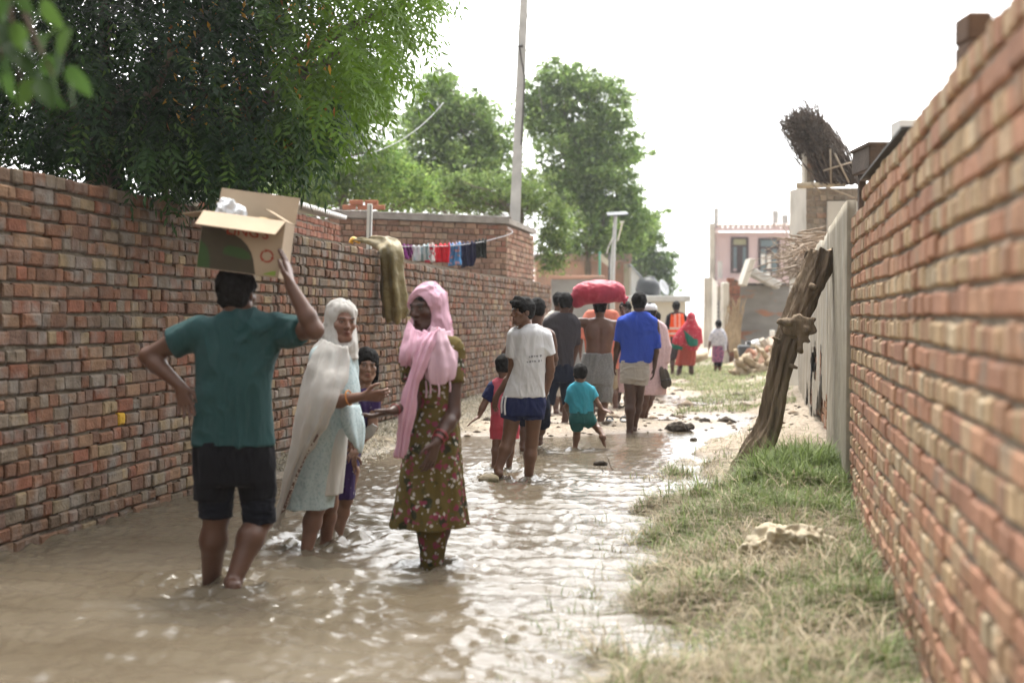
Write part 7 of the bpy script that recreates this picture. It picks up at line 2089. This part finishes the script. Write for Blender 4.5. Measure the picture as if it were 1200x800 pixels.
# ------------------------------------------------------------------ over the left wall
D = 17.0
def q(a, b, c=0): return P(a, b, D + c)
ks = thing('khaki_sack', q(440, 285), 'long khaki plastic sack hung over the brick wall', 'sack')
M_khaki = pmat('khaki_plastic', (.165, .125, .045), rough=.55, var=.25, scale=5, bump=.5, bscale=14, dist=.03, spec=.4, col2=(.24, .19, .08), c2scale=3)
zt_ = 2.16
g_ = [[q(412, 283, .55), q(418, 279, .42), q(430, 282, .3), q(446, 284, .25)],
      [q(424, 284, .35), q(434, 280, .25), q(446, 279, .15), q(456, 281, .10)],
      [q(440, 291, .1), q(448, 284, .02), q(458, 283, -.0), q(468, 285, .05)],
      [q(446, 300, -.12), q(452, 292, -.2), q(462, 292, -.22), q(471, 296, -.12)],
      [q(446, 322, -.13), q(454, 320, -.24), q(464, 322, -.27), q(472, 326, -.16)],
      [q(447, 348, -.13), q(455, 348, -.25), q(466, 350, -.28), q(476, 352, -.17)],
      [q(448, 366, -.13), q(456, 370, -.22), q(466, 372, -.24), q(474, 368, -.16)],
      [q(450, 372, -.12), q(457, 376, -.16), q(464, 377, -.18), q(471, 372, -.13)]]
drape('sheet', M_khaki, g_, ks, th=.02, fold=(.022, 2.6, .8), wob=.014, k=9)
mb = MB(); mb.tube(catmull([q(411, 285, .5), q(414, 280, .5), q(421, 283, .42)]), .03, 7); mb.build('yellow_tie', pmat('yellow_plastic', (.75, .38, .03), rough=.4, spec=.5), ks, smooth=True)
# a white bowl on the wall
c = V(xl(11.35) - .08, 11.35, 2.255); v, f = lathe([(0, 0), (.05, .0), (.085, .03), (.10, .06), (.095, .06), (.08, .035), (.0, .01)], c, 20); tag(mesh('plastic_bowl', v, f, M_white), 'small white bowl upside on top of the left brick wall', 'bowl')

# washing line
la, lb_ = P(470, 292, 20.5), P(640, 268, 29.6)
lt = np.linspace(0, 1, 30)[:, None]; lp = la * (1 - lt) + lb_ * lt; lp[:, 2] -= .35 * 4 * (lt * (1 - lt))[:, 0] * .5
lp = np.array([P(a, b, d) for a, b, d in [(466, 289, 20.3), (500, 289, 21), (530, 288, 21.6), (555, 285, 22.3), (575, 281, 23.2), (600, 273, 24.8), (622, 266, 26.6)]])
lp[-1] = [hx1 + .02, hy1 - .02, lp[-1][2]]; lp = catmull(lp, 5)
mb = MB(); mb.tube(lp, .008, 5); tag(mb.build('washing_line', M_wire, smooth=True), 'thin washing line strung from the wall to the brick house', 'line')
def garment(a, b, y0, y1, D, m, label, seed, name='hung_garment', yb=None):
    n = 5; r_ = np.random.default_rng(seed)
    g = []
    for k in range(4):
        t = k / 3
        g.append([P(a + (b - a) * j / (n - 1) + r_.normal(0, .4) * t, y0 + (y1 - y0) * t + (r_.normal(0, .8) if k == 3 else 0) - (j * .3), D + .04 * math.sin(j * 2.1 + seed) * t + (b - a) * 0) for j in range(n)])
    g2 = []
    for k in range(4): g2.append([p + V(0, .12, 0) + V(0, .02 * k, 0) for p in g[k]])
    grid = [[p for p in row] for row in g2[::-1][1:]] + g
    tag(drape(name, m, grid, None, th=.01, fold=(.03, 3.4, seed), wob=.025, seed=seed), label, 'washing', 'clothes on the washing line')
garment(468, 482, 289, 304, 20.6, cloth_mat('purple_wash', (.20, .03, .17)), 'purple cloth at the left end of the washing line', 1)
garment(482, 502, 289, 306, 21.0, pmat('white_stripe_wash', (.60, .63, .64), col2=(.3, .42, .45), c2scale=14, c2lo=.5, c2hi=.56, stretch=(1, 1, .05)), 'white striped cloth hanging on the washing line', 2)
garment(502, 508.5, 288, 307, 21.2, cloth_mat('red_white_wash', (.55, .05, .08), col2=(.65, .6, .58), c2=(12, .48, .54)), 'narrow red and white cloth on the washing line', 3)
garment(508.5, 527, 288.5, 308, 21.5, cloth_mat('red_wash', (.58, .015, .03)), 'plain bright red cloth on the washing line', 4)
garment(527, 540, 287, 312, 21.9, cloth_mat('blue_print_wash', (.07, .25, .50), col2=(.5, .3, .3), c2=(14, .54, .6)), 'light blue printed cloth on the washing line', 5)
garment(540, 557, 286, 313, 22.2, cloth_mat('navy_wash', (.015, .016, .05)), 'dark navy cloth on the washing line', 6)
garment(556, 570, 283, 304, 22.8, cloth_mat('black_wash', (.014, .017, .013)), 'black cloth bunched at the right end of the washing line', 7)

# ------------------------------------------------------------------ brushwood bundle on the brick store
r = np.random.default_rng(31)
D = 25.0
bw = thing('brushwood_bundle', P(975, 214, D), 'big tilted bundle of dark dry brushwood on the brick store', 'brushwood')
mb = MB(); tw_ = MB()
for k in range(620):
    a = np.array([r.uniform(958, 1009), r.uniform(207, 217)]); u = (a[0] - 958) / 51
    e = np.array([918 + 40 * u ** .8 + r.normal(0, 6), 136 + r.normal(0, 9) + 14 * abs(u - .5)])
    if r.random() < .35: e = a + (e - a) * r.uniform(.5, .95)
    d0_, d1_ = D + r.uniform(-.6, .7), D + r.uniform(-.7, .7)
    p0, p1 = P(a[0], a[1], d0_), P(e[0], e[1], d1_)
    mid = (p0 + p1) / 2 + r.normal(0, .07, 3)
    mb.tube(catmull([p0, mid, p1], 3), np.linspace(r.uniform(.008, .02), .004, 7), 4, cap=False)
    for j in range(4):
        s0 = p0 + (p1 - p0) * r.uniform(.45, 1.0); tw_.tube([s0, s0 + nrm(nrm(p1 - p0) + r.normal(0, .6, 3)) * r.uniform(.1, .35)], [.006, .002], 3, cap=False)
M_twig = pmat('dry_twigs', (.105, .082, .065), rough=.95, var=.4, scale=12, bump=0)
mb.build('sticks', M_twig, bw, smooth=True); tw_.build('twig_ends', M_twig, bw, smooth=True)
n = 5200; t = r.random(n) ** .6; u = r.random(n)
base = np.stack([958 + 51 * u, np.full(n, 212.)], -1); end = np.stack([918 + 40 * u ** .8, 138 + 14 * abs(u - .5)], -1)
xy = base + (end - base) * (.35 + .68 * t)[:, None] + r.normal(0, 3.5, (n, 2))
c = np.array([P(a, b, D + dd) for (a, b), dd in zip(xy, r.uniform(-.7, .7, n))])
v, f = leaf_quads(c, rand_dirs(n, r), rand_dirs(n, r), .075 * r.uniform(.6, 1.4, n), .022)
mesh('dry_leaves', v, f, pmat('dry_leaf', attr=True, bump=0, rough=.9), bw, np.repeat(mixcol(n, r, [(.085, .07, .055), (.13, .105, .08), (.05, .042, .035)], [3, 2, 2]), 4, 0))
# pale poles leaning in front
mb = MB()
for a, b in (((951, 214), (962, 226)), ((960, 216), (1002, 232)), ((973, 175), (974, 216)), ((978, 180), (995, 214)), ((965, 200), (998, 190))):
    mb.tube([P(*a, 24.3), P(*b, 24.4)], [.018, .014], 6)
mb.build('pale_sticks', pmat('pale_stick', (.34, .28, .21)), bw, smooth=True)

# twig pile spilling over the plastered wall
tp_ = thing('twig_pile', P(930, 320, 22.5), 'heap of pale bare twigs spilling over the plastered wall', 'brushwood')
mb = MB()
for k in range(120):
    D = r.uniform(21.5, 24.2)
    a = np.array([r.uniform(928, 956), r.uniform(280, 320)]); ang = r.normal(math.pi, .6); L = r.uniform(10, 32) if r.random() < .75 else r.uniform(32, 62)
    e = a + L * np.array([math.cos(ang), math.sin(ang) * .45 + .12])
    p0, p1 = P(*a, D), P(*e, D + r.normal(0, .3)); mid = (p0 + p1) / 2 + r.normal(0, .05, 3)
    mb.tube(catmull([p0, mid, p1], 3), np.linspace(r.uniform(.008, .022), .005, 7), 5, cap=False)
    if r.random() < .7:
        s0 = mid; mb.tube([s0, s0 + r.normal(0, .16, 3)], [.008, .003], 4, cap=False)
for k in range(40):
    D = r.uniform(21.8, 23); a = np.array([r.uniform(925, 965), r.uniform(272, 292)]); e = a + np.array([r.uniform(15, 36), r.normal(0, 5)])
    mb.tube([P(*a, D), P(*e, D)], [.018, .01], 5, cap=False)
mb.build('twigs', pmat('pale_twigs', (.30, .24, .185), rough=.95, var=.35, scale=10, bump=.3), tp_, smooth=True)

# rubble and driftwood at the right
r = np.random.default_rng(44)
M_rub = pmat('rubble', attr=True, rough=.95, var=.25, scale=10, bump=.6)
n_r = 0
for k in range(70):
    a = r.uniform(866, 938); b = 432 - r.random() * 30 * math.exp(-((a - 905) / 34) ** 2) - 2
    D = 37.5 - (b - 400) * .12 + r.normal(0, .25)
    c = P(a, b, D); sz = r.uniform(.09, .22)
    v, f = box_vf(c, (sz * 1.6, sz, sz * .8), np.linalg.qr(r.normal(size=(3, 3)))[0], sz * .12)
    v = v + r.normal(0, sz * .05, v.shape)
    col = np.array([(.36, .22, .15), (.42, .33, .24), (.46, .40, .33), (.33, .17, .11)][(ci := int(r.integers(4)))])
    o = mesh('rubble_brick', v, f, M_rub, None, np.tile(col, (len(v), 1)), smooth=False)
    tag(o, (('large ' if sz > .16 else 'small ') + ('red brown', 'dull tan', 'pale cream', 'dark red')[ci] + ' broken brick lying in the rubble heap by the grey yard wall'), 'rubble', 'rubble heap by the yard wall')
# soil mound under the rubble
yy_ = np.linspace(34.5, 41.5, 30); xx_ = np.linspace(px2x(852, 38), px2x(945, 38), 40); X_, Y_ = np.meshgrid(xx_, yy_)
Z_ = .02 + .62 * np.exp(-((X_ - px2x(908, 38)) / .85) ** 2) * np.exp(-((Y_ - 38.4) / 1.5) ** 2) + .05 * fbm(np.stack([X_ * 2, Y_ * 2, 0 * X_], -1), 3) - .02
i0 = np.arange(X_.size).reshape(X_.shape); f = np.stack([i0[:-1, :-1], i0[:-1, 1:], i0[1:, 1:], i0[1:, :-1]], -1).reshape(-1, 4)
mo = mesh('earth_mound', np.stack([X_, Y_, Z_], -1).reshape(-1, 3), f, pmat('mound_earth', (.33, .26, .18), var=.3, scale=5, bump=.8)); mo['kind'] = 'structure'
c = P(891, 402, 38.2); F2 = Field(c - V(.6, .3, .25), c + V(.6, .3, .25), .02); F2.ell(c, V(.40, .2, .09), None, 0); v, f = F2.net(); v = wrinkle(v, f, .03, 5, 1); tag(mesh('white_sheet', v, f, pmat('white_sheet', (.75, .75, .76))), 'crumpled white sheet on top of the rubble heap', 'sheet')
c = P(872, 408, 37.0); mb = MB(); mb.box(c + V(0, 0, -.12), (.32, .3, .42), bev=.04); mb.box(c + V(.12, -.02, .14), (.12, .1, .12), bev=.02); tag(mb.build('black_canister', M_tank), 'black plastic canister beside the rubble heap', 'canister')
c = P(905, 393, 40); mb = MB(); mb.box(c - V(0, 0, .18), (.13, .13, .66), bev=.01); tag(mb.build('white_stake', M_white), 'short white square stake behind the rubble heap', 'stake')
dw = thing('driftwood', P(888, 440, 31), 'pale dead stump and branches lying at the edge of the track', 'driftwood')
M_drift = pmat('pale_driftwood', (.40, .32, .22), rough=.95, var=.3, scale=9, bump=.8, bscale=20, dist=.02)
mb = MB()
for pts_, r0, r1 in (([(862, 438), (880, 441), (893, 437), (899, 425), (893, 412)], .12, .05), ([(862, 412), (866, 428), (876, 434)], .05, .06), ([(872, 420), (884, 430), (896, 436)], .09, .10), ([(899, 428), (905, 418), (902, 410)], .07, .03), ([(866, 424), (872, 436), (886, 440)], .10, .11), ([(855, 437), (866, 440)], .04, .06), ([(886, 424), (890, 415), (886, 408)], .05, .03)):
    p = catmull([P(a, b - 2, 32 + .2 * (i % 2)) for i, (a, b) in enumerate(pts_)], 5); mb.tube(p, np.linspace(r0, r1, len(p)), 9)
mb.build('branches', M_drift, dw, smooth=True)
mb = MB()
for a, b, L in ((808, 424, 20), (812, 421, 16)): mb.tube([P(a, b, 38), P(a + L, b - 6, 38.3)], [.09, .07], 8)
tag(mb.build('fallen_logs', M_drift, smooth=True), 'pale logs lying left of the track below the boundary wall', 'logs')
# dry stalks leaning on the brick pier
mb = MB()
for k in range(46):
    a = r.uniform(851, 868); mb.tube(catmull([P(a, 412, 40.6), P(a + r.normal(0, 2), 385, 40.7), P(a + r.normal(3, 4), r.uniform(345, 372), 40.8)], 3), np.linspace(.03, .012, 7), 5, cap=False)
tag(mb.build('dry_stalks', pmat('dry_stalk', (.36, .27, .17), var=.3), smooth=True), 'sheaf of dry stalks leaning against the brick pier', 'stalks')
# ------------------------------------------------------------------ thin humid air
hm = bpy.data.materials.new('humid_air'); hm.use_nodes = True
hn, hl = hm.node_tree.nodes, hm.node_tree.links
hn.remove(hn['Principled BSDF'])
pv = hn.new('ShaderNodeVolumePrincipled'); pv.inputs['Color'].default_value = (.93, .95, 1, 1); pv.inputs['Density'].default_value = .0007
pv.inputs['Anisotropy'].default_value = .25
hl.new(pv.outputs[0], hn['Material Output'].inputs['Volume'])
hz = MB().box((0, 420, 9), (910, 984, 22)).build('haze', hm, origin=(0, 420, -2)); hz['kind'] = 'stuff'
